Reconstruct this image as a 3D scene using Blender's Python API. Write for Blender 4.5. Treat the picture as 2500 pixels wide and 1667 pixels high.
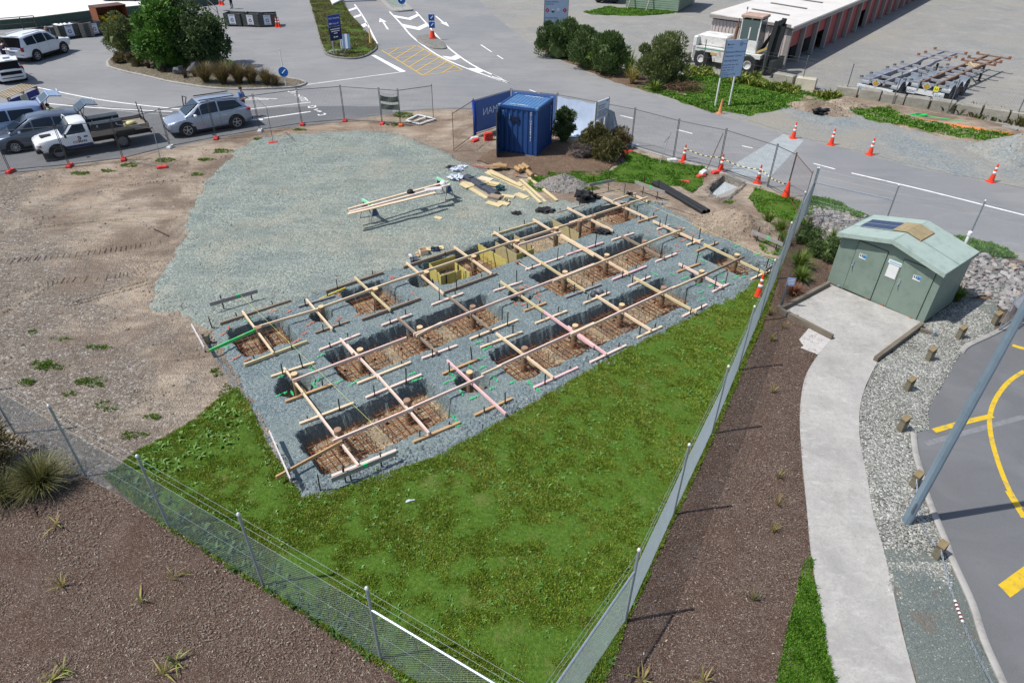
import bpy, bmesh, math, random
import numpy as np
from mathutils import Vector, Matrix, noise, geometry
for o in list(bpy.data.objects): bpy.data.objects.remove(o)
S=bpy.context.scene; COL=S.collection
random.seed(7); RNG=np.random.default_rng(7)
R=math.radians; PI=math.pi
# ---------------------------------------------------------------- camera
FPX=1594.3; PITCH=R(35.54); ROLL=R(0.7); CX,CY=1250.,833.5; HC=12.0
_fw=Vector((0,math.cos(PITCH),-math.sin(PITCH))); _r0=Vector((1,0,0)); _u0=Vector((0,math.sin(PITCH),math.cos(PITCH)))
_ex=math.cos(ROLL)*_r0+math.sin(ROLL)*_u0; _eu=-math.sin(ROLL)*_r0+math.cos(ROLL)*_u0
cd=bpy.data.cameras.new('Camera'); cam=bpy.data.objects.new('Camera',cd); COL.objects.link(cam)
cam.matrix_world=Matrix(((_ex.x,_eu.x,-_fw.x,0),(_ex.y,_eu.y,-_fw.y,0),(_ex.z,_eu.z,-_fw.z,HC),(0,0,0,1)))
cd.sensor_width=36; cd.sensor_fit='HORIZONTAL'; cd.lens=FPX/2500*36; cd.clip_start=.1; cd.clip_end=2000
S.camera=cam
# ---------------------------------------------------------------- light
SUN_AZ=R(11.0); SUN_EL=R(57.5)       # shadows travel towards (cos az, sin az)
wd=bpy.data.worlds.new('World'); S.world=wd; wd.use_nodes=True
_n=wd.node_tree.nodes; _l=wd.node_tree.links
_sky=_n.new('ShaderNodeTexSky'); _sky.sky_type='NISHITA'; _sky.sun_disc=False
_sky.sun_elevation=SUN_EL
_d=Vector((-math.cos(SUN_AZ),-math.sin(SUN_AZ)))      # towards the sun
_sky.sun_rotation=math.atan2(_d.x,_d.y)
_sky.air_density=1.0; _sky.dust_density=1.2; _sky.ozone_density=1.0
_n['Background'].inputs['Strength'].default_value=0.12
_l.new(_sky.outputs[0],_n['Background'].inputs['Color'])
ld=bpy.data.lights.new('Sun','SUN'); ld.energy=4.3; ld.angle=R(.53); ld.color=(1,.965,.91)
sun=bpy.data.objects.new('Sun',ld); COL.objects.link(sun)
_sd=Vector((math.cos(SUN_AZ)*math.cos(SUN_EL),math.sin(SUN_AZ)*math.cos(SUN_EL),-math.sin(SUN_EL)))
sun.rotation_euler=_sd.to_track_quat('-Z','Y').to_euler()
sun.location=(-20,0,40)
S.view_settings.view_transform='Standard'; S.view_settings.look='None'; S.view_settings.exposure=0.2; S.view_settings.gamma=1
S.view_settings.use_curve_mapping=False
S.render.engine='CYCLES'
# ---------------------------------------------------------------- photo pixel -> place
ZO=dict(Z1=(0,0,3.563),Z2=(600,0,3.563),Z3=(1200,0,3.563),Z4=(1800,0,3.2),F1=(450,600,4.125),F2=(900,400,4.125),F3=(1350,400,3.733),F4=(900,650,3.92),F5=(600,850,3.618),F6=(1400,600,4.48),R1=(1850,400,3.409),R2=(1900,800,3.563),R3=(1800,1200,3.357),L1=(0,900,3.136),L2=(0,1200,2.613),L3=(800,1200,2.352),FU=(0,0,.9408),V1=(0,180,6.534),V2=(0,0,7.128),V3=(1650,0,7.467),V4=(2060,100,5.345),V7=(800,0,6.72),V8=(400,200,9.8),PX=(0,0,1.))
def pxy(k,x,y):
    o=ZO[k]; return o[0]+x/o[2],o[1]+y/o[2]
def ray(x,y): return _fw+_ex*((x-CX)/FPX)+_eu*((CY-y)/FPX)
def W(k,x,y,z=0.):
    d=ray(*pxy(k,x,y)); t=(z-HC)/d.z
    return Vector((0,0,HC))+d*t
def WL(k,pts,z=0.): return [W(k,x,y,z) for x,y in pts]
def onplane(k,x,y,p0,n):
    """point on the plane through p0 with normal n seen at a pixel"""
    d=ray(*pxy(k,x,y)); c=Vector((0,0,HC)); t=(Vector(p0)-c).dot(n)/d.dot(n); return c+d*t
# foundation frame
FO=Vector((-4.395,12.234,0)); FA=R(37.27)
UA=Vector((math.cos(FA),math.sin(FA),0)); UB=Vector((math.sin(FA),-math.cos(FA),0))
def fr(a,b,z=0.): return FO+UA*a+UB*b+Vector((0,0,z))
def ab(w): d=w-FO; return d.dot(UA),d.dot(UB)
# ---------------------------------------------------------------- mesh builder
class MB:
    def __init__(s): s.v=[]; s.f=[]; s.m=[]
    def add(s,vs,fs,mi=0):
        o=len(s.v); s.v.extend([tuple(v) for v in vs]); s.f.extend([tuple(i+o for i in f) for f in fs]); s.m.extend([mi]*len(fs)); return s
    def box(s,c,size,rz=0,mi=0,M=None):
        hx,hy,hz=size[0]/2,size[1]/2,size[2]/2
        M=M or Matrix.Rotation(rz,3,'Z'); c=Vector(c)
        vs=[c+M@Vector((x,y,z)) for z in(-hz,hz) for x,y in((-hx,-hy),(hx,-hy),(hx,hy),(-hx,hy))]
        return s.add(vs,[(3,2,1,0),(4,5,6,7),(0,1,5,4),(1,2,6,5),(2,3,7,6),(3,0,4,7)],mi)
    def bar(s,p,q,w,h,mi=0,up=(0,0,1)):
        p=Vector(p);q=Vector(q);d=(q-p);L=d.length;d.normalize();u=Vector(up)
        if abs(d.dot(u))>.99:u=Vector((1,0,0))
        x=d.cross(u).normalized();u=x.cross(d)
        return s.box((p+q)/2,(w,L,h),M=Matrix((x,d,u)).transposed(),mi=mi)
    def tube(s,pts,r,n=6,mi=0,cap=True):
        pts=[Vector(p) for p in pts]; rs=r if isinstance(r,(list,tuple)) else [r]*len(pts)
        vs=[];fs=[];pr=None
        for i,p in enumerate(pts):
            d=(pts[min(i+1,len(pts)-1)]-pts[max(i-1,0)]).normalized()
            if pr is None: pr=d.cross(Vector((0,0,1)) if abs(d.z)<.95 else Vector((1,0,0))).normalized()
            else:
                pr=(pr-d*pr.dot(d)).normalized()
            y=d.cross(pr)
            for k in range(n):
                a=2*PI*k/n; vs.append(p+(pr*math.cos(a)+y*math.sin(a))*rs[i])
        for i in range(len(pts)-1):
            for k in range(n):
                a=i*n+k;b=i*n+(k+1)%n; fs.append((a,b,b+n,a+n))
        if cap: fs.append(tuple(range(n-1,-1,-1))); fs.append(tuple((len(pts)-1)*n+k for k in range(n)))
        return s.add(vs,fs,mi)
    def lathe(s,prof,c=(0,0,0),n=16,mi=0,M=None):
        c=Vector(c); M=M or Matrix.Identity(3); vs=[];fs=[]
        for r,z in prof:
            for k in range(n):
                a=2*PI*k/n; vs.append(c+M@Vector((r*math.cos(a),r*math.sin(a),z)))
        for i in range(len(prof)-1):
            for k in range(n):
                a=i*n+k;b=i*n+(k+1)%n; fs.append((a,b,b+n,a+n))
        fs.append(tuple(range(n-1,-1,-1))); fs.append(tuple((len(prof)-1)*n+k for k in range(n)))
        return s.add(vs,fs,mi)
    def prism(s,poly,z0,z1,mi=0):
        n=len(poly); vs=[(p[0],p[1],z0) for p in poly]+[(p[0],p[1],z1) for p in poly]
        fs=[tuple(range(n-1,-1,-1)),tuple(range(n,2*n))]+[(i,(i+1)%n,(i+1)%n+n,i+n) for i in range(n)]
        return s.add(vs,fs,mi)
    def slab(s,pts,th,mi=0):
        """flat polygon in any plane, thickened along its normal"""
        pts=[Vector(p) for p in pts]; nn=Vector((0,0,0))
        for i in range(len(pts)): nn+=pts[i].cross(pts[(i+1)%len(pts)])
        nn.normalize(); n=len(pts)
        vs=[p+nn*(th/2) for p in pts]+[p-nn*(th/2) for p in pts]
        fs=[tuple(range(n)),tuple(range(2*n-1,n-1,-1))]+[(i,i+n,(i+1)%n+n,(i+1)%n) for i in range(n)]
        return s.add(vs,fs,mi)
    def poly(s,pts,mi=0): return s.add(pts,[tuple(range(len(pts)))],mi)
    def loft(s,rings,mi=0,cap=True,closed=True):
        n=len(rings[0]); vs=[p for r in rings for p in r]; fs=[]
        for i in range(len(rings)-1):
            for k in range(n if closed else n-1):
                a=i*n+k;b=i*n+(k+1)%n; fs.append((a,b,b+n,a+n))
        if cap: fs.append(tuple(range(n-1,-1,-1))); fs.append(tuple((len(rings)-1)*n+k for k in range(n)))
        return s.add(vs,fs,mi)
    def blob(s,c,rad,seed=0,sub=2,amp=.25,fr_=1.2,mi=0,flat=None):
        bm=bmesh.new(); bmesh.ops.create_icosphere(bm,subdivisions=sub,radius=1); c=Vector(c)
        vs=[]
        for v in bm.verts:
            k=1+amp*noise.noise(v.co*fr_+Vector((seed*7.1,seed*3.3,seed)))*2
            p=Vector((v.co.x*rad[0],v.co.y*rad[1],v.co.z*rad[2]))*k
            if flat is not None: p.z=max(p.z,flat)
            vs.append(c+p)
        fs=[tuple(v.index for v in f.verts) for f in bm.faces]; bm.free()
        return s.add(vs,fs,mi)
    def build(s,name,mat,parent=None,smooth=False,world=False,bevel=0,autosmooth=None):
        me=bpy.data.meshes.new(name)
        vs=s.v
        if world and parent is not None:
            Mi=parent_matrix(parent).inverted(); vs=[tuple(Mi@Vector(v)) for v in vs]
        me.from_pydata([tuple(v) for v in vs],[],s.f)
        for m in (mat if isinstance(mat,(list,tuple)) else [mat]): me.materials.append(m)
        if isinstance(mat,(list,tuple)) and len(mat)>1: me.polygons.foreach_set('material_index',s.m)
        if smooth: me.polygons.foreach_set('use_smooth',[True]*len(me.polygons))
        if autosmooth:
            me.polygons.foreach_set('use_smooth',[True]*len(me.polygons)); me.set_sharp_from_angle(angle=R(autosmooth))
        me.update()
        o=bpy.data.objects.new(name,me); COL.objects.link(o)
        if parent is not None: o.parent=parent
        if bevel:
            b=o.modifiers.new('bevel','BEVEL'); b.width=bevel; b.segments=1; b.limit_method='ANGLE'
        return o
def parent_matrix(o):
    m=Matrix.LocRotScale(o.location,o.rotation_euler,o.scale)
    return (parent_matrix(o.parent)@m) if o.parent else m
def tag(o,label=None,cat=None,group=None,kind=None):
    if label:o['label']=label
    if cat:o['category']=cat
    if group:o['group']=group
    if kind:o['kind']=kind
    return o
def thing(name,label,cat,loc=(0,0,0),rz=0,group=None):
    o=bpy.data.objects.new(name,None); o.empty_display_size=.2; COL.objects.link(o)
    o.location=loc; o.rotation_euler=(0,0,rz); return tag(o,label,cat,group)
def dup(root,loc=None,rz=None,label=None,group=None,parent=None):
    r=root.copy(); COL.objects.link(r)
    if parent is not None: r.parent=parent
    elif loc is not None:
        r.location=loc
        if rz is not None: r.rotation_euler=(0,0,rz)
        if label:r['label']=label
        if group:r['group']=group
    for ch in list(root.children): dup(ch,parent=r)
    return r
# ---------------------------------------------------------------- materials
def srgb(*c):
    if len(c)==1: c=c[0]
    return tuple(((v/255)/12.92 if v/255<=.04045 else ((v/255+.055)/1.055)**2.4) for v in c)
class NT:
    def __init__(s,name,rough=.8,metal=0,spec=.3):
        s.mat=bpy.data.materials.new(name); s.mat.use_nodes=True; s.n=s.mat.node_tree.nodes; s.l=s.mat.node_tree.links
        s.b=s.n['Principled BSDF']; s.b.inputs['Roughness'].default_value=rough; s.b.inputs['Metallic'].default_value=metal
        s.b.inputs['Specular IOR Level'].default_value=spec
        s.tc=s.n.new('ShaderNodeTexCoord').outputs['Object']
    def _in(s,sock,v):
        if v is None: return
        if hasattr(v,'is_output') or isinstance(v,bpy.types.NodeSocket): s.l.new(v,sock)
        else:
            if isinstance(v,(tuple,list)) and len(v)==3 and sock.type=='RGBA': v=(*v,1)
            sock.default_value=v
    def map(s,scale=(1,1,1),rot=(0,0,0),vec=None):
        m=s.n.new('ShaderNodeMapping'); s._in(m.inputs['Vector'],vec or s.tc); m.inputs['Scale'].default_value=scale; m.inputs['Rotation'].default_value=rot; return m.outputs[0]
    def noise(s,scale,detail=4,rough=.55,vec=None,dist=0):
        t=s.n.new('ShaderNodeTexNoise'); s._in(t.inputs['Vector'],vec or s.tc); t.inputs['Scale'].default_value=scale; t.inputs['Detail'].default_value=detail; t.inputs['Roughness'].default_value=rough; t.inputs['Distortion'].default_value=dist; return t.outputs['Fac']
    def vor(s,scale,vec=None,feature='F1',rnd=1):
        t=s.n.new('ShaderNodeTexVoronoi'); s._in(t.inputs['Vector'],vec or s.tc); t.inputs['Scale'].default_value=scale; t.feature=feature; t.inputs['Randomness'].default_value=rnd; return t
    def ramp(s,fac,stops,interp='LINEAR'):
        r=s.n.new('ShaderNodeValToRGB'); s._in(r.inputs[0],fac); cr=r.color_ramp; cr.interpolation=interp
        while len(cr.elements)<len(stops): cr.elements.new(.5)
        for e,(p,c) in zip(cr.elements,stops):
            e.position=p; e.color=(*c,1) if isinstance(c,(tuple,list)) else (c,c,c,1)
        return r.outputs[0]
    def mix(s,fac,a,b,blend='MIX'):
        m=s.n.new('ShaderNodeMix'); m.data_type='RGBA'; m.blend_type=blend; s._in(m.inputs[0],fac); s._in(m.inputs[6],a); s._in(m.inputs[7],b); return m.outputs[2]
    def math(s,op,a,b=None,clamp=False):
        m=s.n.new('ShaderNodeMath'); m.operation=op; m.use_clamp=clamp; s._in(m.inputs[0],a); s._in(m.inputs[1],b); return m.outputs[0]
    def sep(s,v):
        m=s.n.new('ShaderNodeSeparateColor'); s._in(m.inputs[0],v); return m.outputs
    def xyz(s,v=None):
        m=s.n.new('ShaderNodeSeparateXYZ'); s._in(m.inputs[0],v or s.tc); return m.outputs
    def bump(s,h,strength=.5,dist=.02,prev=None):
        m=s.n.new('ShaderNodeBump'); s._in(m.inputs['Height'],h); m.inputs['Strength'].default_value=strength; m.inputs['Distance'].default_value=dist
        if prev is not None: s.l.new(prev,m.inputs['Normal'])
        return m.outputs[0]
    def out(s,col=None,normal=None,rough=None):
        s._in(s.b.inputs['Base Color'],col); 
        if normal is not None: s.l.new(normal,s.b.inputs['Normal'])
        if rough is not None: s._in(s.b.inputs['Roughness'],rough)
        return s.mat
_cache={}
def mk(name,col,rough=.6,metal=0,var=.12,scale=6,bump=0,bscale=40,spec=.3,dirt=None):
    """everyday painted / plain material with tonal variation"""
    if name in _cache: return _cache[name]
    t=NT(name,rough,metal,spec)
    c2=tuple(min(1,max(0,v*(1-var*1.6))) for v in col); c3=tuple(min(1,v*(1+var)) for v in col)
    f=t.noise(scale,5,.6); c=t.ramp(f,[(.25,c2),(.5,col),(.78,c3)])
    if dirt: c=t.mix(t.ramp(t.noise(scale*.6+1.3,6,.7),[(.5,0.),(.72,.85)]),c,dirt)
    nm=t.bump(t.noise(bscale,3),.4,bump) if bump else None
    rr=t.ramp(t.noise(scale*2,3),[(.2,max(0,rough-.1)),(.8,min(1,rough+.1))])
    _cache[name]=t.out(c,nm,rr); return _cache[name]
def wood(name,c1,c2,scale=3,knots=True,rough=.75):
    if name in _cache: return _cache[name]
    t=NT(name,rough); v=t.map((scale*.6,scale*9,scale*9)); f=t.noise(1.,5,.65,v,.4)
    c=t.ramp(f,[(.25,c2),(.55,c1),(.8,tuple(min(1,x*1.15) for x in c1))])
    c=t.mix(t.ramp(t.noise(1.1,3),[(.35,0.),(.75,.35)]),c,tuple(x*.7 for x in c2))
    _cache[name]=t.out(c,t.bump(f,.25,.004)); return _cache[name]
# ---------------------------------------------------------------- ground sheets
def inpoly(px,py,poly):
    inside=np.zeros(len(px),bool); n=len(poly); j=n-1
    for i in range(n):
        xi,yi=poly[i];xj,yj=poly[j]
        if yi!=yj:
            c=((yi>py)!=(yj>py))&(px<(xj-xi)*(py-yi)/(yj-yi)+xi); inside^=c
        j=i
    return inside
def resample(pts,step,closed=True):
    out=[];n=len(pts)
    for i in range(n if closed else n-1):
        a=Vector(pts[i][:2]);b=Vector(pts[(i+1)%n][:2]); k=max(1,int((b-a).length/step))
        for j in range(k): out.append(a+(b-a)*(j/k))
    if not closed: out.append(Vector(pts[-1][:2]))
    return out
def ragged(pts,step,amp,fq=1.3,seed=0):
    P=resample(pts,step); n=len(P); out=[]
    for i,p in enumerate(P):
        t=(P[(i+1)%n]-P[i-1]); 
        if t.length<1e-6: out.append(p); continue
        t.normalize(); nn=Vector((-t.y,t.x))
        k=noise.noise(Vector((p.x*fq,p.y*fq,seed)))*1.3+.6*noise.noise(Vector((p.x*fq*4,p.y*fq*4,seed+5)))
        out.append(p+nn*(k*amp))
    return out
def sheet(name,pts,mat,z,res=None,amp=0,rag=0,step=.4,fq=1.3,hfreq=.8,parent=None,kind='structure',seed=0,edge=0.,hfun=None):
    P=[Vector(p[:2]) for p in pts]
    if rag: P=ragged(P,step,rag,fq,seed)
    elif res: P=resample(P,max(res,.3))
    n=len(P); vs=[Vector(p) for p in P]
    if res:
        x=np.array([p.x for p in P]);y=np.array([p.y for p in P])
        gx=np.arange(x.min(),x.max(),res);gy=np.arange(y.min(),y.max(),res)
        X,Y=np.meshgrid(gx,gy);X=X.ravel()+RNG.uniform(-.3,.3,X.size)*res;Y=Y.ravel()+RNG.uniform(-.3,.3,Y.size)*res
        k=inpoly(X,Y,[(p.x,p.y) for p in P]); vs+= [Vector((a,b)) for a,b in zip(X[k],Y[k])]
    r=geometry.delaunay_2d_cdt(vs,[],[list(range(n))],1,1e-4)
    V,F=r[0],r[2]; orig=r[3]
    mb=[]
    for i,v in enumerate(V):
        zz=z
        onb=any(o<n for o in orig[i])
        if hfun and not onb: zz+=hfun(v.x,v.y)
        if amp and not onb: zz+=amp*(noise.noise(Vector((v.x*hfreq,v.y*hfreq,seed)))+.5*noise.noise(Vector((v.x*hfreq*3,v.y*hfreq*3,seed+2))))+amp*.7
        if onb: zz-=edge
        mb.append((v.x,v.y,zz))
    m=MB(); m.v=mb; m.f=[tuple(f) for f in F]; m.m=[0]*len(F)
    # face up
    if m.f:
        up=0
        for f in m.f[:40]:
            a,b,c=[Vector(mb[q]) for q in f[:3]]; up+=(b-a).cross(c-a).z
        if up<0: m.f=[f[::-1] for f in m.f]
    o=m.build(name,mat,parent,smooth=bool(amp or hfun))
    if kind and parent is None: o['kind']=kind
    return o
def strip(name,pts,w,mat,z,parent=None,kind='structure',dashes=None):
    m=MB(); strip_into(m,pts,w,z); o=m.build(name,mat,parent)
    if kind and parent is None:o['kind']=kind
    return o
def strip_into(m,pts,w,z):
    P=[Vector(p[:2]) for p in pts]; n=len(P); L=[];Rr=[]
    for i in range(n):
        t=(P[min(i+1,n-1)]-P[max(i-1,0)]).normalized(); nn=Vector((-t.y,t.x))
        L.append((P[i]+nn*w/2).to_3d()+Vector((0,0,z))); Rr.append((P[i]-nn*w/2).to_3d()+Vector((0,0,z)))
    vs=L+Rr; m.add(vs,[(i+n,i+1+n,i+1,i) for i in range(n-1)])
def kerb(name,pts,w,h,mat,closed=False,parent=None,z0=-.02):
    P=[Vector(p[:2]) for p in pts]; n=len(P); rings=[]
    for i in range(n):
        a=P[i-1] if (closed or i>0) else P[i]; b=P[(i+1)%n] if (closed or i<n-1) else P[i]
        t=(b-a).normalized(); nn=Vector((-t.y,t.x)); p=P[i]
        ring=[(p-nn*w/2,z0),(p+nn*w/2,z0),(p+nn*w/2,h-.02),(p+nn*(w/2-.025),h),(p-nn*(w/2-.025),h),(p-nn*w/2,h-.02)]
        rings.append([(q.x,q.y,zz) for q,zz in ring])
    if closed: rings.append(rings[0])
    m=MB(); m.loft(rings,cap=not closed); o=m.build(name,mat,parent,autosmooth=40)
    if parent is None:o['kind']='structure'
    return o
def smoothline(pts,k=4):
    """Catmull-Rom through points"""
    P=[Vector(p) for p in pts]; out=[]
    for i in range(len(P)-1):
        p0=P[max(i-1,0)];p1=P[i];p2=P[i+1];p3=P[min(i+2,len(P)-1)]
        for j in range(k):
            t=j/k; out.append(.5*((2*p1)+(p2-p0)*t+(2*p0-5*p1+4*p2-p3)*t*t+(3*p1-p0-3*p2+p3)*t**3))
    out.append(P[-1]); return out
# ================================================================ ground materials
def gravel_mat(name,stops,scale,big=None,bigscale=.35,bumpd=.02,fine=True,extra=None,rough=.9):
    t=NT(name,rough,0,.2); v=t.vor(scale); r=t.sep(v.outputs['Color'])[0]; c=t.ramp(r,stops)
    if fine:
        v2=t.vor(scale*2.7); c=t.mix(.45,c,t.ramp(t.sep(v2.outputs['Color'])[1],stops))
    if big:
        for i,(col,lo,hi,amt,sc) in enumerate(big):
            f=t.ramp(t.noise(sc,6,.62,dist=.6),[(lo,0.),(hi,amt)]); c=t.mix(f,c,col)
    h=t.math('SUBTRACT',1.,v.outputs['Distance']); nm=t.bump(h,.6,bumpd); nm=t.bump(t.noise(scale*1.6,3),.5,bumpd*.8,nm)
    if extra: c=extra(t,c)
    return t.out(c,nm)
def G3(a,b,c): return tuple(srgb(a,b,c))
def sc(c,k): return tuple(x*k for x in c)
# albedo levels are about 0.72 of the sunlit photo tone
def A(r,g,b,k=.74): return tuple(x*k for x in srgb(r,g,b))
M_ground=gravel_mat('yard_gravel',[(0,A(140,139,135)),(.5,A(154,153,149)),(1,A(168,166,160))],9,
   [(A(170,162,148),.45,.7,.6,.11),(A(128,130,131),.5,.72,.5,.23),(A(178,176,172),.52,.66,.4,.5)],bumpd=.01)
def _swirl(t,c):
    f=t.ramp(t.noise(.35,6,.6,t.map((1,4,1),(0,0,R(35))),1.6),[(.5,0.),(.66,.45)]); return t.mix(f,c,A(205,203,200))
t=NT('asphalt',.85,0,.25); _c=t.ramp(t.noise(60,2),[(.3,A(135,136,138)),(.7,A(153,153,154))])
_c=t.mix(t.ramp(t.noise(.12,5,.55),[(.38,0.),(.62,.8)]),_c,A(159,158,157))
_c=t.mix(t.ramp(t.noise(.5,6,.65,dist=1.5),[(.5,0.),(.7,.4)]),_c,A(130,132,135))
_c=t.mix(t.ramp(t.noise(.3,6,.6,t.map((1,5,1),(0,0,R(28))),1.2),[(.54,0.),(.72,.3)]),_c,A(179,177,173))
_c=t.mix(t.ramp(t.noise(.07,2,.4),[(.56,0.),(.6,.3)]),_c,A(137,138,142))
_c=t.mix(t.ramp(t.noise(.2,3,.5,t.map((1,6,1),(0,0,R(-14))),.4),[(.55,0.),(.7,.25)]),_c,A(124,125,128))
M_asphalt=t.out(_c,t.bump(t.noise(120,2),.3,.005))
t=NT('asphalt_dark',.82,0,.25); _c=t.ramp(t.noise(70,2),[(.3,A(106,107,109)),(.7,A(126,127,129))])
_c=t.mix(t.ramp(t.noise(.45,6,.6,dist=.8),[(.45,0.),(.72,.6)]),_c,A(136,137,139)); _c=t.mix(t.ramp(t.noise(3,6,.7),[(.6,0.),(.74,.3)]),_c,A(88,89,93))
M_asphalt_d=t.out(_c,t.bump(t.noise(140,2),.35,.005))
def _plx(t,c):
    f=t.ramp(t.noise(.9,6,.6,t.map((.3,2.4,1),(0,0,R(20))),.8),[(.5,0.),(.58,.25),(.66,0.)]); return t.mix(f,c,A(180,184,172))
M_platform=gravel_mat('platform_gravel',[(0,A(92,103,98)),(.4,A(138,148,140)),(.75,A(162,170,161)),(1,A(200,205,196))],17,
   [(A(176,168,146),.46,.70,.55,.26),(A(116,130,128),.46,.66,.5,.6),(A(124,138,134),.52,.64,.4,2.3)],bumpd=.04,extra=_plx)
def _clay(t,c):
    z=t.xyz()[2]; f=t.math('ADD',z,t.math('MULTIPLY',t.noise(2.2,4),.12)); m=t.ramp(t.math('ADD',f,1.),[(.62,1.),(.72,0.)])
    v=t.vor(26); clay=t.ramp(t.sep(v.outputs['Color'])[0],[(0,A(132,112,88)),(.5,A(172,152,122)),(.85,A(190,172,142)),(1,A(208,200,184))])
    clay=t.mix(t.ramp(t.noise(2.4,5),[(.48,0.),(.64,.8)]),clay,A(128,124,112))
    return t.mix(m,c,clay)
M_pad=gravel_mat('excavated_gravel',[(0,A(84,99,103)),(.45,A(117,133,136)),(.8,A(140,155,156)),(1,A(188,195,193))],30,
   [(A(144,155,150),.46,.68,.65,.5),(A(96,112,118),.5,.7,.5,1.3)],bumpd=.02,extra=_clay)
def _dirtx(t,c):
    x=t.xyz(); k=t.math('SUBTRACT',t.math('MULTIPLY',x[0],-1.),t.math('MULTIPLY',t.math('SUBTRACT',x[1],17.),.9))
    k=t.math('ADD',t.math('MULTIPLY',k,.035),t.math('MULTIPLY',t.noise(.55,7,.7,dist=.7),.9)); v=t.vor(19); g=t.ramp(t.sep(v.outputs['Color'])[0],[(0,A(94,87,80)),(.5,A(134,125,115)),(.85,A(154,145,134)),(1,A(202,198,192))])
    c=t.mix(t.ramp(k,[(.80,0.),(.96,.85)]),c,g)
    f=t.ramp(t.noise(.8,7,.66,t.map((.35,2.2,1),(0,0,R(-14))),1.6),[(.48,0.),(.56,.4),(.62,0.)]); c=t.mix(f,c,A(112,98,84))
    c=t.mix(t.ramp(t.noise(6,6,.75),[(.52,0.),(.7,.5)]),c,A(118,104,92))
    return t.mix(t.ramp(t.noise(.6,6,.7),[(.62,0.),(.72,.3)]),c,A(122,122,84))
M_dirt=gravel_mat('bare_earth',[(0,A(118,103,90)),(.45,A(164,146,127)),(.85,A(186,169,149)),(1,A(218,208,193))],22,
   [(A(198,182,162),.42,.56,.85,.25),(A(128,110,96),.46,.6,.8,.4),(A(176,150,128),.5,.66,.6,.16)],bumpd=.055,extra=_dirtx)
M_brown=gravel_mat('garden_soil',[(0,A(84,66,54)),(.5,A(118,96,80)),(1,A(158,136,114))],26,[(A(90,74,60),.45,.7,.6,.7)],bumpd=.03)
t=NT('bark_mulch',.95,0,.15); v=t.vor(34,t.map((1,2.1,1),(0,0,.5))); v2=t.vor(48,t.map((2.1,1,1),(0,0,.2)))
_st=[(0,A(76,60,52)),(.4,A(115,94,82)),(.75,A(138,115,101)),(.93,A(158,138,124)),(1,A(206,192,176))]
_c=t.mix(t.ramp(t.noise(9,2),[(.48,0.),(.52,1.)]),t.ramp(t.sep(v.outputs['Color'])[0],_st),t.ramp(t.sep(v2.outputs['Color'])[0],_st))
_c=t.mix(t.ramp(t.noise(.8,5,.6),[(.45,0.),(.7,.5)]),_c,A(104,80,66)); _c=t.mix(t.ramp(t.noise(1.9,5,.6),[(.52,0.),(.7,.35)]),_c,A(146,128,118))
M_mulch=t.out(_c,t.bump(t.math('ADD',v.outputs['Distance'],v2.outputs['Distance']),.8,.035))
t=NT('lawn_soil',.95,0,.1); _c=t.ramp(t.noise(14,5,.7),[(.3,(.035,.08,.010)),(.55,(.075,.14,.018)),(.75,(.14,.19,.04))])
_c=t.mix(t.ramp(t.noise(.9,5,.65),[(.56,0.),(.72,.5)]),_c,(.20,.18,.07)); M_lawn=t.out(_c,t.bump(t.noise(30,4),.8,.05))
t=NT('path_concrete',.85,0,.25); _c=t.ramp(t.noise(26,5,.75),[(.25,A(168,165,160)),(.6,A(200,197,191)),(.85,A(216,213,207))])
_c=t.mix(t.ramp(t.noise(.8,6,.65,dist=.5),[(.40,0.),(.66,.65)]),_c,A(158,155,151)); _c=t.mix(t.ramp(t.noise(5,6,.75),[(.5,0.),(.72,.5)]),_c,A(146,143,139)); _c=t.mix(t.ramp(t.noise(2.2,5,.7,t.map((1,3,1))),[(.56,0.),(.7,.4)]),_c,A(222,219,216))
M_path=t.out(_c,t.bump(t.noise(150,3),.3,.003))
t=NT('white_concrete',.8,0,.3); _c=t.ramp(t.noise(2.5,6,.7),[(.3,A(226,223,218,.86)),(.7,A(240,238,234,.88))]); _c=t.mix(t.ramp(t.noise(.5,6,.6,t.map((1,5,1)),1),[(.52,0.),(.72,.6)]),_c,A(205,198,188))
M_whitec=t.out(_c)
M_pebble=gravel_mat('grey_pebbles',[(0,A(96,97,92)),(.35,A(140,141,134)),(.7,A(172,172,164)),(1,A(222,221,214))],24,[(A(158,158,150),.5,.7,.35,.7)],bumpd=.05,fine=False)
M_fines=gravel_mat('crusher_fines',[(0,A(84,94,92)),(.5,A(112,122,119)),(.93,A(130,136,130)),(1,A(206,198,186))],46,[(A(120,102,88),.56,.68,.55,1.4),(A(124,130,122),.5,.7,.5,.6)],bumpd=.012)
M_bluegravel=gravel_mat('blue_gravel',[(0,A(104,115,120)),(.5,A(138,147,149)),(1,A(172,176,174))],12,[(A(164,156,142),.40,.64,.8,.2),(A(176,170,158),.5,.7,.5,.6)],bumpd=.02)
M_kerb=mk('kerb_concrete',A(176,173,168),.85,var=.14,scale=3,dirt=A(130,126,120))
M_kerbd=mk('old_kerb_concrete',A(140,138,132),.9,var=.2,scale=3,dirt=A(100,100,88))
M_white=mk('white_road_paint',A(240,240,238,.9),.6,var=.05,scale=2,dirt=A(190,190,190))
M_faded=mk('faded_road_paint',A(168,168,166),.7,var=.12,scale=5,dirt=A(134,134,136)); M_scar=mk('ground_off_paint',A(140,141,143),.8,var=.12,scale=6,dirt=A(118,119,122))
M_yellow=mk('yellow_road_paint',A(232,192,92),.65,var=.08,scale=4,dirt=A(196,176,120))
M_yel2=mk('worn_yellow_paint',A(232,194,48),.65,var=.1,scale=7,dirt=A(150,142,110))
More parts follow.
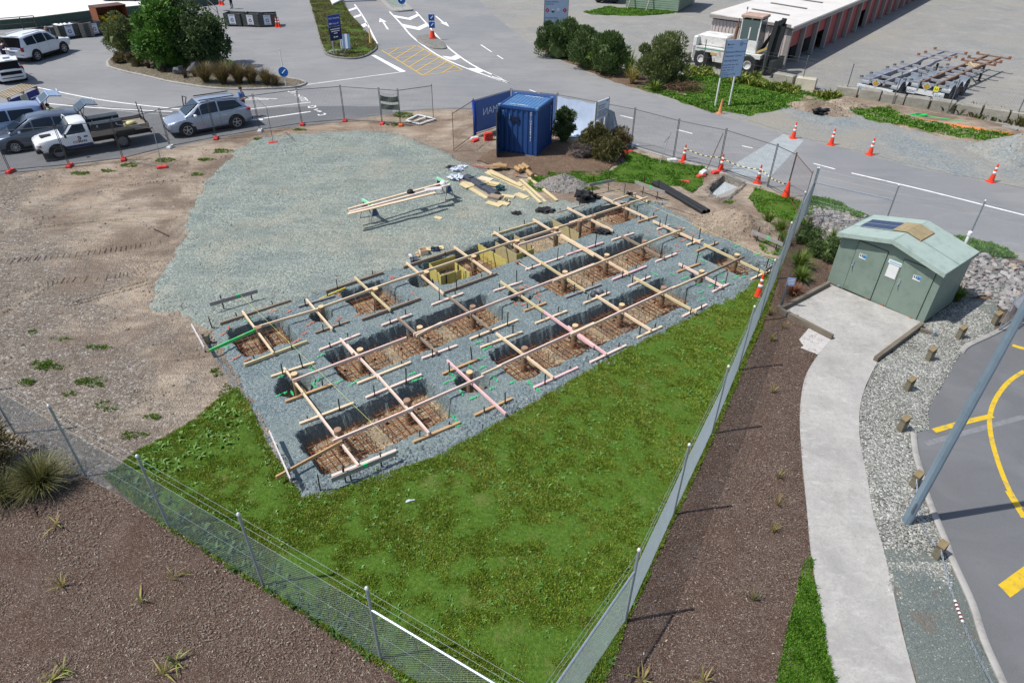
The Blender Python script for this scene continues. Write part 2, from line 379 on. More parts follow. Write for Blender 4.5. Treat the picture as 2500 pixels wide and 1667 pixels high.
# ================================================================ ground
TRENCH=[W('F3',x,y) for x,y in ((1420,235),(1470,185),(1545,125),(1575,118),(1735,192),(1690,235),(1600,310),(1520,320),(1450,290))]
def ring_ground():
    hole=[fr(-1.1,-7.0),fr(15.5,-7.0)]+TRENCH[:5]+[fr(17.2,-4.5),fr(17.2,.9),fr(-1.1,.9)]
    out=[Vector((-500,900,0)),Vector((500,900,0)),Vector((500,-80,0)),Vector((-500,-80,0))]
    vs=out+hole; m=MB(); m.add(vs,[tuple(f) for f in geometry.tessellate_polygon([out,hole])])
    m.f=[f if (vs[f[1]]-vs[f[0]]).cross(vs[f[2]]-vs[f[0]]).z>0 else f[::-1] for f in m.f]
    return tag(m.build('ground',M_ground),kind='structure')
ring_ground()
FUp=lambda L,z=0.: WL('FU',L,z)
sheet('bed_soil',FUp([(-300,920),(300,985)])+[fr(-1.25,1.25),fr(16,1.1),fr(17.35,.75)]+FUp([(1800,560),(1830,470),(2010,500),(2352,600),(2600,660),(2600,760),(2230,800),(2000,900),(2040,1290),(2300,1300),(2400,1700),(-300,1700)]),M_brown,.005)
sheet('verge_soil',FUp([(-300,480),(0,420),(264,382),(588,315),(802,290),(1092,265),(1092,245),(800,262),(588,287),(264,352),(0,390),(-300,440)]),M_asphalt_d,.004)
# road
sheet('road',FUp([(-260,452),(0,399),(264,362),(588,297),(697,285),(802,272),(934,253),(1013,247),(1092,249),(1461,340),(1660,396),(1879,461),(1997,498),(2193,545),(2352,580),(2800,675),(2800,500),(2352,435),(2099,385),(1949,345),(1799,309),(1717,284),(1604,251),(1488,216),(1340,164),(1232,114),(1129,32),(1100,0),(1060,-40),(640,-40),(500,-30),(-260,60)]),M_asphalt,.006)
sheet('parking_bay',FUp([(-260,450),(0,398),(264,361),(588,296),(697,284),(802,271),(900,258),(905,246),(790,244),(640,247),(500,262),(300,250),(160,240),(-60,300),(-260,350)]),M_asphalt_d,.011,rag=.12,step=.6)
# concrete patch across the road
sheet('road_patch',WL('Z4',[(0,1270),(360,1050),(520,1100),(250,1395),(0,1370),(-60,1340)]),mk('patch_concrete',A(172,179,180),.85,var=.1,scale=2,dirt=A(196,200,200)),.011)
# tipping yard beyond the bins (raised slab with a kerb wall)
YARD=WL('Z1',[(-900,250),(0,262),(350,232),(850,165),(1300,118),(1720,62),(1900,38)])
_yz=.55
yard=MB(); _pts=[p for p in YARD]+[W('Z1',1990,-60),W('Z1',1200,-260),W('Z1',-1400,-120)]
yard.prism([(p.x,p.y) for p in _pts],-.02,_yz); tag(yard.build('concrete_yard',M_whitec),kind='structure')
kerb('yard_wall',YARD,.3,_yz+.25,mk('green_edge',A(70,92,84),.7,var=.2,dirt=A(110,104,90)))
# site ground
PADB=[fr(17.3,1.0),fr(17.3,-7.1),fr(-1.2,-7.1),fr(-1.2,1.2)]
sheet('bare_ground',FUp([(-200,444),(0,404),(264,366),(588,301),(697,289),(802,276),(934,257),(1013,251),(1092,253),(1461,344),(1620,390)])+[TRENCH[3],TRENCH[2],TRENCH[1],TRENCH[0],TRENCH[8],TRENCH[7],TRENCH[6],TRENCH[5],TRENCH[4]]+FUp([(1720,421),(1875,468),(1800,600)])+PADB+FUp([(640,1062),(420,1000),(300,1100),(200,1150),(0,1080),(-260,1010)]),M_dirt,.010,res=.45,amp=.03,hfreq=.9)
PLAT=FUp([(545,345),(610,318),(700,308),(820,303),(900,305),(960,325),(1040,360),(1110,390),(1190,425),(1240,455)])+[fr(15.5,-7.0),fr(-1.0,-7.0)]+FUp([(400,722),(352,720),(343,690),(360,650),(385,605),(415,560),(428,510),(452,450),(498,395)])
sheet('gravel_platform',PLAT,M_platform,.075,res=.3,amp=.03,rag=.28,step=.22,fq=.9,hfreq=1.2,edge=.06,hfun=lambda x,y:.018*noise.noise(Vector((x*.9,y*1.6,3))))
# garden soil near the container and topsoil at the far corner of the dig
sheet('garden_soil',FUp([(1090,372),(1140,345),(1290,325),(1400,350),(1430,375),(1380,405),(1260,410),(1180,392)]),M_brown,.075,res=.4,amp=.05,rag=.25,step=.3)
sheet('bare_topsoil',FUp([(1500,440),(1560,435),(1620,458),(1665,472),(1740,455),(1760,520),(1800,560),(1780,600),(1700,565),(1600,500),(1530,478)]),M_dirt,.06,res=.4,amp=.06,rag=.25,step=.3,seed=4)
# ---- excavated pad as height field
PADO=[(-.88,-7.41),(-1.28,-6.8),(-1.4,-3.17),(-1.57,.74),(-1.6,1.3),(-1.11,1.42),(.34,1.83),(1.65,2.09),(4.05,1.98),(6.47,1.75),(8.65,1.68),(10.7,1.65),(12.7,1.65),(14.6,1.68),(16.2,1.35),(17.6,1.0),(17.8,-3.24),(18.0,-5.7),(17.3,-7.1),(16.1,-7.65),(10,-7.55),(4,-7.45)]
PITS=[(-.85,3.1,-.92,.88),(5.2,13.1,-.84,.82),(15.5,17.0,-1.0,.76),(1.2,7.1,-3.75,-2.1),(9.2,15.1,-3.82,-2.1),(-.8,.86,-6.7,-5.0),(3.1,4.76,-6.75,-5.05),(6.3,16.9,-6.9,-5.1)]
HOLES=[(4.1,0,.45),(14.3,-.03,.38),(-.1,-2.85,.5),(8.1,-2.93,.38),(16.4,-3.05,.42),(2.0,-5.82,.36),(5.85,-5.82,.42)]
PADZ=.07; PITZ=-.5
def build_pad():
    d=.055; a=np.arange(-1.95,18.35,d); b=np.arange(-7.95,2.4,d); A_,B_=np.meshgrid(a,b)
    nx,ny=len(a),len(b); X=A_.ravel();Y=B_.ravel()
    nz=np.array([noise.noise(Vector((x*2.2,y*2.2,1.))) for x,y in zip(X,Y)])
    nf=np.array([noise.noise(Vector((x*7,y*7,5.))) for x,y in zip(X,Y)])
    nl=np.array([noise.noise(Vector((x*.6,y*.6,9.))) for x,y in zip(X,Y)])
    # distance to the outline
    dist=np.full(X.shape,9.)
    n=len(PADO)
    for i in range(n):
        x1,y1=PADO[i];x2,y2=PADO[(i+1)%n]; t=np.clip(((X-x1)*(x2-x1)+(Y-y1)*(y2-y1))/((x2-x1)**2+(y2-y1)**2),0,1)
        dist=np.minimum(dist,np.hypot(X-x1-t*(x2-x1),Y-y1-t*(y2-y1)))
    sd=np.where(inpoly(X,Y,PADO),dist,-dist)+nz*.16+nf*.08
    ss=lambda e0,e1,v:(lambda u:u*u*(3-2*u))(np.clip((v-e0)/(e1-e0),0,1))
    Z=-.07+(PADZ+.07)*ss(-.12,.26,sd)+nl*.02
    pit=np.full(X.shape,9.)
    for a0,a1,b0,b1 in PITS:
        cx,cy=(a0+a1)/2,(b0+b1)/2; qx=np.abs(X-cx)-(a1-a0)/2+.16;qy=np.abs(Y-cy)-(b1-b0)/2+.16
        s=np.hypot(np.maximum(qx,0),np.maximum(qy,0))+np.minimum(np.maximum(qx,qy),0)-.16; pit=np.minimum(pit,s)
    for cx,cy,r in HOLES: pit=np.minimum(pit,np.hypot(X-cx,Y-cy)-r)
    pit=pit+nz*.07+nf*.045
    deep=ss(.06,-.13,pit) if False else ss(0,1,np.clip((.06-pit)/.17,0,1))
    Z=Z*(1-deep)+(PITZ+nz*.03+nl*.04)*deep
    Z+=RNG.normal(0,.007,Z.shape)+nf*.008+np.where((deep>.1)&(deep<.95),RNG.normal(0,.03,Z.shape),0)
    edge=np.clip(1-sd/.5,0,1)*(sd>-.15); Z+=edge*np.abs(RNG.normal(0,.018,Z.shape))
    V=[tuple(fr(x,y,z)) for x,y,z in zip(X,Y,Z)]
    keep=sd>-.3
    F=[]
    K=keep.reshape(ny,nx)
    for j in range(ny-1):
        o=j*nx
        for i in range(nx-1):
            if K[j,i] or K[j+1,i+1]: F.append((o+i,o+nx+i,o+nx+i+1,o+i+1))
    m=MB(); m.v=V; m.f=F; m.m=[0]*len(F)
    o=m.build('gravel_pad',M_pad); o['kind']='structure'
    n0=o.data.polygons[0].normal.z
    if n0<0: o.data.flip_normals()
    return o
PAD=build_pad()
# lawn, mulch beds, path
LAWN=FUp([(545,893),(575,935),(608,1010),(640,1066),(690,1148)])+[fr(-.6,1.5),fr(1.6,1.95),fr(4,1.85),fr(8.6,1.5),fr(12.7,1.5),fr(16.2,1.1),fr(17.4,.85)]+FUp([(1770,600),(1800,600),(1745,760),(1642,1000),(1550,1190),(1440,1432),(1380,1600),(1150,1600),(960,1600),(885,1540),(607,1358),(392,1222),(240,1100),(315,1040),(420,985),(515,910)])
lawn=sheet('lawn',LAWN,M_lawn,.03,res=.4,amp=.05,rag=.14,step=.2,edge=.015)
MULCHL=FUp([(-300,980),(0,1055),(70,1130),(200,1095),(392,1215),(607,1350),(885,1530),(960,1590),(1000,1700),(-300,1700)])
sheet('mulch_bed',MULCHL,M_mulch,.022,res=.4,amp=.06,rag=.1,step=.3)
MULCHR=FUp([(1795,735),(1812,715),(1900,770),(1880,815),(1853,860),(1839,950),(1844,1100),(1868,1290),(1850,1420),(1830,1700),(1330,1700),(1440,1432),(1550,1190),(1642,1000),(1745,765)])
sheet('mulch_bed',MULCHR,M_mulch,.024,res=.4,amp=.04,rag=.06,step=.3,seed=3)
GB=FUp([(1790,580),(1770,530),(1810,495),(1850,520),(1900,540),(1905,650),(1800,712),(1785,680)])
sheet('planted_bed',GB,M_mulch,.03,res=.4,amp=.05,rag=.08,step=.3,seed=6)
GSTRIP=FUp([(1862,1282),(1842,1300),(1822,1400),(1800,1480),(1780,1570),(1770,1640),(1925,1640),(1912,1560),(1899,1510),(1880,1390)])
sheet('grass_strip',GSTRIP,M_lawn,.036,res=.3,amp=.04,rag=.08,step=.2,seed=8)
PATHL=FUp([(1903,655),(1796,712),(1913,775),(1880,815),(1853,858),(1841,900),(1836,964),(1840,1043),(1850,1150),(1861,1269),(1878,1381),(1901,1521),(1925,1650)])
PATHR=FUp([(2125,1650),(2100,1568),(2066,1437),(2030,1275),(2004,1185),(1991,1104),(1976,1030),(1972,985),(1974,938),(1983,900),(1999,863),(2017,829),(2112,758),(2119,745)])
def path_slab():
    a=smoothline([Vector(p) for p in PATHL[2:]],4); b=smoothline([Vector(p) for p in PATHR[:12]],4)
    P=[PATHL[0],PATHL[1]]+a+b+PATHR[12:]
    m=MB(); P2=[(p.x,p.y) for p in P]; m.prism(P2,-.03,.06); 
    o=m.build('footpath',M_path); o['kind']='structure'
    return a,b
_pa,_pb=path_slab()
sheet('inset_slab',WL('R2',[(272,5),(470,95),(338,248),(135,165)]),mk('inset_concrete',A(206,202,196),.8,var=.06,dirt=A(180,176,186)),.064)
PEB=FUp([(2119,747),(2112,760),(2017,830),(1999,864),(1983,901),(1974,939),(1972,986),(1976,1031),(1991,1105),(2004,1186),(2034,1290),(2180,1300),(2168,1246),(2126,1143),(2110,1083),(2099,1043),(2094,998),(2130,985),(2133,938),(2157,895),(2178,858),(2207,811),(2222,793),(2276,769),(2290,735),(2290,690),(2200,690)])
sheet('pebble_bed',PEB,M_pebble,.02,res=.3,amp=.04,rag=.07,step=.2,fq=3)
sheet('fine_gravel_strip',FUp([(2020,1262),(2066,1437),(2100,1568),(2130,1660),(2330,1660),(2296,1568),(2254,1474),(2226,1387),(2181,1288),(2120,1268)]),M_fines,.034,res=.4,amp=.03,rag=.08,step=.2,seed=5)
CARP=FUp([(2276,769),(2222,793),(2207,811),(2178,858),(2157,895),(2133,938),(2130,985),(2096,998),(2100,1043),(2111,1083),(2126,1143),(2168,1246),(2183,1288),(2228,1387),(2256,1474),(2298,1568),(2332,1660),(3000,1660),(3000,640),(2420,735),(2330,745)])
sheet('car_park',CARP,M_asphalt_d,.012)
KC=FUp([(2096,998),(2101,1043),(2112,1083),(2128,1143),(2170,1246),(2185,1288),(2230,1387),(2258,1474),(2300,1568),(2334,1655)])
kerb('car_park_kerb',smoothline(KC,3),.15,.09,M_kerb)
kerb('car_park_kerb',smoothline(FUp([(2207,811),(2222,795),(2276,770),(2330,745),(2420,733)]),3),.15,.07,M_kerb)
# pad / soil under the shed and the rock bed
sheet('soil_strip',FUp([(2119,747),(2200,690),(2290,690),(2290,735),(2276,769),(2240,760)]),M_fines,.05,rag=.05,step=.3)
ROCKS_BACK=FUp([(1838,475),(1870,470),(1985,500),(2010,560),(1950,570),(1900,560),(1850,520)])
ROCKS_R=FUp([(2195,570),(2352,615),(2520,660),(2520,790),(2400,730),(2300,715),(2270,680),(2190,690)])
sheet('rock_bed',ROCKS_BACK,M_fines,.045,rag=.1,step=.3); sheet('rock_bed',ROCKS_R,M_fines,.045,rag=.1,step=.3)
# far side verge
sheet('gravel_verge',FUp([(1690,262),(1800,306),(1949,342),(2099,382),(2352,432),(2800,498),(2800,400),(2352,338),(2180,318),(2080,290),(1960,245),(1900,235),(1800,235)]),M_bluegravel,.010,rag=.3,step=.6)
sheet('yard_earth',FUp([(1850,205),(1960,215),(2080,240),(2230,268),(2352,300),(2600,350),(2600,370),(2352,340),(2180,320),(2060,290),(1950,250),(1830,240)]),M_dirt,.012,res=.6,amp=.08,rag=.25,step=.5,seed=2)
sheet('hedge_soil',WL('Z3',[(390,400),(640,420),(900,560),(1150,600),(1500,700),(1800,760),(1650,830),(1360,800),(1000,690),(760,590),(560,500),(400,440)]),M_brown,.012,res=.6,amp=.05,rag=.2,step=.5)
# ---------------------------------------------------------------- islands
M_isl=gravel_mat('island_bark',[(0,A(70,62,50)),(.5,A(110,100,82)),(1,A(176,166,148))],16,[(A(96,98,66),.5,.7,.5,.6)],bumpd=.05)
ISL=WL('Z1',[(950,590),(940,550),(985,510),(1070,490),(1300,468),(1700,480),(1960,520)])+WL('Z2',[(0,620),(130,652),(380,690),(495,714),(520,730),(490,750),(400,768),(200,777),(0,785)])+WL('Z1',[(1850,775),(1640,745),(1460,715),(1250,665),(1080,628)])
ISLs=smoothline(ISL+[ISL[0]],3)[:-1]
kerb('island_kerb',ISLs,.2,.12,M_kerb,closed=True)
sheet('planted_island',ISLs,M_isl,.10,res=.6,amp=.08)
TRI=WL('Z2',[(540,-60),(562,30),(620,230),(680,435),(735,492),(860,515),(985,512),(1085,470),(1135,405),(1040,282),(920,150),(868,70),(850,25),(800,-60)])
TRIs=smoothline(TRI,3)
kerb('island_kerb',TRIs,.22,.13,M_kerbd)
sheet('grass_island',TRIs,M_lawn,.11,res=.6,amp=.06)
sheet('island_gravel',WL('Z2',[(700,480),(745,460),(820,455),(900,470),(890,505),(760,495)]),M_bluegravel,.2,rag=.12,step=.3)
TI=smoothline(WL('Z2',[(1480,340),(1500,320),(1560,308),(1640,322),(1700,360),(1748,408),(1735,430),(1640,430),(1560,402),(1500,368),(1480,340)]),3)[:-1]
m=MB(); m.loft([[(p.x,p.y,-.02) for p in TI],[(p.x,p.y,.08) for p in TI],[tuple(p.lerp(sum(TI,Vector())/len(TI),.14)+Vector((0,0,.14))) for p in TI]]); tag(m.build('traffic_island',M_kerbd),kind='structure')
SP=smoothline(WL('Z2',[(1160,-20),(1190,30),(1250,92),(1300,108),(1380,105),(1440,98),(1452,88),(1400,40),(1352,-10)]),3)
m=MB(); m.prism([(p.x,p.y) for p in SP],-.02,.14); tag(m.build('traffic_island',[M_kerb]),kind='structure')
sheet('island_stones',WL('Z2',[(1215,20),(1270,75),(1340,76),(1395,70),(1350,0),(1200,-10)]),M_platform,.146)
# ---------------------------------------------------------------- markings
def marks(name,mat,z,lines=(),polys=()):
    m=MB()
    for k,pts,w in lines: strip_into(m,smoothline(WL(k,pts),3) if len(pts)>2 else WL(k,pts),w,z)
    for k,pts in polys:
        P=WL(k,pts,0); P=[Vector((p.x,p.y,z)) for p in P]
        if sum((P[i].x*P[(i+1)%len(P)].y-P[i].y*P[(i+1)%len(P)].x) for i in range(len(P)))<0: P=P[::-1]
        tr=geometry.tessellate_polygon([P]); m.add(P,[tuple(x) for x in tr])
    m.f=[f if (Vector(m.v[f[1]])-Vector(m.v[f[0]])).cross(Vector(m.v[f[2]])-Vector(m.v[f[0]])).z>0 else f[::-1] for f in m.f]
    o=m.build(name,mat); o['kind']='structure'; return o
ZM=.016
marks('lane_edge_line',M_white,ZM,[('V7',[(440,80),(560,245),(650,400),(810,722)],.16)])
for p in ([(340,165),(470,122),(480,150),(350,192)],[(415,280),(550,235),(565,264),(430,306)],[(545,415),(640,375),(662,420),(585,460)]): marks('hatch_bar',M_white,ZM,polys=[('V7',p)])
marks('stop_line',M_white,ZM,polys=[('Z2',[(1090,485),(1125,482),(1395,625),(1350,634)])])
marks('give_way_line',M_white,ZM,[('Z2',[(1350,631),(530,740)],.12)])
marks('median_line',M_white,ZM,[('Z2',[(1250,105),(1350,210),(1440,315),(1560,410),(1700,500),(1900,590),(2227,708)],.17),('Z3',[(0,670),(160,730)],.2)])
marks('median_line',M_white,ZM,[('Z2',[(1480,105),(1600,240),(1700,360),(1840,480),(2010,590),(2225,688)],.17),('Z3',[(0,652),(160,729)],.16)])
for p in ([(1080,255),(1320,300),(1480,235),(1515,258),(1360,337),(1115,294)],[(1195,395),(1475,452),(1620,385),(1660,432),(1505,504),(1240,452)]): marks('chevron',M_white,ZM+.004,polys=[('V7',p)])
marks('chevron',M_white,ZM+.004,polys=[('Z2',[(1705,490),(1790,500),(1840,476),(1880,502),(1825,527),(1765,522)])])
marks('chevron',M_white,ZM+.004,polys=[('Z2',[(1935,596),(1998,600),(2005,578),(2068,625),(2020,642)])])
marks('lane_arrow',M_white,ZM,polys=[('V7',[(975,492),(1005,490),(925,368),(970,366),(855,303),(843,376),(893,362)])])
marks('lane_arrow',M_white,ZM,polys=[('V7',[(1760,272),(1785,270),(1908,372),(1945,368),(1996,447),(1845,380),(1882,380)])])
def boxmark():
    A_,B_,C_,D_=[Vector((x,y)) for x,y in((1180,440),(1490,400),(1885,612),(1540,660))]
    P=lambda u,v:(lambda q:(q.x,q.y))((A_*(1-u)+B_*u)*(1-v)+(D_*(1-u)+C_*u)*v)
    L=[([P(0,0),P(1,0)]),([P(1,0),P(1,1)]),([P(1,1),P(0,1)]),([P(0,1),P(0,0)])]
    for i in range(1,6): L.append([P(0,i/6),P(1,i/6)])
    for i in range(1,9):
        v0=i/6; a=(0,v0); b=(1,v0-.34)
        if b[1]<0: k=v0/.34; b=(k,0)
        if a[1]>1: k=(v0-1)/.34; a=(k,1)
        if a[0]<1: L.append([P(*a),P(*b)])
    for i,l in enumerate(L): marks('box_junction_line',M_yellow,ZM+(.0 if i<9 else .004),[('Z2',l,.1)])
boxmark()
marks('yellow_line',M_yellow,ZM,[('V7',[(470,102),(885,78)],.12)])
for k,l in (('Z3',[(330,785),(415,815)]),('Z3',[(1120,1008),(1232,1034)]),('Z3',[(1615,1133),(1748,1166)]),('Z3',[(2180,1273),(2270,1292)]),('Z4',[(595,1280),(765,1325)]),('Z2',[(2045,393),(2140,457)]),('Z3',[(50,485),(100,517)])): marks('centre_dash',M_white,ZM,[(k,l,.12)])
marks('centre_line',M_white,ZM,[('R1',[(780,80),(1400,225),(2216,430),(2800,570)],.13)])
for pts,w in (([(330,765),(800,860),(1200,915),(1580,955)],.13),([(420,905),(820,940),(1500,975)],.13)): marks('parking_line',M_white,ZM,[('Z1',pts,w)])
marks('faded_line',M_faded,ZM-.002,[('Z1',[(280,775),(600,860),(1000,960),(1500,1003)],.12)])
for l,w in (([(0,856),(275,864)],.12),([(0,957),(565,893)],.12),([(0,868),(200,870)],.1),([(160,1032),(565,974)],.16),([(-90,1048),(150,1042)],.3)): marks('parking_line',M_white,ZM,[('Z2',l,w)])
# car park paint
marks('bay_line',M_yel2,ZM+.002,[('R2',[(2138,380),(2030,450),(1950,530),(1880,640),(1845,740),(1835,830),(1860,1000),(1930,1230),(2010,1420),(2100,1568)],.12),])
marks('bay_line',M_yel2,ZM+.006,[('R2',[(1350,900),(1600,830),(1860,770)],.16)])
marks('bay_line',M_yel2,ZM+.006,[('R3',[(2215,0),(2350,220)],.14)])
marks('bay_line',M_yel2,ZM+.002,polys=[('R3',[(2135,765),(2350,610),(2500,510),(2500,690),(2350,785),(2235,870)])])
marks('bay_line',M_yel2,ZM+.002,polys=[('R2',[(2040,145),(2190,190),(2190,215),(2030,165)])])
marks('faded_line',M_scar,ZM-.002,[('R2',[(1280,1010),(2138,775)],.16)])

def glyphs():
    k='GL'; ZO[k]=(680,200,6.72)
    for pts in ([(160,150),(265,142),(275,160),(175,170),(160,150)],[(190,178),(290,172)],[(205,195),(300,188)],[(250,225),(350,212)],[(268,240),(300,236)],[(330,212),(345,250)],[(290,262),(400,240)],[(340,270),(420,258)],[(345,290),(440,278)],[(365,312),(470,296)],[(372,330),(485,318)],[(430,262),(485,320)],[(375,300),(385,330)]): marks('road_lettering',M_white,ZM+.002,[(k,pts,.09)])
    for pts in ([(490,418),(510,432),(590,424),(608,405),(590,398),(510,408),(490,418)],[(588,462),(648,450)],[(588,458),(604,470)],[(612,470),(700,490)],[(640,500),(708,492)],[(655,540),(670,556),(750,545),(770,535),(740,520)]): marks('road_lettering',M_white,ZM+.002,[(k,pts,.1)])
glyphs()
# ================================================================ foundation works
M_pine=wood('pine',A(240,216,184,.88),A(214,182,146,.85)); M_pink=wood('pink_primed_pine',A(242,216,202,.88),A(220,186,168,.85))
M_rose=wood('rose_pine',A(238,196,194,.88),A(220,172,172,.85)); M_aged=wood('aged_pine',A(168,150,132,.8),A(128,108,92,.8))
M_treat=wood('treated_pine',A(224,206,162,.85),A(192,172,124,.8)); M_brownw=wood('brown_pine',A(212,174,130,.82),A(176,138,98,.8))
M_grey=wood('weathered_grey_board',A(172,168,164,.8),A(136,132,128,.8)); M_white_board=wood('whitewashed_board',A(224,216,216,.85),A(196,184,184,.8))
M_green_p=mk('green_sprayed_timber',A(70,205,110,.85),.7,var=.15,dirt=A(200,190,150))
M_pile=wood('treated_pole',A(156,134,108,.8),A(116,96,76,.8),2); M_endg=mk('end_grain',A(222,192,148,.85),.8,var=.12,scale=12); M_endd=mk('old_end_grain',A(168,134,112,.8),.85,var=.2,scale=12)
M_stake=mk('dark_stake',A(66,50,44,.8),.8,var=.25,scale=9); M_rust=mk('rusty_steel',A(150,92,58,.85),.85,var=.3,scale=14)
M_form=mk('formwork_ply',A(206,192,112,.85),.75,var=.16,scale=3,dirt=A(150,138,84)); M_formg=mk('old_formwork_ply',A(190,176,132,.8),.8,var=.2,scale=3,dirt=A(140,128,100))
ROWB=[0.,-2.87,-5.79]; ROWN=['beside the lawn','in the middle','beside the gravel platform']
ORD=['first','second','third','fourth','fifth','sixth','seventh','eighth','ninth']; ROWS=['lawn row','middle row','platform row']
def spot(w):
    a,b=ab(w); r=0 if b>-1.45 else (1 if b>-4.35 else 2); i=max(0,min(8,int(round(a/2.03)))); return '%s pile from green timber, %s'%(ORD[i],ROWS[r])
# ---- piles
def pile_proto(endm,i):
    t=thing('timber_pile','x','pile'); m=MB(); m.lathe([(.105,-.62),(.102,.30),(.1,.37)],n=14); m.build('shaft',M_pile,t,autosmooth=40)
    m=MB(); m.lathe([(.1,.37),(.096,.382)],n=14); m.build('cut_end',endm,t); return t
_pp=[pile_proto(M_endg,0),pile_proto(M_endd,1)]; _used=[False,False]
for r in range(3):
    for i in range(9):
        k=1 if (r,i) in((0,0),(0,1),(0,3),(0,6),(1,3),(1,4),(1,7),(1,8),(2,0),(2,7),(2,8)) else 0
        p=fr(2.03*i+random.uniform(-.03,.03),ROWB[r]-.06+random.uniform(-.02,.02),.0+random.uniform(-.03,.03)); lab='timber pile with %s sawn top, %s'%(('a pale','a dark')[k],spot(p))
        if _used[k]: dup(_pp[k],p,random.uniform(0,6),lab,'timber piles of the new building')
        else: _used[k]=True; _pp[k].location=p; tag(_pp[k],lab,'pile','timber piles of the new building')
for a in (13.35,): dup(_pp[1],fr(a,-5.75,.02),1.,'extra timber pile close beside the eighth pile of the platform row','timber piles of the new building')
# ---- timbers
NT_=[0]
def timber(name,k,p,q,z,w,h,mat,label,group,cat='timber',roll=0):
    a=W(k,*p,z) if not isinstance(p,Vector) else p; b=W(k,*q,z) if not isinstance(q,Vector) else q
    c=(a+b)/2; d=b-a; o=thing_mesh(name,lambda m:m.box((0,0,0),(d.length,w,h)),mat,c,math.atan2(d.y,d.x),label,cat,group)
    o.rotation_euler=(roll,-math.asin(max(-1,min(1,d.z/d.length))),math.atan2(d.y,d.x)); return o
def thing_mesh(name,fn,mat,loc,rz,label,cat,group=None,smooth=False,bevel=0):
    m=MB(); fn(m); o=m.build(name,mat,None,smooth=smooth,bevel=bevel); o.location=loc; o.rotation_euler=(0,0,rz); return tag(o,label,cat,group)
ZB,ZC,ZL=.115,.195,.29
def rown(w):
    b=ab(w)[1]; return 0 if b>-1.45 else (1 if b>-4.35 else 2)
CN={id(M_pine):'pale pine',id(M_pink):'pinkish pine',id(M_rose):'rose pink',id(M_aged):'grey-brown aged',id(M_treat):'yellowish treated',id(M_brownw):'brown stained',id(M_grey):'weathered grey'}
LONG=[('F1',(250,1058),(735,840),M_green_p),('F1',(700,830),(1350,640),M_pine),('F1',(1335,640),(2269,303),M_pine),('F2',(-30,1280),(620,1065),M_pine),('F2',(560,1085),(1480,775),M_pine),('F2',(1430,795),(2269,528),M_pine),('F2',(1505,820),(1938,688),M_pink),('F3',(150,540),(660,375),M_pine),('F3',(640,380),(862,308),M_pine),('F3',(548,338),(757,272),M_pine),
 ('F5',(415,288),(1420,-90),M_pink),('F4',(455,668),(700,540),M_pine),('F4',(430,655),(1470,250),M_pink),('F4',(1440,262),(2156,-18),M_pink),('F3',(0,1075),(890,715),M_pine),('F3',(830,738),(1200,592),M_pine),
 ('F5',(268,1140),(852,822),M_brownw),('F5',(770,822),(1480,530),M_pink),('F5',(1430,545),(2100,250),M_pink),('F4',(1080,1040),(1270,955),M_pine),('F4',(1230,965),(2156,545),M_pink),('F6',(-30,975),(380,790),M_pine),('F6',(330,810),(1110,450),M_pink),('F6',(1080,470),(1455,308),M_pine),('F6',(1335,368),(1868,122),M_aged)]
for k,p,q,m_ in LONG:
    w=W(k,*p,ZL); lab='sprayed green setting-out timber lying over the corner pit' if m_ is M_green_p else '%s lengthways rail at the %s'%(CN[id(m_)],spot((w+W(k,*q,ZL))/2))
    timber('rail_timber',k,p,q,ZL+random.uniform(-.004,.006),.045,.09,m_,lab,'lengthways rails over the pits')
CROSS=[('F1',(585,662),(900,1085),M_pine),('F1',(1230,542),(1490,842),M_pine),('F1',(1715,318),(2075,652),M_treat),('F2',(380,998),(755,1312),M_pine),('F2',(860,838),(1240,1110),M_pine),('F2',(1262,688),(1745,1000),M_pine),('F2',(1655,560),(2269,925),M_pine),('F3',(130,403),(548,612),M_pine),('F3',(458,308),(868,500),M_pine),('F3',(690,260),(862,345),M_pine),
 ('F5',(340,178),(690,640),M_pine),('F5',(640,580),(998,1040),M_pink),('F1',(1572,938),(1700,1090),M_pink),('F1',(1640,1000),(1960,1330),M_pink),('F5',(1160,235),(1620,752),M_pink),('F4',(275,488),(655,828),M_aged),('F4',(768,290),(1172,612),M_aged),('F4',(1262,150),(1678,437),M_treat),('F4',(1670,430),(2156,772),M_rose),('F2',(1735,990),(2182,1282),M_treat),('F3',(60,640),(690,1002),M_pine),('F3',(622,655),(1018,862),M_aged),('F3',(912,523),(1345,718),M_pine),
 ('F4',(752,903),(1312,1415),M_rose),('F4',(1222,643),(1768,1068),M_pine),('F6',(-60,885),(362,1190),M_rose),('F6',(248,548),(848,925),M_pine),('F6',(648,343),(1345,730),M_treat),('F6',(1152,198),(1632,447),M_pink),('F3',(1375,735),(1940,1002),M_treat)]
for k,p,q,m_ in CROSS:
    c=(W(k,*p,ZC)+W(k,*q,ZC))/2
    timber('cross_timber',k,p,q,ZC+random.uniform(-.004,.004),.05,.09,m_,'%s cross timber at the %s'%(CN[id(m_)],spot(c)),'cross timbers over the pits')
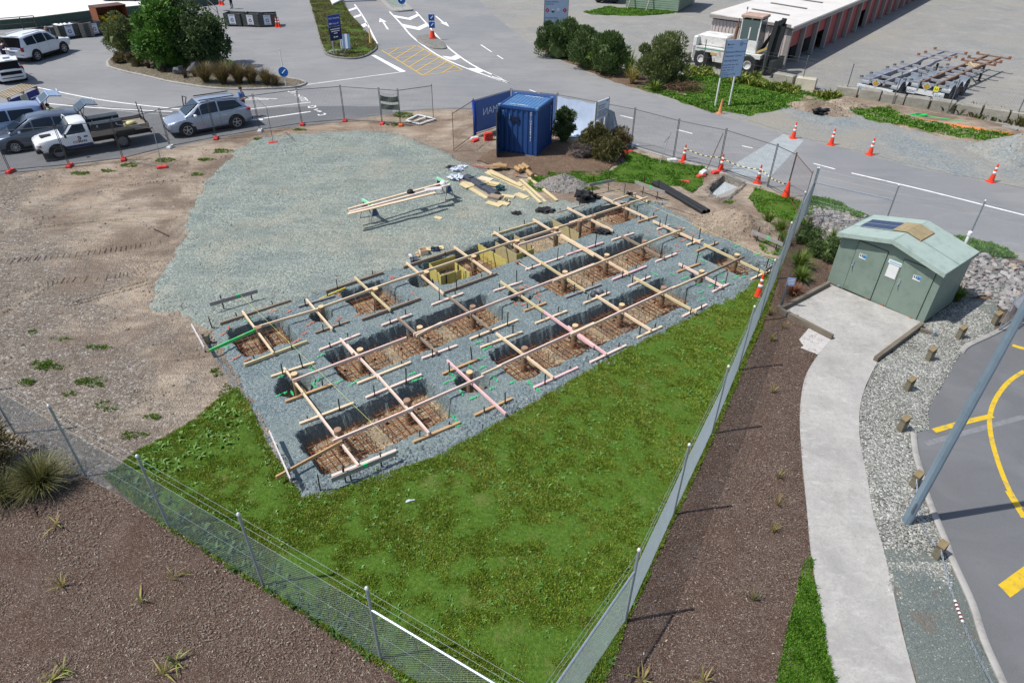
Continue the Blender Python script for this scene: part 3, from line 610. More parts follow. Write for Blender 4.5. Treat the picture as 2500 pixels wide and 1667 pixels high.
BAT=[('F1',(360,785),(1072,552),M_aged,.09),('F1',(605,1202),(1238,965),M_treat,.09),('F1',(1145,612),(1512,503),M_grey,0),('F1',(1315,877),(1658,758),M_aged,0),('F1',(1425,462),(2002,270),M_aged,.09),('F2',(-70,1570),(522,1355),M_aged,.1),('F1',(1360,1052),(1768,890),M_pink,0),('F1',(875,1317),(1308,1175),M_pine,0),('F4',(125,567),(412,460),M_pink,0),('F5',(985,312),(1458,122),M_pine,0),('F5',(350,470),(762,318),M_brownw,0),
 ('F2',(350,1042),(882,868),M_aged,.09),('F2',(750,1300),(1292,1105),M_aged,.09),('F2',(1240,722),(1692,590),M_treat,.09),('F2',(1890,492),(2172,413),M_grey,0),('F2',(635,1422),(952,1303),M_pink,0),('F2',(1260,1282),(1547,1188),M_pink,0),('F2',(1580,1067),(1962,938),M_pink,0),('F3',(125,832),(457,718),M_rose,0),('F3',(115,1217),(437,1098),M_grey,0),('F2',(1565,1482),(1787,1400),M_brownw,0),('F4',(1595,547),(1897,428),M_pine,0),
 ('F3',(770,532),(947,478),M_brownw,0),('F3',(950,597),(1062,558),M_pink,0),('F3',(1220,742),(1367,688),M_pine,0),('F3',(1308,797),(1502,718),M_brownw,0),('F3',(535,697),(737,633),M_pink,0),('F3',(935,892),(1127,818),M_pink,0),('F3',(540,1057),(852,933),M_rose,0),('F3',(685,1117),(887,1028),M_pink,0),('F3',(1130,987),(1342,908),M_brownw,0),('F3',(1455,1167),(1602,1093),M_pink,0),('F3',(1805,1052),(1992,968),M_pine,0),('F3',(280,1272),(517,1173),M_pine,0),('F3',(1180,1392),(1402,1283),M_pink,0),
 ('F4',(970,697),(1427,513),M_pine,0),('F4',(1070,777),(1467,628),M_pine,0),('F4',(510,882),(847,758),M_pink,0),('F4',(705,1032),(1047,888),M_brownw,0),('F4',(1580,1162),(2002,968),M_rose,0),('F4',(1010,1427),(1372,1263),M_brownw,0),('F5',(1060,437),(1552,233),M_pink,0),
 ('F5',(475,667),(952,483),M_pine,0),('F5',(1480,827),(1892,653),M_brownw,0),('F5',(760,1130),(1328,900),M_pink,0),('F6',(180,1277),(577,1088),M_pink,0),('F6',(695,1007),(967,883),M_pine,0)]
_stk=MB(); _stk.box((0,0,.0),(.028,.028,1.)); _stake=_stk.build('stake_source',M_stake); _smesh=_stake.data; _smesh.name='stake'; bpy.data.objects.remove(_stake)
def stake(p,ztop,label,group,zbot=-.12,tilt=.05,mat=None):
    o=bpy.data.objects.new('stake',_smesh); COL.objects.link(o); o.location=(p.x,p.y,(ztop+zbot)/2); o.scale=(1,1,ztop-zbot)
    o.rotation_euler=(random.uniform(-tilt,tilt),random.uniform(-tilt,tilt),random.uniform(0,3)); return tag(o,label,'stake',group)
for k,p,q,m_,th in BAT:
    z=ZB; a=W(k,*p,z);b=W(k,*q,z); c=(a+b)/2
    timber('batten',k,p,q,z if not th else z+.01,.075 if not th else .06,.06 if not th else .1,m_,'%s pegged batten on gravel by the %s'%(CN[id(m_)],spot(c)),'battens pegged beside the pits')
    n=Vector((-(b-a).y,(b-a).x,0)).normalized()*(.052 if not th else .045)
    for f in (.2+random.uniform(-.06,.08),.78+random.uniform(-.08,.08)):
        s=1 if random.random()<.6 else -1
        stake(a.lerp(b,f)+n*s,random.choice([.24,.3,.36,.48,.62]) ,'slim dark batten stake by the %s'%spot(c),'stakes pegging the battens')
# ---- profile boards (height boards on tall stakes)
def profile(k,p,q,z,stakes,mat,label,mark=None,h=.14):
    t=thing('profile_board',label,'profile board',((W(k,*p,z)+W(k,*q,z))/2).xy.to_3d()); a=W(k,*p,z);b=W(k,*q,z)
    n=Vector((-(b-a).y,(b-a).x,0)).normalized()
    m=MB(); m.bar(a,b,.03,h); bd=m.build('board',mat,t,world=True)
    for f,zt in stakes:
        m=MB(); c=a.lerp(b,f)+n*.032; m.box((c.x,c.y,(zt-.1)/2),(.03,.03,zt+.1)); m.build('leg',M_stake,t,world=True)
    if mark is not None:
        m=MB(); c=a.lerp(b,mark); d=(b-a).normalized()
        m.add([c+d*-.07+n*-.019+Vector((0,0,h/2+.004)),c+d*.07+n*-.019+Vector((0,0,h/2+.004)),c+d*.0+n*-.019+Vector((0,0,-h/2+.01)),c+d*-.07+n*.019+Vector((0,0,h/2+.004)),c+d*.07+n*.019+Vector((0,0,h/2+.004)),c+d*0+n*.019+Vector((0,0,-h/2+.01))],[(0,2,1),(3,4,5),(0,1,4,3)]); m.build('green_mark',M_sprayg,bd,world=False)
        bd.children[0].matrix_parent_inverse=Matrix.Identity(4); bd.children[0].location=-Vector(t.location)
    return t
M_sprayg=mk('green_spray_paint',A(60,215,130,.85),.8,var=.1); M_sprayo=mk('orange_spray_paint',A(232,120,76,.85),.8,var=.1)
profile('F1',(255,592),(738,455),.42,[(.25,.62),(.85,.4)],M_grey,'weathered grey profile board with a green mark at the edge of the gravel platform',.6)
profile('F1',(75,800),(205,1035),.4,[(.2,.36),(.75,.36)],M_white_board,'whitewashed profile board standing on the bare earth beside the green timber')
profile('F5',(212,742),(397,1165),.42,[(.28,.4),(.85,.4)],M_white_board,'whitewashed profile board on stakes at the lawn corner of the dig')
profile('F5',(755,1165),(1328,925),.36,[(.2,.62),(.28,.36),(.76,.36)],M_grey,'long weathered grey profile board standing at the lawn edge of the gravel',.52)
profile('F3',(330,195),(562,148),.5,[(.17,.95),(.8,.95)],M_grey,'grey profile board on tall stakes beside the small gravel heap',.45)
profile('F3',(750,165),(1020,262),.5,[(.28,.95),(.76,.95)],M_grey,'grey profile board on tall stakes across the black pipes',.52)
profile('F3',(1810,615),(2097,737),.45,[(.2,.75),(.82,.75)],M_grey,'grey profile board on stakes beside the flax plants',.53)
profile('F3',(1935,975),(2010,925),.4,[(.15,.85),(.9,.5)],M_grey,'short grey profile board beside the cone at the wire fence corner')
for k,p,zt,l in (('F1',(282,838),.45,'thin pink peg standing in weeds at the corner of the dig'),('F5',(665,1270),.62,'pale wooden peg standing between the two corner profile boards'),('F3',(648,285),.55,'pale wooden peg behind the end of the dig')):
    stake(W(k,*p),zt,l,None); 
# ---- rebar cages
def cage_proto():
    t=thing('rebar_cage','x','rebar cage'); A2,B2=.74,.68; r=.0085
    def mat(z,name,sp):
        m=MB(); x=-A2
        while x<=A2+.01: m.tube([(x+random.uniform(-.01,.01),-B2-.02,z),(x+random.uniform(-.01,.01),B2+.02,z+random.uniform(-.01,.01))],r,3,cap=False); x+=sp
        y=-B2
        while y<=B2+.01: m.tube([(-A2-.02,y+random.uniform(-.01,.01),z+.014),(A2+.02,y+random.uniform(-.01,.01),z+.014)],r,3,cap=False); y+=sp
        m.build(name,M_rust,t)['kind']='stuff'
    mat(.07,'bottom_mat',.18); mat(.34,'top_mat',.2)
    m=MB()
    for i in range(6):
        x=-A2+i*A2*2/5
        for y in(-B2,B2): m.tube([(x,y,.03),(x,y,.38+random.uniform(-.04,.12))],r*1.15,3)
    for i in range(1,5):
        y=-B2+i*B2*2/5
        for x in(-A2,A2): m.tube([(x,y,.03),(x,y,.38+random.uniform(-.04,.12))],r*1.15,3)
    m.build('uprights',M_rust,t)['kind']='stuff'
    m=MB()
    for x in(-.5,.1,.5):
        for y in(-.45,.4): m.box((x,y,.035),(.06,.05,.06))
    m.build('spacers',mk('black_plastic',(.02,.02,.022),.6),t)['kind']='stuff'
    return t
_cg=cage_proto(); first=True
for r,i in [(0,0),(0,1),(0,3),(0,4),(0,5),(0,6),(0,8),(1,1),(1,2),(1,3),(1,5),(1,6),(1,7),(2,0),(2,2),(2,4),(2,7),(2,8)]:
    off={(2,4):.1,(2,7):-.45}.get((r,i),0)
    p=fr(2.03*i+off+random.uniform(-.05,.05),ROWB[r]+random.uniform(-.03,.05),PITZ-.01); rz=FA+random.uniform(-.03,.03)
    lab='rusty rebar cage in the pit at the %s'%spot(p)
    if first: first=False; _cg.location=p; _cg.rotation_euler=(0,0,rz); tag(_cg,lab,'rebar cage','rebar cages in the pits')
    else: dup(_cg,p,rz,lab,'rebar cages in the pits')
# ---- formwork
def panel(pts,label,mat,zb=-.5,zt=.14,studs=2,side=1):
    a=W('F2',*pts[0],zt);b=W('F2',*pts[1],zt); t=thing('formwork_panel',label,'formwork',(a.x/2+b.x/2,a.y/2+b.y/2,zb),0,None)
    m=MB(); m.bar(Vector((a.x,a.y,(zb+zt)/2)),Vector((b.x,b.y,(zb+zt)/2)),.02,zt-zb); m.build('ply_sheet',mat,t,world=True)
    n=Vector((-(b-a).y,(b-a).x,0)).normalized()*side
    for i in range(studs):
        c=a.lerp(b,(i+.5)/studs)+n*.03; m=MB(); m.box((c.x,c.y,(zb+zt)/2-.03),(.04,.04,zt-zb+.05)); m.build('stud',M_stake if i%2==0 else M_treat,t,world=True)
    return t
panel([(610,1000),(728,1130)],'yellow formwork ply forming the left side of the open box in the pit',M_form,side=1)
panel([(725,1130),(932,1064)],'yellow formwork ply forming the low front of the open box in the pit',M_form,zt=.1,side=-1)
panel([(868,990),(1018,1098)],'yellow formwork ply forming the side of the open box next to rebar',M_form,side=-1)
panel([(615,1002),(872,922)],'yellow formwork ply lining the back of the open box in the pit',M_form,zt=.02)
panel([(1103,803),(1392,975)],'bright yellow formwork panel standing alone across the pit',M_form,studs=3)
panel([(1277,785),(1492,910)],'pale yellow formwork panel behind the lone bright panel',M_formg,studs=3)
panel([(1466,713),(1645,822)],'pale yellow formwork panel nearest the bare clay floor',M_formg)
panel([(1490,912),(1665,852)],'low yellow formwork strip joining two panels at the pit edge',M_form,zt=.08,studs=1,side=-1)
panel([(1810,536),(2118,697)],'large grey-yellow formwork panel across the far part of the pit',M_formg,studs=3)
# ---- string lines
for k,pts,z in (('F1',[(560,490),(2000,1890)],.45),('F3',[(430,175),(2060,900)],.45)):
    a=W(k,*pts[0],z);b=W(k,*pts[1],z); o=MB().tube([a,b],.0035,3).build('string_line',mk('builders_twine',A(220,225,130,.8),.8)); tag(o,('yellow builders string stretched over the pits from the grey profile board' if k=='F1' else 'yellow builders string stretched along the far end of the gravel'),'string')
# ---- sprayed marks (parts of the pad)
def spray(k,x,y,L,ang,mat,w=.06):
    c=W(k,x,y,PADZ); m=MB()
    for i in range(int(30*L/.3)):
        t_=random.uniform(-.5,.5)*L; s_=random.gauss(0,w*.33); d=Vector((math.cos(ang),math.sin(ang),0)); n=Vector((-d.y,d.x,0))
        p=c+d*t_+n*s_+Vector((0,0,.028+random.uniform(-.004,.012))); r=random.uniform(.008,.022)
        m.add([p+Vector((r*math.cos(q+i),r*.8*math.sin(q+i),0)) for q in (0,1.26,2.5,3.8,5.0)],[(0,1,2,3,4)])
    m.build('paint_mark',mat,PAD)
for x,y in ((445,830),(390,895),(520,1135),(640,1150),(900,665),(1215,885),(1560,500),(1270,790),(1550,745),(2095,325),(1130,965),(1050,670),(1740,705)): spray('F1',x,y,random.uniform(.2,.36),FA+random.choice([0,1.4,.3]),M_sprayo,.05)
for x,y in ((235,1150),(440,1310),(1600,1240),(1705,1310),(1470,1410),(1560,1420),(1700,1360)): spray('F2',x,y,random.uniform(.2,.36),FA+random.choice([0,1.4]),M_sprayo,.045)
for x,y in ((870,620),(1130,750),(1140,800),(940,425),(980,640),(1270,640),(1190,700)): spray('F3',x,y,random.uniform(.2,.4),FA+random.choice([0,1.4]),M_sprayo,.05)
for x,y in ((1375,1110),(1280,1240),(970,1320),(1365,1345),(1560,1370),(1700,1390),(1310,1410),(1090,1490),(980,1500),(430,1020),(640,760)): spray('F1',x,y,random.uniform(.2,.36),FA+random.choice([0,.2,1.5]),M_sprayg,.05)
for x,y in ((1050,735),(1130,790),(1080,880),(1095,970),(970,965),(800,1050),(760,1110),(890,1215),(1010,1260),(1210,1080),(1190,1170),(1380,1110),(1540,1120),(1610,1180),(395,1040),(450,1095),(820,1460),(875,1525)): spray('F4',x,y,random.uniform(.24,.42),FA+random.choice([0,0,1.5]),M_sprayg,.055)
for x,y in ((1680,750),(1860,830),(1980,890),(1325,830),(930,1010),(1090,1010),(1200,1045),(1530,1015),(1670,1035),(1740,1035),(1330,1105),(1440,1115),(1540,1075),(1360,1240),(1350,1175),(1370,890)): spray('F3',x,y,random.uniform(.2,.42),FA+random.choice([0,0,1.5]),M_sprayg,.05)
# ---- coarse stones along the lawn edge, loose stones on the platform (nobody could count them)
def stones(name,pts,sizes,mat,label,cat='stones'):
    base=np.array([(1,0,0),(-1,0,0),(0,1,0),(0,-1,0),(0,0,.8),(0,0,-.8)],float); fa=np.array([(0,2,4),(2,1,4),(1,3,4),(3,0,4),(2,0,5),(1,2,5),(3,1,5),(0,3,5)])
    n=len(pts); P=np.array([tuple(p) for p in pts]); sz=np.array(sizes)
    ang=RNG.uniform(0,6.28,n); st=RNG.uniform(.6,1.25,(n,6,1)); v=base[None]*st
    c,s_=np.cos(ang)[:,None],np.sin(ang)[:,None]; x=v[:,:,0]*c-v[:,:,1]*s_; y=v[:,:,0]*s_+v[:,:,1]*c; tz=v[:,:,2]*.75+RNG.normal(0,.15,(n,6))
    V=np.stack([x,y,tz],2)*sz[:,None,None]+P[:,None,:]; F=(fa[None]+np.arange(n)[:,None,None]*6).reshape(-1,3)
    me=bpy.data.meshes.new(name); me.from_pydata(V.reshape(-1,3).tolist(),[],F.tolist()); me.materials.append(mat); me.update()
    o=bpy.data.objects.new(name,me); COL.objects.link(o); o['kind']='stuff'; tag(o,label,cat); return o
def stone_mat(name,stops):
    t=NT(name,.9,0,.2); g=t.n.new('ShaderNodeNewGeometry'); c=t.ramp(g.outputs['Random Per Island'],stops); return t.out(t.mix(.3,c,t.ramp(t.noise(30,3),[(.3,sc(stops[0][1],1.)),(.7,stops[-1][1])])))
M_stone=stone_mat('blue_stone',[(0,A(84,98,104)),(.5,A(118,132,137)),(.85,A(140,152,154)),(1,A(182,188,186))])
M_stone2=stone_mat('green_grey_stone',[(0,A(98,110,106)),(.5,A(142,152,146)),(1,A(196,200,194))])
pts=[];szs=[]
for i in range(5200):
    a=random.uniform(-1.5,17.6); t_=random.random()
    f=np.interp(a,[-1.6,-1.1,.34,1.65,4.05,6.5,8.65,12.7,14.6,16.2,17.6],[1.25,1.4,1.8,2.05,1.95,1.72,1.66,1.63,1.65,1.3,.95])
    b=f-abs(random.gauss(0,.32))+.08
    pts.append(fr(a,b,.03+.05*min(1,max(0,(f-b)/.3)))); szs.append(random.uniform(.015,.05) if random.random()<.8 else random.uniform(.04,.07))
for i in range(900):
    b=random.uniform(-7.,1.2); pts.append(fr(-1.45+abs(random.gauss(0,.12))-.08,b,.03)); szs.append(random.uniform(.015,.045))
stones('edge_stones',pts,szs,M_stone,'coarse blue-grey stones banked along the lawn edge of the dig')
_pl=[(p.x,p.y) for p in PLAT]; xs=[p[0] for p in _pl];ys=[p[1] for p in _pl]
X=RNG.uniform(min(xs),max(xs),16000);Y=RNG.uniform(min(ys),max(ys),16000); k=inpoly(X,Y,_pl); _e=[q for q in resample(PLAT[-9:]+PLAT[:9],.04,False)]; _e=[q+Vector((random.gauss(0,.22),random.gauss(0,.22))) for q in _e]; X=np.concatenate([X[k],[q.x for q in _e]]);Y=np.concatenate([Y[k],[q.y for q in _e]]); k=np.ones(len(X),bool); _in=inpoly(X,Y,_pl)
stones('loose_stones',[(x,y,.10 if i_ else .035) for x,y,i_ in zip(X[k],Y[k],_in)],[random.uniform(.012,.032) for _ in range(int(k.sum()))],M_stone2,'loose green-grey stones strewn over the gravel platform')
pts=[];szs=[]
for i in range(6000):
    a=random.uniform(-1.3,17.5);b=random.uniform(-7.3,1.3)
    if any(p[0]-.1<a<p[1]+.1 and p[2]-.1<b<p[3]+.1 for p in PITS) or any((a-h[0])**2+(b-h[1])**2<(h[2]+.1)**2 for h in HOLES): continue
    pts.append(fr(a,b,PADZ+.01)); szs.append(random.uniform(.008,.022))
stones('loose_stones',pts,szs,M_stone,'small loose blue-grey stones between the foundation pits')
pts=[];szs=[]
for p_ in PITS:
    for i in range(int((p_[1]-p_[0])*70)): pts.append(fr(random.uniform(p_[0]+.15,p_[1]-.15),random.uniform(p_[2]+.1,p_[3]-.12),PITZ+.01)); szs.append(random.uniform(.012,.04))
stones('clay_stones',pts,szs,stone_mat('clay_stone',[(0,A(120,96,66)),(.6,A(176,150,112)),(1,A(176,176,164))]),'broken clay and stones on the floors of the pits')
# ================================================================ fences
M_galv=mk('galvanised_steel',A(176,186,194,.8),.42,metal=.55,var=.12,scale=8); M_galvd=mk('dull_galvanised',A(120,124,126,.8),.55,metal=.4,var=.15,scale=8)
M_wire=mk('fence_wire',A(176,187,191,.82),.5,metal=.25,var=.08); M_cap=mk('post_cap',A(224,228,230,.85),.4,metal=.3,var=.05)
def chain_fence(label,posts,rails,top=2.28,mesh=1.68,wires=(1.95,2.2),pitch=.062,r=.0018,post_r=.03,railz=1.66,name='chain_link_fence',wirem=None,postm=None):
    wirem=wirem or M_wire; postm=postm or M_galv
    t=thing(name,label,'fence',(posts[0][0],posts[0][1],0)); P=[Vector((x,y,0)) for x,y in posts]
    for p in P:
        m=MB(); m.tube([p+Vector((0,0,-.2)),p+Vector((0,0,top))],post_r,8); po=m.build('post',postm,t,world=True,autosmooth=40)
        m=MB(); m.lathe([(post_r*1.2,top-.04),(post_r*1.25,top),(post_r*.9,top+.03),(.005,top+.045)],c=p,n=8); c=m.build('post_cap',M_cap if postm is M_galv else postm,po,world=True,smooth=True)
    for i in range(len(P)-1):
        a,b=P[i],P[i+1]; d=(b-a); L=d.length; d.normalize(); m=MB(); n=int(L/pitch); z0=.03; dx=mesh-z0
        nn=Vector((-d.y,d.x,0))*.004
        # diamond mesh: two families of diagonal wires clipped to the bay
        for s in (1,-1):
            k=-int(dx/pitch)-1
            while k*pitch<L+dx:
                x0=k*pitch; x1=x0+dx if s>0 else x0-dx
                za,zb=z0,mesh; xa,xb=x0,x1
                def clip(xa,za,xb,zb):
                    lo,hi=0.,1.
                    dxx=xb-xa
                    for bound,sg in ((0,1),(L,-1)):
                        fa=(xa-bound)*sg; fb=(xb-bound)*sg
                        if fa<0 and fb<0: return None
                        if fa<0: lo=max(lo,fa/(fa-fb))
                        if fb<0: hi=min(hi,fa/(fa-fb))
                    if hi<=lo: return None
                    return xa+(xb-xa)*lo,za+(zb-za)*lo,xa+(xb-xa)*hi,za+(zb-za)*hi
                c=clip(xa,za,xb,zb)
                if c: m.tube([a+d*c[0]+nn*s+Vector((0,0,c[1])),a+d*c[2]+nn*s+Vector((0,0,c[3]))],r,3,cap=False)
                k+=1
        m.build('wire_mesh',wirem,t,world=True)
        m=MB()
        for z in (mesh,.9,.05)+tuple(wires): m.tube([a+Vector((0,0,z))+nn,b+Vector((0,0,z))+nn],.0026,4)
        m.build('strand_wires',wirem,t,world=True)
        if i in rails:
            m=MB(); m.tube([a+Vector((0,0,railz)),b+Vector((0,0,railz))],.024,8); m.build('top_rail',postm,t,world=True,autosmooth=40)
    return t
chain_fence('galvanised chain-link fence between the mulch bed and the lawn',[(-15.6,13.9),(-12.9,12.35),(-10.3,10.93),(-7.62,9.43),(-5.05,7.98),(-2.38,6.47),(.45,4.85)],[5],r=.0015) 
chain_fence('galvanised chain-link fence between the lawn and the footpath mulch',[(.45,4.80),(2.3,7.30),(3.76,9.95),(5.3,12.67),(6.75,15.42),(8.2,18.15),(9.65,20.88),(11.1,23.6),(12.55,26.19)],[0,7],r=.0026)
chain_fence('galvanised chain-link fence between the green toilet block and the road',[(12.6,26.17),(15.05,24.42),(17.6,23.0),(20.1,21.5),(22.7,20.0)],[0],r=.0014)
chain_fence('dull chain-link fence along the concrete blocks of the truck yard',[(10.6,54.2),(14.3,53.0),(17.89,50.0),(20.12,47.99),(22.3,45.75),(24.57,43.78),(27.17,41.93),(30.3,40.2),(33.5,38.4)],[],top=2.07,mesh=1.7,wires=(1.9,),pitch=.14,r=.002,postm=M_galvd,wirem=M_galvd)
# ================================================================ temporary site fencing
M_tf=mk('temporary_fence_steel',A(96,98,98,.8),.5,metal=.4,var=.2,scale=5); M_tfr=mk('rusty_fence_steel',A(128,92,76,.8),.65,metal=.2,var=.25,scale=5)
M_red=mk('red_plastic',A(224,72,62,.85),.5,var=.12,scale=5,dirt=A(210,120,110)); M_whp=mk('white_plastic',A(226,226,224,.85),.5,var=.06,scale=5); M_or=mk('orange_plastic',A(232,112,48,.85),.5,var=.1)
def tpanel(p,q,label,h=2.1,mat=None,group='temporary fence panels',step=.075,banner=None):
    mat=mat or M_tf; p=Vector((p[0],p[1],0));q=Vector((q[0],q[1],0)); d=q-p; L=d.length-.06; t=thing('temporary_fence_panel',label,'fence panel',(p.x,p.y,0),math.atan2(d.y,d.x),group)
    z0=.14; m=MB()
    for x in (.03,L+.03): m.tube([(x,0,.03),(x,0,h)],.017,6)
    for z in (z0,h-.1): m.tube([(.03,0,z),(L+.03,0,z)],.018,6)
    m.build('frame',mat,t,autosmooth=40)
    m=MB(); n=int(L/step)
    for i in range(1,n): m.tube([(.03+i*L/n,0,z0),(.03+i*L/n,0,h-.1)],.0027,3,cap=False)
    for z in (.45,.75,1.05,1.35,1.65): m.tube([(.03,.003,z),(L+.03,.003,z)],.002,3,cap=False)
    m.build('wire_mesh',mat,t)
    if banner: banner(t,L,h)
    return t
_ft=MB()
def foot_mesh(mat):
    m=MB(); prof=[(q*.75,r_*.95) for q,r_ in [(-.32,-.11),(-.2,-.13),(-.06,-.12),(.06,-.12),(.2,-.13),(.32,-.11),(.32,.11),(.2,.13),(.06,.12),(-.06,.12),(-.2,.13),(-.32,.11)]]
    m.loft([[(x,y,0) for x,y in prof],[(x,y,.11) for x,y in prof],[(x*.88,y*.8,.15) for x,y in prof]]); o=m.build('ballast_block',mat); me=o.data; bpy.data.objects.remove(o); return me
_fm={k:foot_mesh(m_) for k,m_ in (('red',M_red),('white',M_whp),('orange',M_or))}
def foot(p,col,label,rz=0,z=0,tilt=0):
    o=bpy.data.objects.new('ballast_block',_fm[col]); COL.objects.link(o); o.location=(p.x,p.y,z); o.rotation_euler=(tilt,0,rz); return tag(o,label,'ballast block','plastic fence feet')
FL=[('Z1',-330,1575),('Z1',95,1502),('Z1',610,1455),('Z1',1078,1400),('Z1',1485,1292),('Z1',1885,1215),('Z2',128,1150),('Z2',493,1092),('Z2',862,1060),('Z2',1188,1085),('Z2',1348,1098)]
FP=[W(*f) for f in FL]; FCOL=['red','red','red','red','white','red','white','red','red','red','orange']
_near=['behind the dark grey car','in front of the white flatbed truck','behind the white flatbed truck tray','beside the front of the silver SUV','along the side of the silver SUV','behind the tail of the silver SUV','at the parking bay end','across the give way road','with a folded net hung on it','next to the loose white frame']
for i in range(len(FP)-1): tpanel(FP[i],FP[i+1],'grey wire site fence panel '+_near[i])
tpanel(FP[-1],W('Z2',1638,1050),'last grey wire site fence panel beside the white frame on the ground')
for i,(p,c) in enumerate(zip(FP,FCOL)):
    if i==0: continue
    foot(p,c,'%s plastic foot of the site fence %s'%(c,['','below the dark grey car','below the white truck bonnet','below the white truck tray','by the white truck tail','by the silver SUV door','behind the silver SUV','at the parking bay end','at the give way road','below the hung net','near the loose white frame'][i]),random.uniform(1.5,2.1))
# braces of the fence
def brace(k,pts,label,footcol='red'):
    a,b,c=[W(k,*p[:2],p[2]) for p in pts]; t=thing('fence_brace',label,'brace',(c.x,c.y,0)); m=MB(); m.tube([a,b],.016,6); m.tube([b,c],.016,6)
    if len(pts)>2: m.tube([c,Vector((a.x,a.y,.1))],.016,6)
    m.build('stay',M_galvd,t,world=True); foot(c,footcol,'red plastic foot weighing down %s'%label.replace('grey steel ','the '),.4)
brace('Z1',[(1015,1085,1.9),(1330,1118,1.6),(1410,1450,.1)],'grey steel fence brace behind the white flatbed truck')
brace('Z2',[(100,865,1.9),(182,940,1.75),(238,1240,.1)],'grey steel fence brace behind the silver SUV')
# net hung on the fence
def net():
    a=W('Z2',1165,800,1.9); b=W('Z2',1325,810,1.9); m=MB(); rows=[]
    for i in range(7):
        f=i/6; rows.append([a.lerp(b,j/8)+Vector((.03*math.sin(j*2+i),-.05-.02*math.sin(i+j),-.95*f*(1-.12*math.sin(PI*j/8))-.12*math.sin(PI*j/8))) for j in range(9)])
    for i in range(6):
        for j in range(8): m.tube([rows[i][j],rows[i+1][j]],.006,3,cap=False); m.tube([rows[i][j],rows[i][j+1]],.006,3,cap=False)
    vs=[p for r in rows for p in r]; m.add(vs,[(i*9+j,i*9+j+1,i*9+j+10,i*9+j+9) for i in range(6) for j in range(8) if (i*7+j*3)%3])
    tag(m.build('shade_net',mk('dark_green_net',A(92,100,92,.8),.9,var=.2)),'dark green net hung folded over the wire site fence','net')
net()
def white_frame():
    t=thing('frame_sign','white painted timber frame lying on gravel by the end of the site fence','frame',W('Z2',1520,1040)); 
    P=WL('Z2',[(1395,1050),(1500,1000),(1650,1035),(1515,1080)],.12)
    for i in range(4): m=MB(); m.bar(P[i],P[(i+1)%4],.12,.05); m.build('frame_rail',M_whp,t,world=True)
    m=MB(); a=(P[0]+P[3])/2; b=(P[1]+P[2])/2; m.bar(a,b,.1,.05); m.build('middle_rail',M_whp,t,world=True)
white_frame()
# panels near the container and along the road
def banner_blue(txt):
    def f(t,L,h):
        m=MB(); m.box((L/2+.03,-.03,h/2+.05),(L-.05,.008,h-.35)); b=m.build('banner',mk('blue_mesh_banner',A(98,128,188,.85),.8,var=.08),t)
        if txt:
            o=text('COMAN',.55,M_wtext,(L*.58,-.036,h*.5),(PI/2,0,0),mirror=True); o.parent=b; o.name='banner_lettering'
    return f
def banner_plain(col,nm):
    def f(t,L,h):
        m=MB(); N=14; rows=[[(.05+(L-.05)*j/N,-.05-.10*abs(noise.noise(Vector((j*.9,i*.35,L))))*(1+1.8*(1-i/8)**2)-.35*(1-i/8)**3,.02+(h-.19)*i/8-.06*math.sin(PI*j/N*2)**2) for j in range(N+1)] for i in range(9)]
        m.add([p for r in rows for p in r],[(i*(N+1)+j,i*(N+1)+j+1,(i+1)*(N+1)+j+1,(i+1)*(N+1)+j) for i in range(8) for j in range(N)]); m.build(nm,mk('pale_blue_tarp',A(196,212,236,.92),.5,var=.08,scale=2),t,smooth=True)
    return f
def text(s,size,mat,loc,rot,mirror=False,align='CENTER',ext=.002,bold=False):
    cu=bpy.data.curves.new('lettering','FONT'); cu.body=s; cu.size=size; cu.align_x=align; cu.extrude=ext; cu.resolution_u=2
    if bold: cu.offset=size*.018
    o=bpy.data.objects.new('lettering',cu); COL.objects.link(o); dg=bpy.context.evaluated_depsgraph_get(); me=bpy.data.meshes.new_from_object(o.evaluated_get(dg)); bpy.data.objects.remove(o); bpy.data.curves.remove(cu)
    me.materials.clear(); me.materials.append(mat)
    if mirror: me.transform(Matrix.Scale(-1,4,(1,0,0))); me.flip_normals()
    ob=bpy.data.objects.new('lettering',me); COL.objects.link(ob); ob.location=loc; ob.rotation_euler=rot; return ob
M_wtext=mk('white_lettering',A(236,240,246,.9),.5,var=.02); M_dtext=mk('navy_lettering',(.03,.045,.10),.5,var=.02)
pA=W('Z2',1808,1325); pB=W('Z2',1985,1195); pC=W('Z3',165,1090); 
tpanel(pA,pB,'rusty bare site fence panel standing open left of the blue container',mat=M_tfr)
tpanel(pB,pC,'site fence panel carrying a blue printed banner behind the container',banner=banner_blue(True))
foot(W('Z2',1990,1215),'white','white plastic fence foot at the rolled blue banner',.5); foot(W('Z2',1995,1235),'red','red plastic fence foot under the rolled blue banner',.9)
for i in range(3): foot(W('Z2',2110,1225),'red','red plastic fence foot stacked beside the blue container, layer %s'%['at the bottom','in the middle','on top'][i],.35+.1*i,.15*i)
m=MB(); _a=W('Z2',1997,1190); m.tube([(_a.x,_a.y-.08,.12),(_a.x,_a.y-.08,1.),(_a.x-.06,_a.y-.1,2.0)],[.075,.09,.1],10); tag(m.build('rolled_banner',mk('royal_blue_fabric',A(38,80,170,.8),.8,var=.2,scale=4),smooth=True),'rolled blue banner tied upright to a site fence post','banner')
FR=[W('Z3',170,1090),W('Z3',560,1135),W('Z3',930,1215),W('Z3',1213,1278),W('Z3',1580,1388),W('Z3',1975,1480),W('Z4',235,1465),W('Z4',375,1540)]
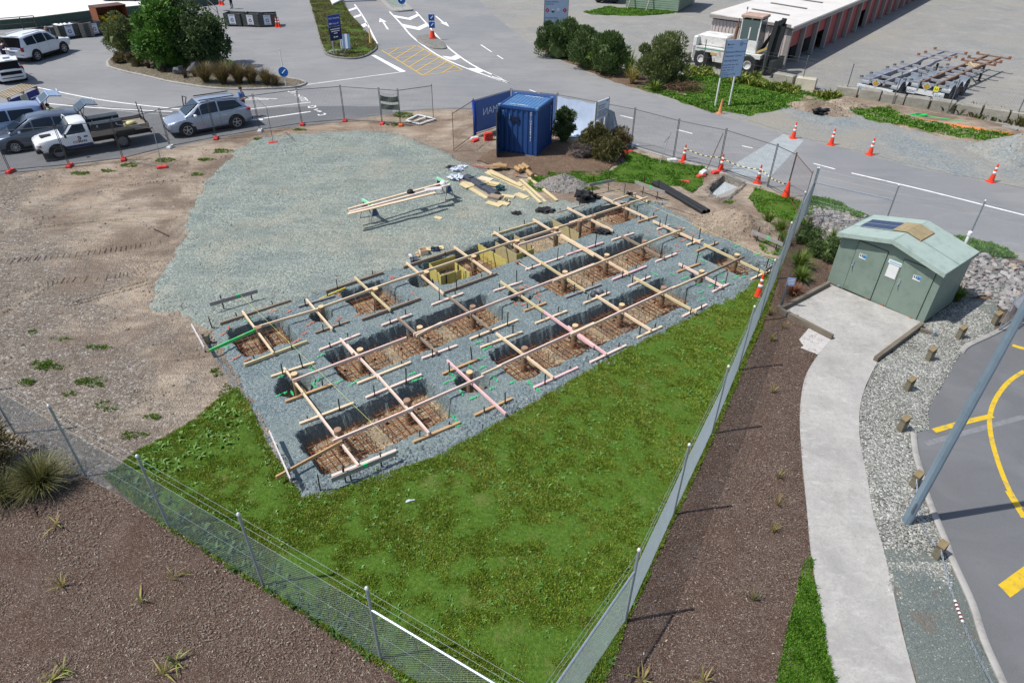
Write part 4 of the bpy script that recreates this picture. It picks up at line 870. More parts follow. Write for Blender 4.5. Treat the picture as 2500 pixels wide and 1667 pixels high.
for i,(l,b) in enumerate([('site fence panel hidden behind the blue container',banner_blue(False)),('site fence panel draped with a pale tarpaulin right of the container',banner_plain(0,'tarpaulin')),('site fence panel behind the white site notice board',None),('grey wire site fence panel beside the brown bushes along the road',None),('grey wire site fence panel behind the two red cones',None),('grey wire site fence panel at the concrete patch in the road',None),('narrow wire site fence panel ending at the tall orange foot',None)]): tpanel(FR[i],FR[i+1],l,banner=b)
tpanel(FR[7],Vector((12.45,26.3,0)),'rusty site fence panel closing the gap to the galvanised fence',mat=M_tfr)
foot(W('Z3',1150,1360),'red','red plastic fence foot beside the brown bush by the road',1.2,.0); foot(W('Z3',1190,1335),'red','red plastic fence foot behind the brown bush foot',.2); foot(W('Z3',1240,1280),'white','white plastic fence foot at the tarpaulin end by the road',.4)
foot(W('Z3',1570,1405),'white','white plastic fence foot on grass below the road fence',.15); foot(W('Z3',1830,1530),'white','white plastic fence foot leaning on a red one on grass',.9,.13,.3); foot(W('Z3',1820,1545),'red','red plastic fence foot under the leaning white one',.5)
foot(W('Z3',1950,1510),'red','red plastic fence foot at the base of the striped cone',.5)
foot(W('F3',1195,180),'red','red plastic fence foot lying alone on grass near the trench',-.25)
for a,b,l in ((W('Z3',1200,1120,1.5),W('Z3',1150,1305,.1),'brown'),(W('Z3',1555,1160,1.3),W('Z3',1455,1445,.0),'grey'),(W('Z3',2015,1160,2.0),W('Z3',1865,1490,.05),'rust-brown')):
    m=MB(); m.tube([a,b],.018,6); tag(m.build('fence_stay',M_tfr if l!='grey' else M_galvd),'%s steel stay leaning against the road side site fence'%l,'stay')
m=MB(); m.tube([W('Z3',1505,1240,1.2),W('Z3',1550,1185,1.4),W('Z3',1560,1155,1.55)],.02,6); 
m.v and tag(m.build('clamp_hook',M_galvd),'grey hooked clamp on the stay beside the road fence','clamp')
# crumpled tarp beside the fence
def tarp():
    m=MB(); N=18; o=W('Z3',770,1180)
    P=[[None]*(N+1) for _ in range(N+1)]
    for i in range(N+1):
        for j in range(N+1):
            x=o.x-.9+1.9*j/N; y=o.y-.5+1.1*i/N; P[i][j]=(x,y,.06+.35*abs(noise.noise(Vector((x*1.7,y*1.7,2))))*math.sin(PI*i/N)**.5+.12*noise.noise(Vector((x*6,y*6,4)))**2*4)
    m.add([p for r in P for p in r],[(i*(N+1)+j,i*(N+1)+j+1,(i+1)*(N+1)+j+1,(i+1)*(N+1)+j) for i in range(N) for j in range(N)])
    tag(m.build('crumpled_tarp',mk('pale_blue_tarp',A(196,212,236,.92),.5)),'crumpled pale blue tarpaulin heaped on the ground behind the bushes','tarpaulin')
    # tented part hanging over the fence end
    m=MB(); top=[W('Z3',940,925,2.0),W('Z3',1030,955,1.95),W('Z3',1070,975,1.85)]; bot=[W('Z3',960,1175,.1),W('Z3',1040,1195,.05),W('Z3',1112,1165,.05)]
    N=10; rows=[]
    for i in range(9):
        f=i/8; r=[]
        for j in range(N+1):
            g=j/N*2; k=min(1,int(g)); q=g-k; a=top[k].lerp(top[k+1],q); b=bot[k].lerp(bot[k+1],q); p=a.lerp(b,f); r.append(p+Vector((0,-.12*f*math.sin(j*1.9),0)))
        rows.append(r)
    m.add([p for r in rows for p in r],[(i*(N+1)+j,i*(N+1)+j+1,(i+1)*(N+1)+j+1,(i+1)*(N+1)+j) for i in range(8) for j in range(N)])
    tag(m.build('hanging_tarp',mk('pale_blue_tarp',A(196,212,236,.92),.5),smooth=True),'pale blue tarpaulin hanging down over the end of the site fence','tarpaulin')
tarp()
# ================================================================ cones
def cone_proto(c1,h=.9,bands=True,name='traffic_cone'):
    t=thing(name,'x','cone'); m=MB(); m.loft([[(x*.19,y*.19,0) for x,y in((-1,-.8),(-.8,-1),(.8,-1),(1,-.8),(1,.8),(.8,1),(-.8,1),(-1,.8))],[(x*.185,y*.185,.045) for x,y in((-1,-.8),(-.8,-1),(.8,-1),(1,-.8),(1,.8),(.8,1),(-.8,1),(-1,.8))]]); m.build('base',c1,t)
    m=MB(); R_=lambda z:.135-(.135-.03)*z/h
    m.lathe([(R_(z)+(.012 if z<.1 else 0),z) for z in (.045,.1,.11,.34*h/.9,.6*h/.9,h)],n=16); m.build('body',c1,t,autosmooth=50)
    if bands:
        for z0,z1 in ((.40,.54),(.62,.74)):
            m=MB(); m.lathe([(R_(z0)+.003,z0),(R_(z1)+.003,z1)],n=16); m.build('reflective_band',M_whp,t,smooth=True)
    return t
M_cone=mk('cone_orange',A(240,72,44,.85),.5,var=.08,scale=6); M_coneo=mk('cone_faded_orange',A(226,150,104,.8),.6,var=.1); M_coney=mk('cone_yellow',A(230,190,110,.85),.6,var=.1)
_cn=cone_proto(M_cone); cones=[(W('Z4',433,1082),'orange cone on the road edge beside the concrete patch'),(W('Z4',730,1133),'orange cone on the road edge between the patch cone and its neighbours'),(W('Z4',1033,1210),'orange cone standing on the grey gravel road edge alone'),(W('Z4',1978,1422),'orange cone on the road edge near the blue gravel heap'),
 (W('Z3',1668,1408),'orange cone at the site fence holding the end of a striped bar'),(W('Z3',1990,1492),'orange cone beside the red fence foot holding two striped bars'),(W('Z4',158,1430),'orange cone at the site fence beyond the concrete patch'),(W('F3',1865,1215),'orange cone standing on the lawn against the galvanised fence'),(W('Z2',272,240),'orange cone at the end of the row of recycling bins'),(W('Z2',294,240),'orange cone behind another beside the recycling bins'),(W('Z1',1930,95),'orange cone on the white tipping yard'),(W('Z1',1952,98),'orange cone paired with another on the white tipping yard')]
for i,(p,l) in enumerate(cones):
    if i==0: _cn.location=p; tag(_cn,l,'cone','orange road cones'); c=_cn
    else: c=dup(_cn,p,random.uniform(0,3),l,'orange road cones')
    if i in(10,11): c.location.z=_yz
_cf=cone_proto(M_coneo,bands=False); _cf.location=W('Z3',1985,990); tag(_cf,'faded plain orange cone below the large white opening hours sign','cone')
_cy=cone_proto(M_coney,1.3,False); _cy.location=W('Z2',1088,385,.12); tag(_cy,'tall slim yellowish cone on the kerb of the grass island','cone')
_ct=cone_proto(M_cone,1.1,False); _ct.location=W('Z4',372,1555); _ct.scale=(1.5,1.5,.75); tag(_ct,'wide plain orange cone foot clamping the last site fence post','cone')
def striped_bar(a,b,label):
    t=thing('striped_bar',label,'barrier bar',((a.x+b.x)/2,(a.y+b.y)/2,0)); n=14
    for i in range(n):
        m=MB(); f=lambda u:a.lerp(b,u)-Vector((0,0,.12*math.sin(PI*u))); m.tube([f(i/n),f((i+1)/n)],.02,6); m.build('stripe',M_blk if i%2 else M_ystr,t,world=True)
M_blk=mk('black_rubber',(.02,.02,.022),.7,var=.2); M_ystr=mk('stripe_yellow',A(240,222,150,.85),.5)
striped_bar(W('Z3',1680,1290,.78),W('Z3',1995,1372,.78),'yellow and black bar between the first two fence cones')
striped_bar(W('Z3',2000,1375,.78),W('Z4',170,1325,.78),'yellow and black bar crossing the concrete patch')
striped_bar(W('Z4',190,1325,.78),W('Z4',380,1440,.85),'yellow and black bar ending at the tall orange foot')
# ================================================================ container
M_cont=mk('container_blue',A(40,78,136,.8),.5,var=.1,scale=2.5,dirt=A(60,90,140)); M_contl=mk('container_roof_blue',A(84,128,176,.8),.55,var=.1,scale=2.5,dirt=A(120,150,180)); M_contd=mk('container_dark_blue',A(26,40,66,.8),.6,var=.15)
def container():
    o=W('Z3',390,1380); rz=math.atan2(33.18-33.98,1.15+.84); t=thing('shipping_container','blue corrugated shipping container with its door swung open','container',o,rz)
    w,dp,h=2.15,2.36,2.5   # local: x from -w..0 (front), y 0..dp back
    def corr(p,q,nrm,name):
        p=Vector(p);q=Vector(q);n=Vector(nrm); d=q-p;L=d.length;d.normalize(); k=int(L/.27); pts=[]
        for i in range(k):
            x=i*L/k; e=L/k
            for f,o_ in ((0,0),(.35,0),(.5,.04),(.85,.04)): pts.append(p+d*(x+e*f)-n*o_)
        pts.append(q); m=MB(); N=len(pts); m.add([v+Vector((0,0,.14)) for v in pts]+[v+Vector((0,0,h-.1)) for v in pts],[(i,i+1,i+1+N,i+N) for i in range(N-1)]); return m.build(name,M_cont,t)
    corr((-w+.08,.03,0),(-.08,.03,0),(0,-1,0),'front_panel'); corr((-.03,.08,0),(-.03,dp-.08,0),(1,0,0),'side_panel'); corr((-.08,dp-.03,0),(-w+.08,dp-.03,0),(0,1,0),'back_panel')
    for x in (-w+.05,-.05):
        for y in (.05,dp-.05): m=MB(); m.box((x,y,h/2),(.1,.1,h)); m.build('corner_post',M_cont,t)
    for z in (.07,h-.06):
        for y in (.05,dp-.05): m=MB(); m.box((-w/2,y,z),(w-.2,.09,.13)); m.build('rail',M_cont,t)
        for x in (-w+.05,-.05): m=MB(); m.box((x,dp/2,z),(.09,dp-.2,.13)); m.build('rail',M_cont,t)
    for x in (-w+.06,-.06):
        for y in (.06,dp-.06): m=MB(); m.box((x,y,h-.02),(.16,.16,.13)); m.build('corner_casting',M_contl,t,bevel=.02)
    N=int(w/.2); m=MB(); pts=[]
    for i in range(N):
        for f,z in((0,0),(.4,0),(.5,.02),(.9,.02)): pts.append((-w+.1+(w-.2)*(i+f)/N,z))
    m.add([(x,.1,h-.03+z) for x,z in pts]+[(x,dp-.1,h-.03+z) for x,z in pts],[(i,i+1,i+1+len(pts),i+len(pts)) for i in range(len(pts)-1)]); m.build('roof',M_contl,t)
    m=MB(); m.box((-w/2,dp/2,.15),(w-.1,dp-.1,.08)); m.build('floor',M_contd,t)
    # lettering and marks
    def lt(s,size,x,y,z,rot): ob=text(s,size,M_wtext,(x,y,z),rot,align='CENTER'); ob.parent=t; return ob
    for i,(s) in enumerate(('CTIU 000894 2',)):
        for j,ch in enumerate(s.replace(' ','')): lt(ch,.15,-.36,-.012,h-.28-j*.135,(PI/2,0,0))
        for j,ch in enumerate(s.replace(' ','')): lt(ch,.12,.012,dp-.35,h-.4-j*.12,(PI/2,0,PI/2))
    lt('CTIU 000894 2',.16,-w/2-.1,.35,h+.004,(0,0,0)); lt('CTIU 000894 2',.16,-w/2+.1,dp-.35,h+.004,(0,0,0))
    m=MB(); m.box((-1.25,-.0,h-.62),(.5,.05,.22)); m.build('lock_box',M_contd,t); m=MB(); m.box((-1.5,-.03,h-.52),(.05,.06,.22)); m.build('bracket',M_contl,t); m=MB(); m.tube([(-1.85,0,h-.25),(-1.87,-.05,h-.3),(-1.85,-.05,h-.45)],.03,6); m.build('vent_hook',M_contl,t)
    # door hinged on the front left corner, swung out towards the dig
    m=MB(); m.box((0,-.55,h/2),(.05,1.05,h-.2)); dd=m.build('door',M_contd,t); dd.location=(-w,0,0); dd.rotation_euler=(0,0,R(20))
    for y in (-.3,-.8): m=MB(); m.tube([(-.05,y,.15),(-.05,y,h-.15)],.02,6); m.build('locking_bar',M_galvd,dd)
    for z in (.5,1.2,1.9): m=MB(); m.box((-.02,-.02,z),(.1,.1,.12)); m.build('hinge',M_galvd,dd)
container()
# ================================================================ toilet block
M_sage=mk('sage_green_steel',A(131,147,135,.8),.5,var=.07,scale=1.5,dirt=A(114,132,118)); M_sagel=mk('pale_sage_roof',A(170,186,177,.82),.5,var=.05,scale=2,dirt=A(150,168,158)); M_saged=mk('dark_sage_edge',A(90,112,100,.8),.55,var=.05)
def toilet():
    f0=Vector((11.48,20.76,0)); u=Vector((2.13,-2.70,0)).normalized(); rz=math.atan2(u.y,u.x); L=3.44; D=2.1; e=2.0; r=2.42
    t=thing('toilet_block','sage green steel toilet block with a gabled roof beside the footpath','toilet block',f0+Vector((0,0,.03)),rz)
    # local x along the front, y backwards
    m=MB()
    def wall(p): m.add(p,[tuple(range(len(p)))])
    wall([(0,0,0),(L,0,0),(L,0,e-.03),(L/2,0,r-.05),(0,0,e-.03)]); wall([(L,0,0),(L,D,0),(L,D,e-.03),(L,0,e-.03)]); wall([(0,D,0),(0,0,0),(0,0,e-.03),(0,D,e-.03)]); wall([(L,D,0),(0,D,0),(0,D,e-.03),(L/2,D,r-.05),(L,D,e-.03)])
    m.build('wall',M_sage,t)
    for s,(xa,xb) in enumerate(((-.08,L/2),(L+.08,L/2))):
        m=MB(); sl=(r-e)/(L/2); za=e-.08*sl; 
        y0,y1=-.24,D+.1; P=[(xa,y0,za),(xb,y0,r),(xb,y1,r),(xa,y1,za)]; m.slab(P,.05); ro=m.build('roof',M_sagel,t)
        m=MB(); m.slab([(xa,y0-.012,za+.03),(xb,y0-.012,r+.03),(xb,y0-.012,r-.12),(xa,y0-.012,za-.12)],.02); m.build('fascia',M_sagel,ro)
        m=MB(); m.box((xa+(-.012 if s==0 else .012),(y0+y1)/2,za-.03),(.02,y1-y0,.13)); m.build('gutter',M_sage,ro)
        # seams
        m=MB(); m.slab([(xa,D*.34,za+.027),(xb,D*.34,r+.027),(xb,D*.34+.02,r+.027),(xa,D*.34+.02,za+.027)],.006); m.build('seam',M_saged,ro)
    # doors
    for k,(x0,x1) in enumerate(((.62,1.62),(2.18,3.2))):
        h0=.04; h1=1.9 if k==0 else 1.86
        m=MB(); m.box(((x0+x1)/2,-.012,(h0+h1)/2),(x1-x0,.03,h1-h0)); d=m.build('door',M_sage,t)
        m=MB()
        for x in (x0-.008,x1+.008): m.box((x,-.012,(h0+h1)/2),(.016,.012,h1-h0))
        m.box(((x0+x1)/2,-.012,h1+.008),(x1-x0+.03,.012,.016)); m.build('door_gap',mk('door_shadow_gap',(.02,.03,.025),.8),t)
        xh=x0-.12 if k==0 else x0-.06
        m=MB(); m.box((xh+.17,-.035,1.06),(.07,.03,.2)); m.tube([(xh+.17,-.05,1.0),(xh+.17,-.09,.98),(xh+.2,-.09,.86)],.014,6); m.build('handle',M_galv,d)
        sx=x0+(.34 if k==0 else .62); sz=1.42
        m=MB(); m.box((sx-.06,-.032,sz),(.24,.008,.17)); s_=m.build('toilet_sign',M_whp,t)
        m=MB(); m.box((sx+.0,-.0375,sz+.02),(.11,.004,.12)); m.build('blue_square',mk('sign_blue',A(60,140,205,.8),.5),s_)
        m=MB()
        for q in (-.14,-.08): m.box((sx+q,-.0375,sz+.015),(.032,.004,.075)); m.lathe([(.014,-.002),(.014,.002)],(sx+q,-.0375,sz+.07),8,M=Matrix.Rotation(PI/2,3,'X'))
        m.lathe([(.02,-.003),(.02,.003)],(sx+.0,-.0405,sz+.0),8,M=Matrix.Rotation(PI/2,3,'X')); m.build('figures',M_dtext,s_)
    m=MB(); m.box((1.98,-.012,1.62),(.5,.012,.13)); h=m.build('notice_header',mk('notice_white',A(224,230,236,.85),.5,var=.03),t); m=MB(); m.box((1.98,-.02,1.62),(.42,.004,.06)); m.build('notice_lettering',mk('pale_teal',A(168,200,208,.8),.5),h)
    m=MB(); m.box((1.95,-.012,1.3),(.34,.012,.46)); m.build('notice_sheet',M_whp,t)
    # solar panel, timber hatch, vent
    sl=(r-e)/(L/2); nz=Vector((-sl,0,1)).normalized(); ang=math.atan(sl)
    def onroof(x,y,off): return Vector((x,y,e+x*sl+off))
    S_=Matrix.Rotation(-ang,3,'Y')
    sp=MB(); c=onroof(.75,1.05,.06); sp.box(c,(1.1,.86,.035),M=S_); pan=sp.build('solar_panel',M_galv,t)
    cell=mk('solar_cell',(.012,.02,.075),.22,var=.1,spec=.6)
    for a in range(6):
        for b in range(4):
            m=MB(); cc=c+S_@Vector((-.45+a*.18,-.315+b*.205+(.02 if b>1 else -.02),.0195)); m.box(cc,(.17,.19,.005),M=S_); m.build('solar_cell',cell,pan)
    for s in (0,1):
        for i in range(8):
            x=1.42+.3*((i%8)/7*2) if False else None
        x0,x1=(1.28,L/2) if s==0 else (L/2,2.2)
        zf=lambda x:(e+x*sl if x<=L/2 else e+(L-x)*sl)+.07
        for i in range(8):
            y=.62+i*.12; m=MB(); m.slab([(x0,y,zf(x0)),(x1,y,zf(x1)),(x1,y+.112,zf(x1)),(x0,y+.112,zf(x0))],.025); m.build('hatch_slat',M_hatch,t)
    m=MB(); m.slab([(2.2,.6,zf(2.2)-.03),(2.2,1.6,zf(2.2)-.03),(2.22,1.6,zf(2.2)-.03),(2.22,.6,zf(2.2)-.03)],.08); m.build('hatch_edge',M_brownw,t)
    o=f0+Vector((0,0,0)); m=MB(); m.tube([(3.0,D+.25,0),(3.0,D+.25,2.35)],.05,10); m.lathe([(.055,2.35),(.07,2.36),(.07,2.47),(.04,2.5)],(3.0,D+.25,0),10); m.build('vent_pipe',M_whp,t,autosmooth=40)
    for x in (.45,1.5,2.05,3.05): m=MB(); m.box((x,-.03,.03),(.1,.05,.05)); m.build('foot_plate',M_galv if x in(.45,) else M_rust,t)
    return t
M_hatch=wood('hatch_timber',A(176,160,124,.8),A(140,122,90,.8))
toilet()
# timber edging of the apron
M_sleeper=wood('grey_sleeper',A(134,124,110,.8),A(92,82,70,.8),2)
for k,p,q,l in (('R1',(590,1000),(185,1215),'grey timber sleeper edging the planted side of the apron'),('R1',(185,1220),(620,1445),'grey timber sleeper edging the mulch side of the apron'),('R1',(1365,1340),(1020,1580),'long grey timber sleeper edging the pebble side of the apron')):
    a=W(k,*p,.12);b=W(k,*q,.12)
    if k=='R1' and p[0]==1365: b=W('R2',845,275,.12)
    timber('timber_edging',k,a,b,.12,.12,.2,M_sleeper,l,None,'edging')
timber('bench_beam','R1',W('R1',1350,1380,.1),W('R1',1470,1415,.1),.1,.1,.12,M_sleeper,'short grey timber beam with a steel bracket beside the toilet block',None,'beam')
_b=thing('steel_bracket','galvanised steel stop bracket at the end of the short beam','bracket',W('R1',1455,1440)); m=MB(); m.box((0,0,.02),(.22,.18,.03)); m.build('plate',M_galv,_b); m=MB(); m.box((0,0,.13),(.12,.1,.2)); m.build('upright',M_galv,_b,bevel=.02)
# small post sign
def post_sign():
    b=W('R1',190,1195,.03); t=thing('information_post','grey post with a small pale blue sign at the apron corner','sign',b); m=MB(); m.box((0,0,.5),(.07,.05,1.02)); m.build('post',M_galvd,t)
    m=MB(); m.box((.08,-.03,1.03),(.26,.02,.3),rz=-.2); s=m.build('sign_plate',mk('pale_blue_plate',A(150,166,206,.8),.5,var=.06),t); 
    for i in range(4): m=MB(); m.box((.08,-.045,1.12-.055*i),(.2,.004,.014),rz=-.2); m.build('lettering',M_wtext,s)
    m=MB(); m.box((0,0,.03),(.16,.16,.06)); m.build('base_block',M_kerbd,t)
post_sign()
# ================================================================ bollards, chain, lamp pole
def bollard_proto():
    t=thing('timber_bollard','x','bollard'); m=MB(); s=.08
    m.loft([[(x*s,y*s,-.1) for x,y in((-1,-1),(1,-1),(1,1),(-1,1))],[(x*s,y*s,.42) for x,y in((-1,-1),(1,-1),(1,1),(-1,1))],[(x*s,y*s,.47+.05*x) for x,y in((-1,-1),(1,-1),(1,1),(-1,1))]]); m.build('post',M_boll,t,bevel=.008)
    m=MB()
    for z in (.36,.40): m.box((0,0,z),(.166,.166,.012))
    m.build('groove',mk('dark_groove',A(84,70,54,.7),.9),t)
    m=MB(); m.loft([[(x*s*.98,y*s*.98,.472+.05*x) for x,y in((-1,-1),(1,-1),(1,1),(-1,1))],[(x*s*.9,y*s*.9,.482+.05*x) for x,y in((-1,-1),(1,-1),(1,1),(-1,1))]]); m.build('cut_top',M_bolt,t)
    return t
M_boll=wood('grey_green_bollard',A(134,126,106,.8),A(98,90,74,.8),2); M_bolt=mk('bollard_top',A(138,122,92,.75),.9,var=.2,scale=10)
_bo=bollard_proto()
for i,(k,x,y,l) in enumerate([('R2',1565,100,'short timber bollard in the shade edge of the toilet block'),('R2',1300,290,'short timber bollard in the pebbles next to the shaded one'),('R2',1115,553,'short timber bollard in the middle of the pebble bed'),('R2',1060,898,'short timber bollard where the car park kerb begins'),('R2',1165,1385,'short timber bollard beside the lamp pole with a chain fixed on it'),('R3',1620,540,'short timber bollard on the kerb holding the chain with striped sleeve'),('R1',1960,1340,'short timber bollard at the end of the rock bed')]):
    p=W(k,x,y); rz=[.3,.35,.35,.4,.55,.6,.3][i]
    if i==0: _bo.location=p; _bo.rotation_euler=(0,0,rz); tag(_bo,l,'bollard','timber bollards round the car park')
    else: dup(_bo,p,rz,l,'timber bollards round the car park')
def chain(a,b,sag,label,sleeve=None):
    t=thing('chain',label,'chain',((a.x+b.x)/2,(a.y+b.y)/2,0)); L=(b-a).length; n=int(L/.075); f=lambda u:a.lerp(b,u)-Vector((0,0,max(0,min(sag*4*u*(1-u),a.lerp(b,u).z-.055))))
    m=MB()
    for i in range(n):
        p,q=f(i/n),f((i+1)/n); d=(q-p).normalized(); s=Vector((-d.y,d.x,0)).normalized() if i%2 else Vector((0,0,1)); e=d*.012
        m.tube([p-e+s*.014,q+e+s*.014,q+e-s*.014,p-e-s*.014,p-e+s*.014],.006,4,cap=False)
    m.build('links',M_galv,t,world=True)
    if sleeve:
        for i in range(11):
            u0=sleeve[0]+(sleeve[1]-sleeve[0])*i/11; u1=sleeve[0]+(sleeve[1]-sleeve[0])*(i+1)/11; m=MB(); m.tube([f(u0),f(u1)],.028,8); m.build('sleeve',M_whp if i%2==0 else mk('maroon',A(110,50,54,.8),.6),t,world=True)
chain(W('R2',1205,1320,.38),W('R3',1665,480,.36),.34,'galvanised chain sagging between the two bollards past the lamp pole')
chain(W('R3',1670,480,.36),W('R3',2120,1620,.3),.2,'galvanised chain with red and white sleeve along the car park kerb',(.36,.52))
def lamp():
    b=W('R3',1380,255); t=thing('lamp_pole','tall grey-blue octagonal lamp pole standing at the car park kerb','lamp post',b); H=9
    m=MB(); m.tube([(0,0,-.1),(0,0,H)],[.105,.055],8); m.build('pole',mk('pole_steel',A(150,170,186,.85),.4,metal=.5,var=.08,scale=3),t)
    m=MB(); m.box((-.07,-.075,.62),(.06,.03,.3),rz=.7); m.build('access_door',M_galvd,t); m=MB(); m.lathe([(.09,.84),(.09,.87)],n=8); m.tube([(-.08,-.04,.86),(-.12,-.05,.9)],.006,4); m.build('tie_band',M_cap,t)
    m=MB(); m.tube([(0,0,H),(.6,.5,H+.15)],[.05,.04],8); m.build('arm',M_galvd,t); m=MB(); m.box((.85,.7,H+.16),(.65,.25,.1),rz=.69); m.build('lamp_head',M_galvd,t,bevel=.03)
lamp()
# fence panel by the car park edge
tpanel(W('R1',1990,1400),W('PX',2560,728),'galvanised mesh panel fencing the information board at the rocks',mat=M_galv,h=1.3,step=.05)
def info_board():
    t=thing('information_board','grey roofed information board behind the mesh panel by the rocks','sign',W('R1',2130,1330)); 
    m=MB(); m.box((.3,.3,.75),(1.3,.35,.06),rz=.45,M=Matrix.Rotation(.45,3,'Z')@Matrix.Rotation(.5,3,'X')); m.build('roof',mk('board_metal',A(170,168,176,.8),.5,var=.1),t); m=MB(); m.box((.3,.3,.5),(1.2,.08,.35),rz=.45); m.build('panel',mk('brown_panel',A(110,76,66,.8),.7,var=.2),t)
    for s in(-.5,.5): m=MB(); m.tube([(.3+s*.9,.3+s*.43,0),(.3+s*.9,.3+s*.43,.7)],.03,6); m.build('leg',M_galvd,t)
    for a,b in ((-.3,.1),(.2,.14)): m=MB(); m.box((.3+a*.9+.02,.3+a*.43-.05,.5+b*.2),(.3,.01,.16),rz=.45); m.build('poster',M_whp,t)
info_board()
# ================================================================ rocks of the beds
def rock_meshes(n=6):
    out=[]
    for i in range(n):
        bm=bmesh.new(); bmesh.ops.create_icosphere(bm,subdivisions=1,radius=1)
        for v in bm.verts: v.co=Vector((v.co.x*random.uniform(.8,1.2),v.co.y*random.uniform(.7,1.1),v.co.z*random.uniform(.35,.6)))*(1+.6*noise.noise(v.co*1.9+Vector((i*9,0,0))))
        me=bpy.data.meshes.new('rock'); bm.to_mesh(me); bm.free(); out.append(me)
    return out
def obj_rand_mat(name,stops,rough=.9):
    t=NT(name,rough,0,.25); oi=t.n.new('ShaderNodeObjectInfo'); c=t.ramp(oi.outputs['Random'],stops); c=t.mix(.35,c,t.ramp(t.noise(5,5,.7),[(.3,sc(stops[0][1],.9)),(.7,stops[-1][1])])); return t.out(c,t.bump(t.noise(9,4),.6,.05))
M_rock=obj_rand_mat('quarried_rock',[(0,A(126,126,131)),(.35,A(156,156,161)),(.7,A(180,180,184)),(.88,A(204,203,203)),(.95,A(196,172,146)),(1,A(206,186,162))])
RM=rock_meshes(7)
for me in RM: me.materials.append(M_rock)
def rock_fill(poly,n,size,parent,excl=None):
    P=[(p.x,p.y) for p in poly]; xs=[p[0] for p in P];ys=[p[1] for p in P]; c=0; placed=[]
    tries=0
    while c<n and tries<n*40:
        tries+=1; x=random.uniform(min(xs),max(xs));y=random.uniform(min(ys),max(ys))
        if not inpoly(np.array([x]),np.array([y]),P)[0]: continue
        if excl and excl(x,y): continue
        s=random.uniform(*size)
        if any((x-a)**2+(y-b)**2<(.62*(s+r))**2 for a,b,r in placed): continue
        placed.append((x,y,s)); o=bpy.data.objects.new('stone',random.choice(RM)); COL.objects.link(o); o.parent=parent; o.location=(x,y,.05+s*.25); o.scale=(s,s,s); o.rotation_euler=(random.uniform(-.4,.4),random.uniform(-.4,.4),random.uniform(0,6)); c+=1
beds=[o for o in bpy.data.objects if o.name.startswith('rock_bed')]
_f0=Vector((11.48,20.76,0)); _u=Vector((2.13,-2.70,0)).normalized(); _v=Vector((_u.y*-1,_u.x,0))
def in_toilet(x,y):
    d=Vector((x,y,0))-_f0; return -.1<d.dot(_u)<3.6 and -.2<d.dot(_v)<2.2
rock_fill(ROCKS_R,300,(.06,.19),beds[1],in_toilet); rock_fill(ROCKS_BACK,130,(.06,.15),beds[0],in_toilet)
for bed,poly in ((beds[1],ROCKS_R),(beds[0],ROCKS_BACK)):
    P=[(p.x,p.y) for p in poly]; xs=[p[0] for p in P];ys=[p[1] for p in P]; X=RNG.uniform(min(xs),max(xs),2600);Y=RNG.uniform(min(ys),max(ys),2600); k=inpoly(X,Y,P)
    so=stones('rock_chips',[(x,y,.07) for x,y in zip(X[k],Y[k])],[random.uniform(.03,.075) for _ in range(int(k.sum()))],stone_mat('rock_chip',[(0,A(110,110,114)),(.6,A(158,158,162)),(.9,A(186,184,184)),(1,A(200,176,150))]),None,None); so.parent=bed
    for q in ('label','category'):
        if q in so: del so[q]
_pp_=[(p.x,p.y) for p in PEB]; xs=[p[0] for p in _pp_];ys=[p[1] for p in _pp_]; X=RNG.uniform(min(xs),max(xs),30000);Y=RNG.uniform(min(ys),max(ys),30000); k=inpoly(X,Y,_pp_); _q=[W('R3',1230+random.random()*520,590+abs(random.gauss(0,110))) for _ in range(1300)]; X=np.concatenate([X[k],[q.x for q in _q]]);Y=np.concatenate([Y[k],[q.y for q in _q]]); k=np.ones(len(X),bool)
stones('loose_pebbles',[(x,y,.055) for x,y in zip(X[k],Y[k])],[random.uniform(.014,.034) for _ in range(int(k.sum()))],stone_mat('pebble',[(0,A(98,99,94)),(.5,A(150,150,143)),(.85,A(184,183,175)),(1,A(232,230,222))]),'loose grey and white pebbles between the footpath and the car park')
# ================================================================ vehicles
def paint(name,col,metal=.0,rough=.3):
    if name in _cache: return _cache[name]
    t=NT(name,rough,metal,.5); t.b.inputs['Coat Weight'].default_value=.5; t.b.inputs['Coat Roughness'].default_value=.08
    c=t.mix(t.ramp(t.noise(1.3,4),[(.4,0.),(.75,.25)]),col,sc(col,.8)); _cache[name]=t.out(c); return _cache[name]
def glassm(name='car_glass',col=(.02,.03,.045)):
    if name in _cache: return _cache[name]
    t=NT(name,.08,0,.3); _cache[name]=t.out(col); return _cache[name]
P_silver=paint('silver_paint',A(168,178,196,.85),.45,.32); P_grey=paint('dark_grey_paint',A(98,108,124,.8),.4,.3); P_blue=paint('ice_blue_paint',A(160,178,210,.85),.4,.32); P_white=paint('white_paint',A(234,236,240,.9),0,.3)
M_tyre=mk('tyre_rubber',(.022,.022,.024),.8,var=.2); M_rim=mk('alloy_rim',A(186,190,196,.85),.35,metal=.6,var=.08); M_rimd=mk('steel_rim',A(120,122,126,.8),.5,metal=.4,var=.1)
M_dark=mk('black_trim',(.018,.018,.02),.6,var=.15); M_lamp=mk('headlamp',A(214,222,232,.85),.15,var=.08,spec=.7); M_tail=mk('tail_lamp',A(176,36,40,.8),.25,var=.1); M_inshade=mk('interior_shade',(.012,.012,.014),.9,var=.2)  # the last material paints interior shade as a near-black colour
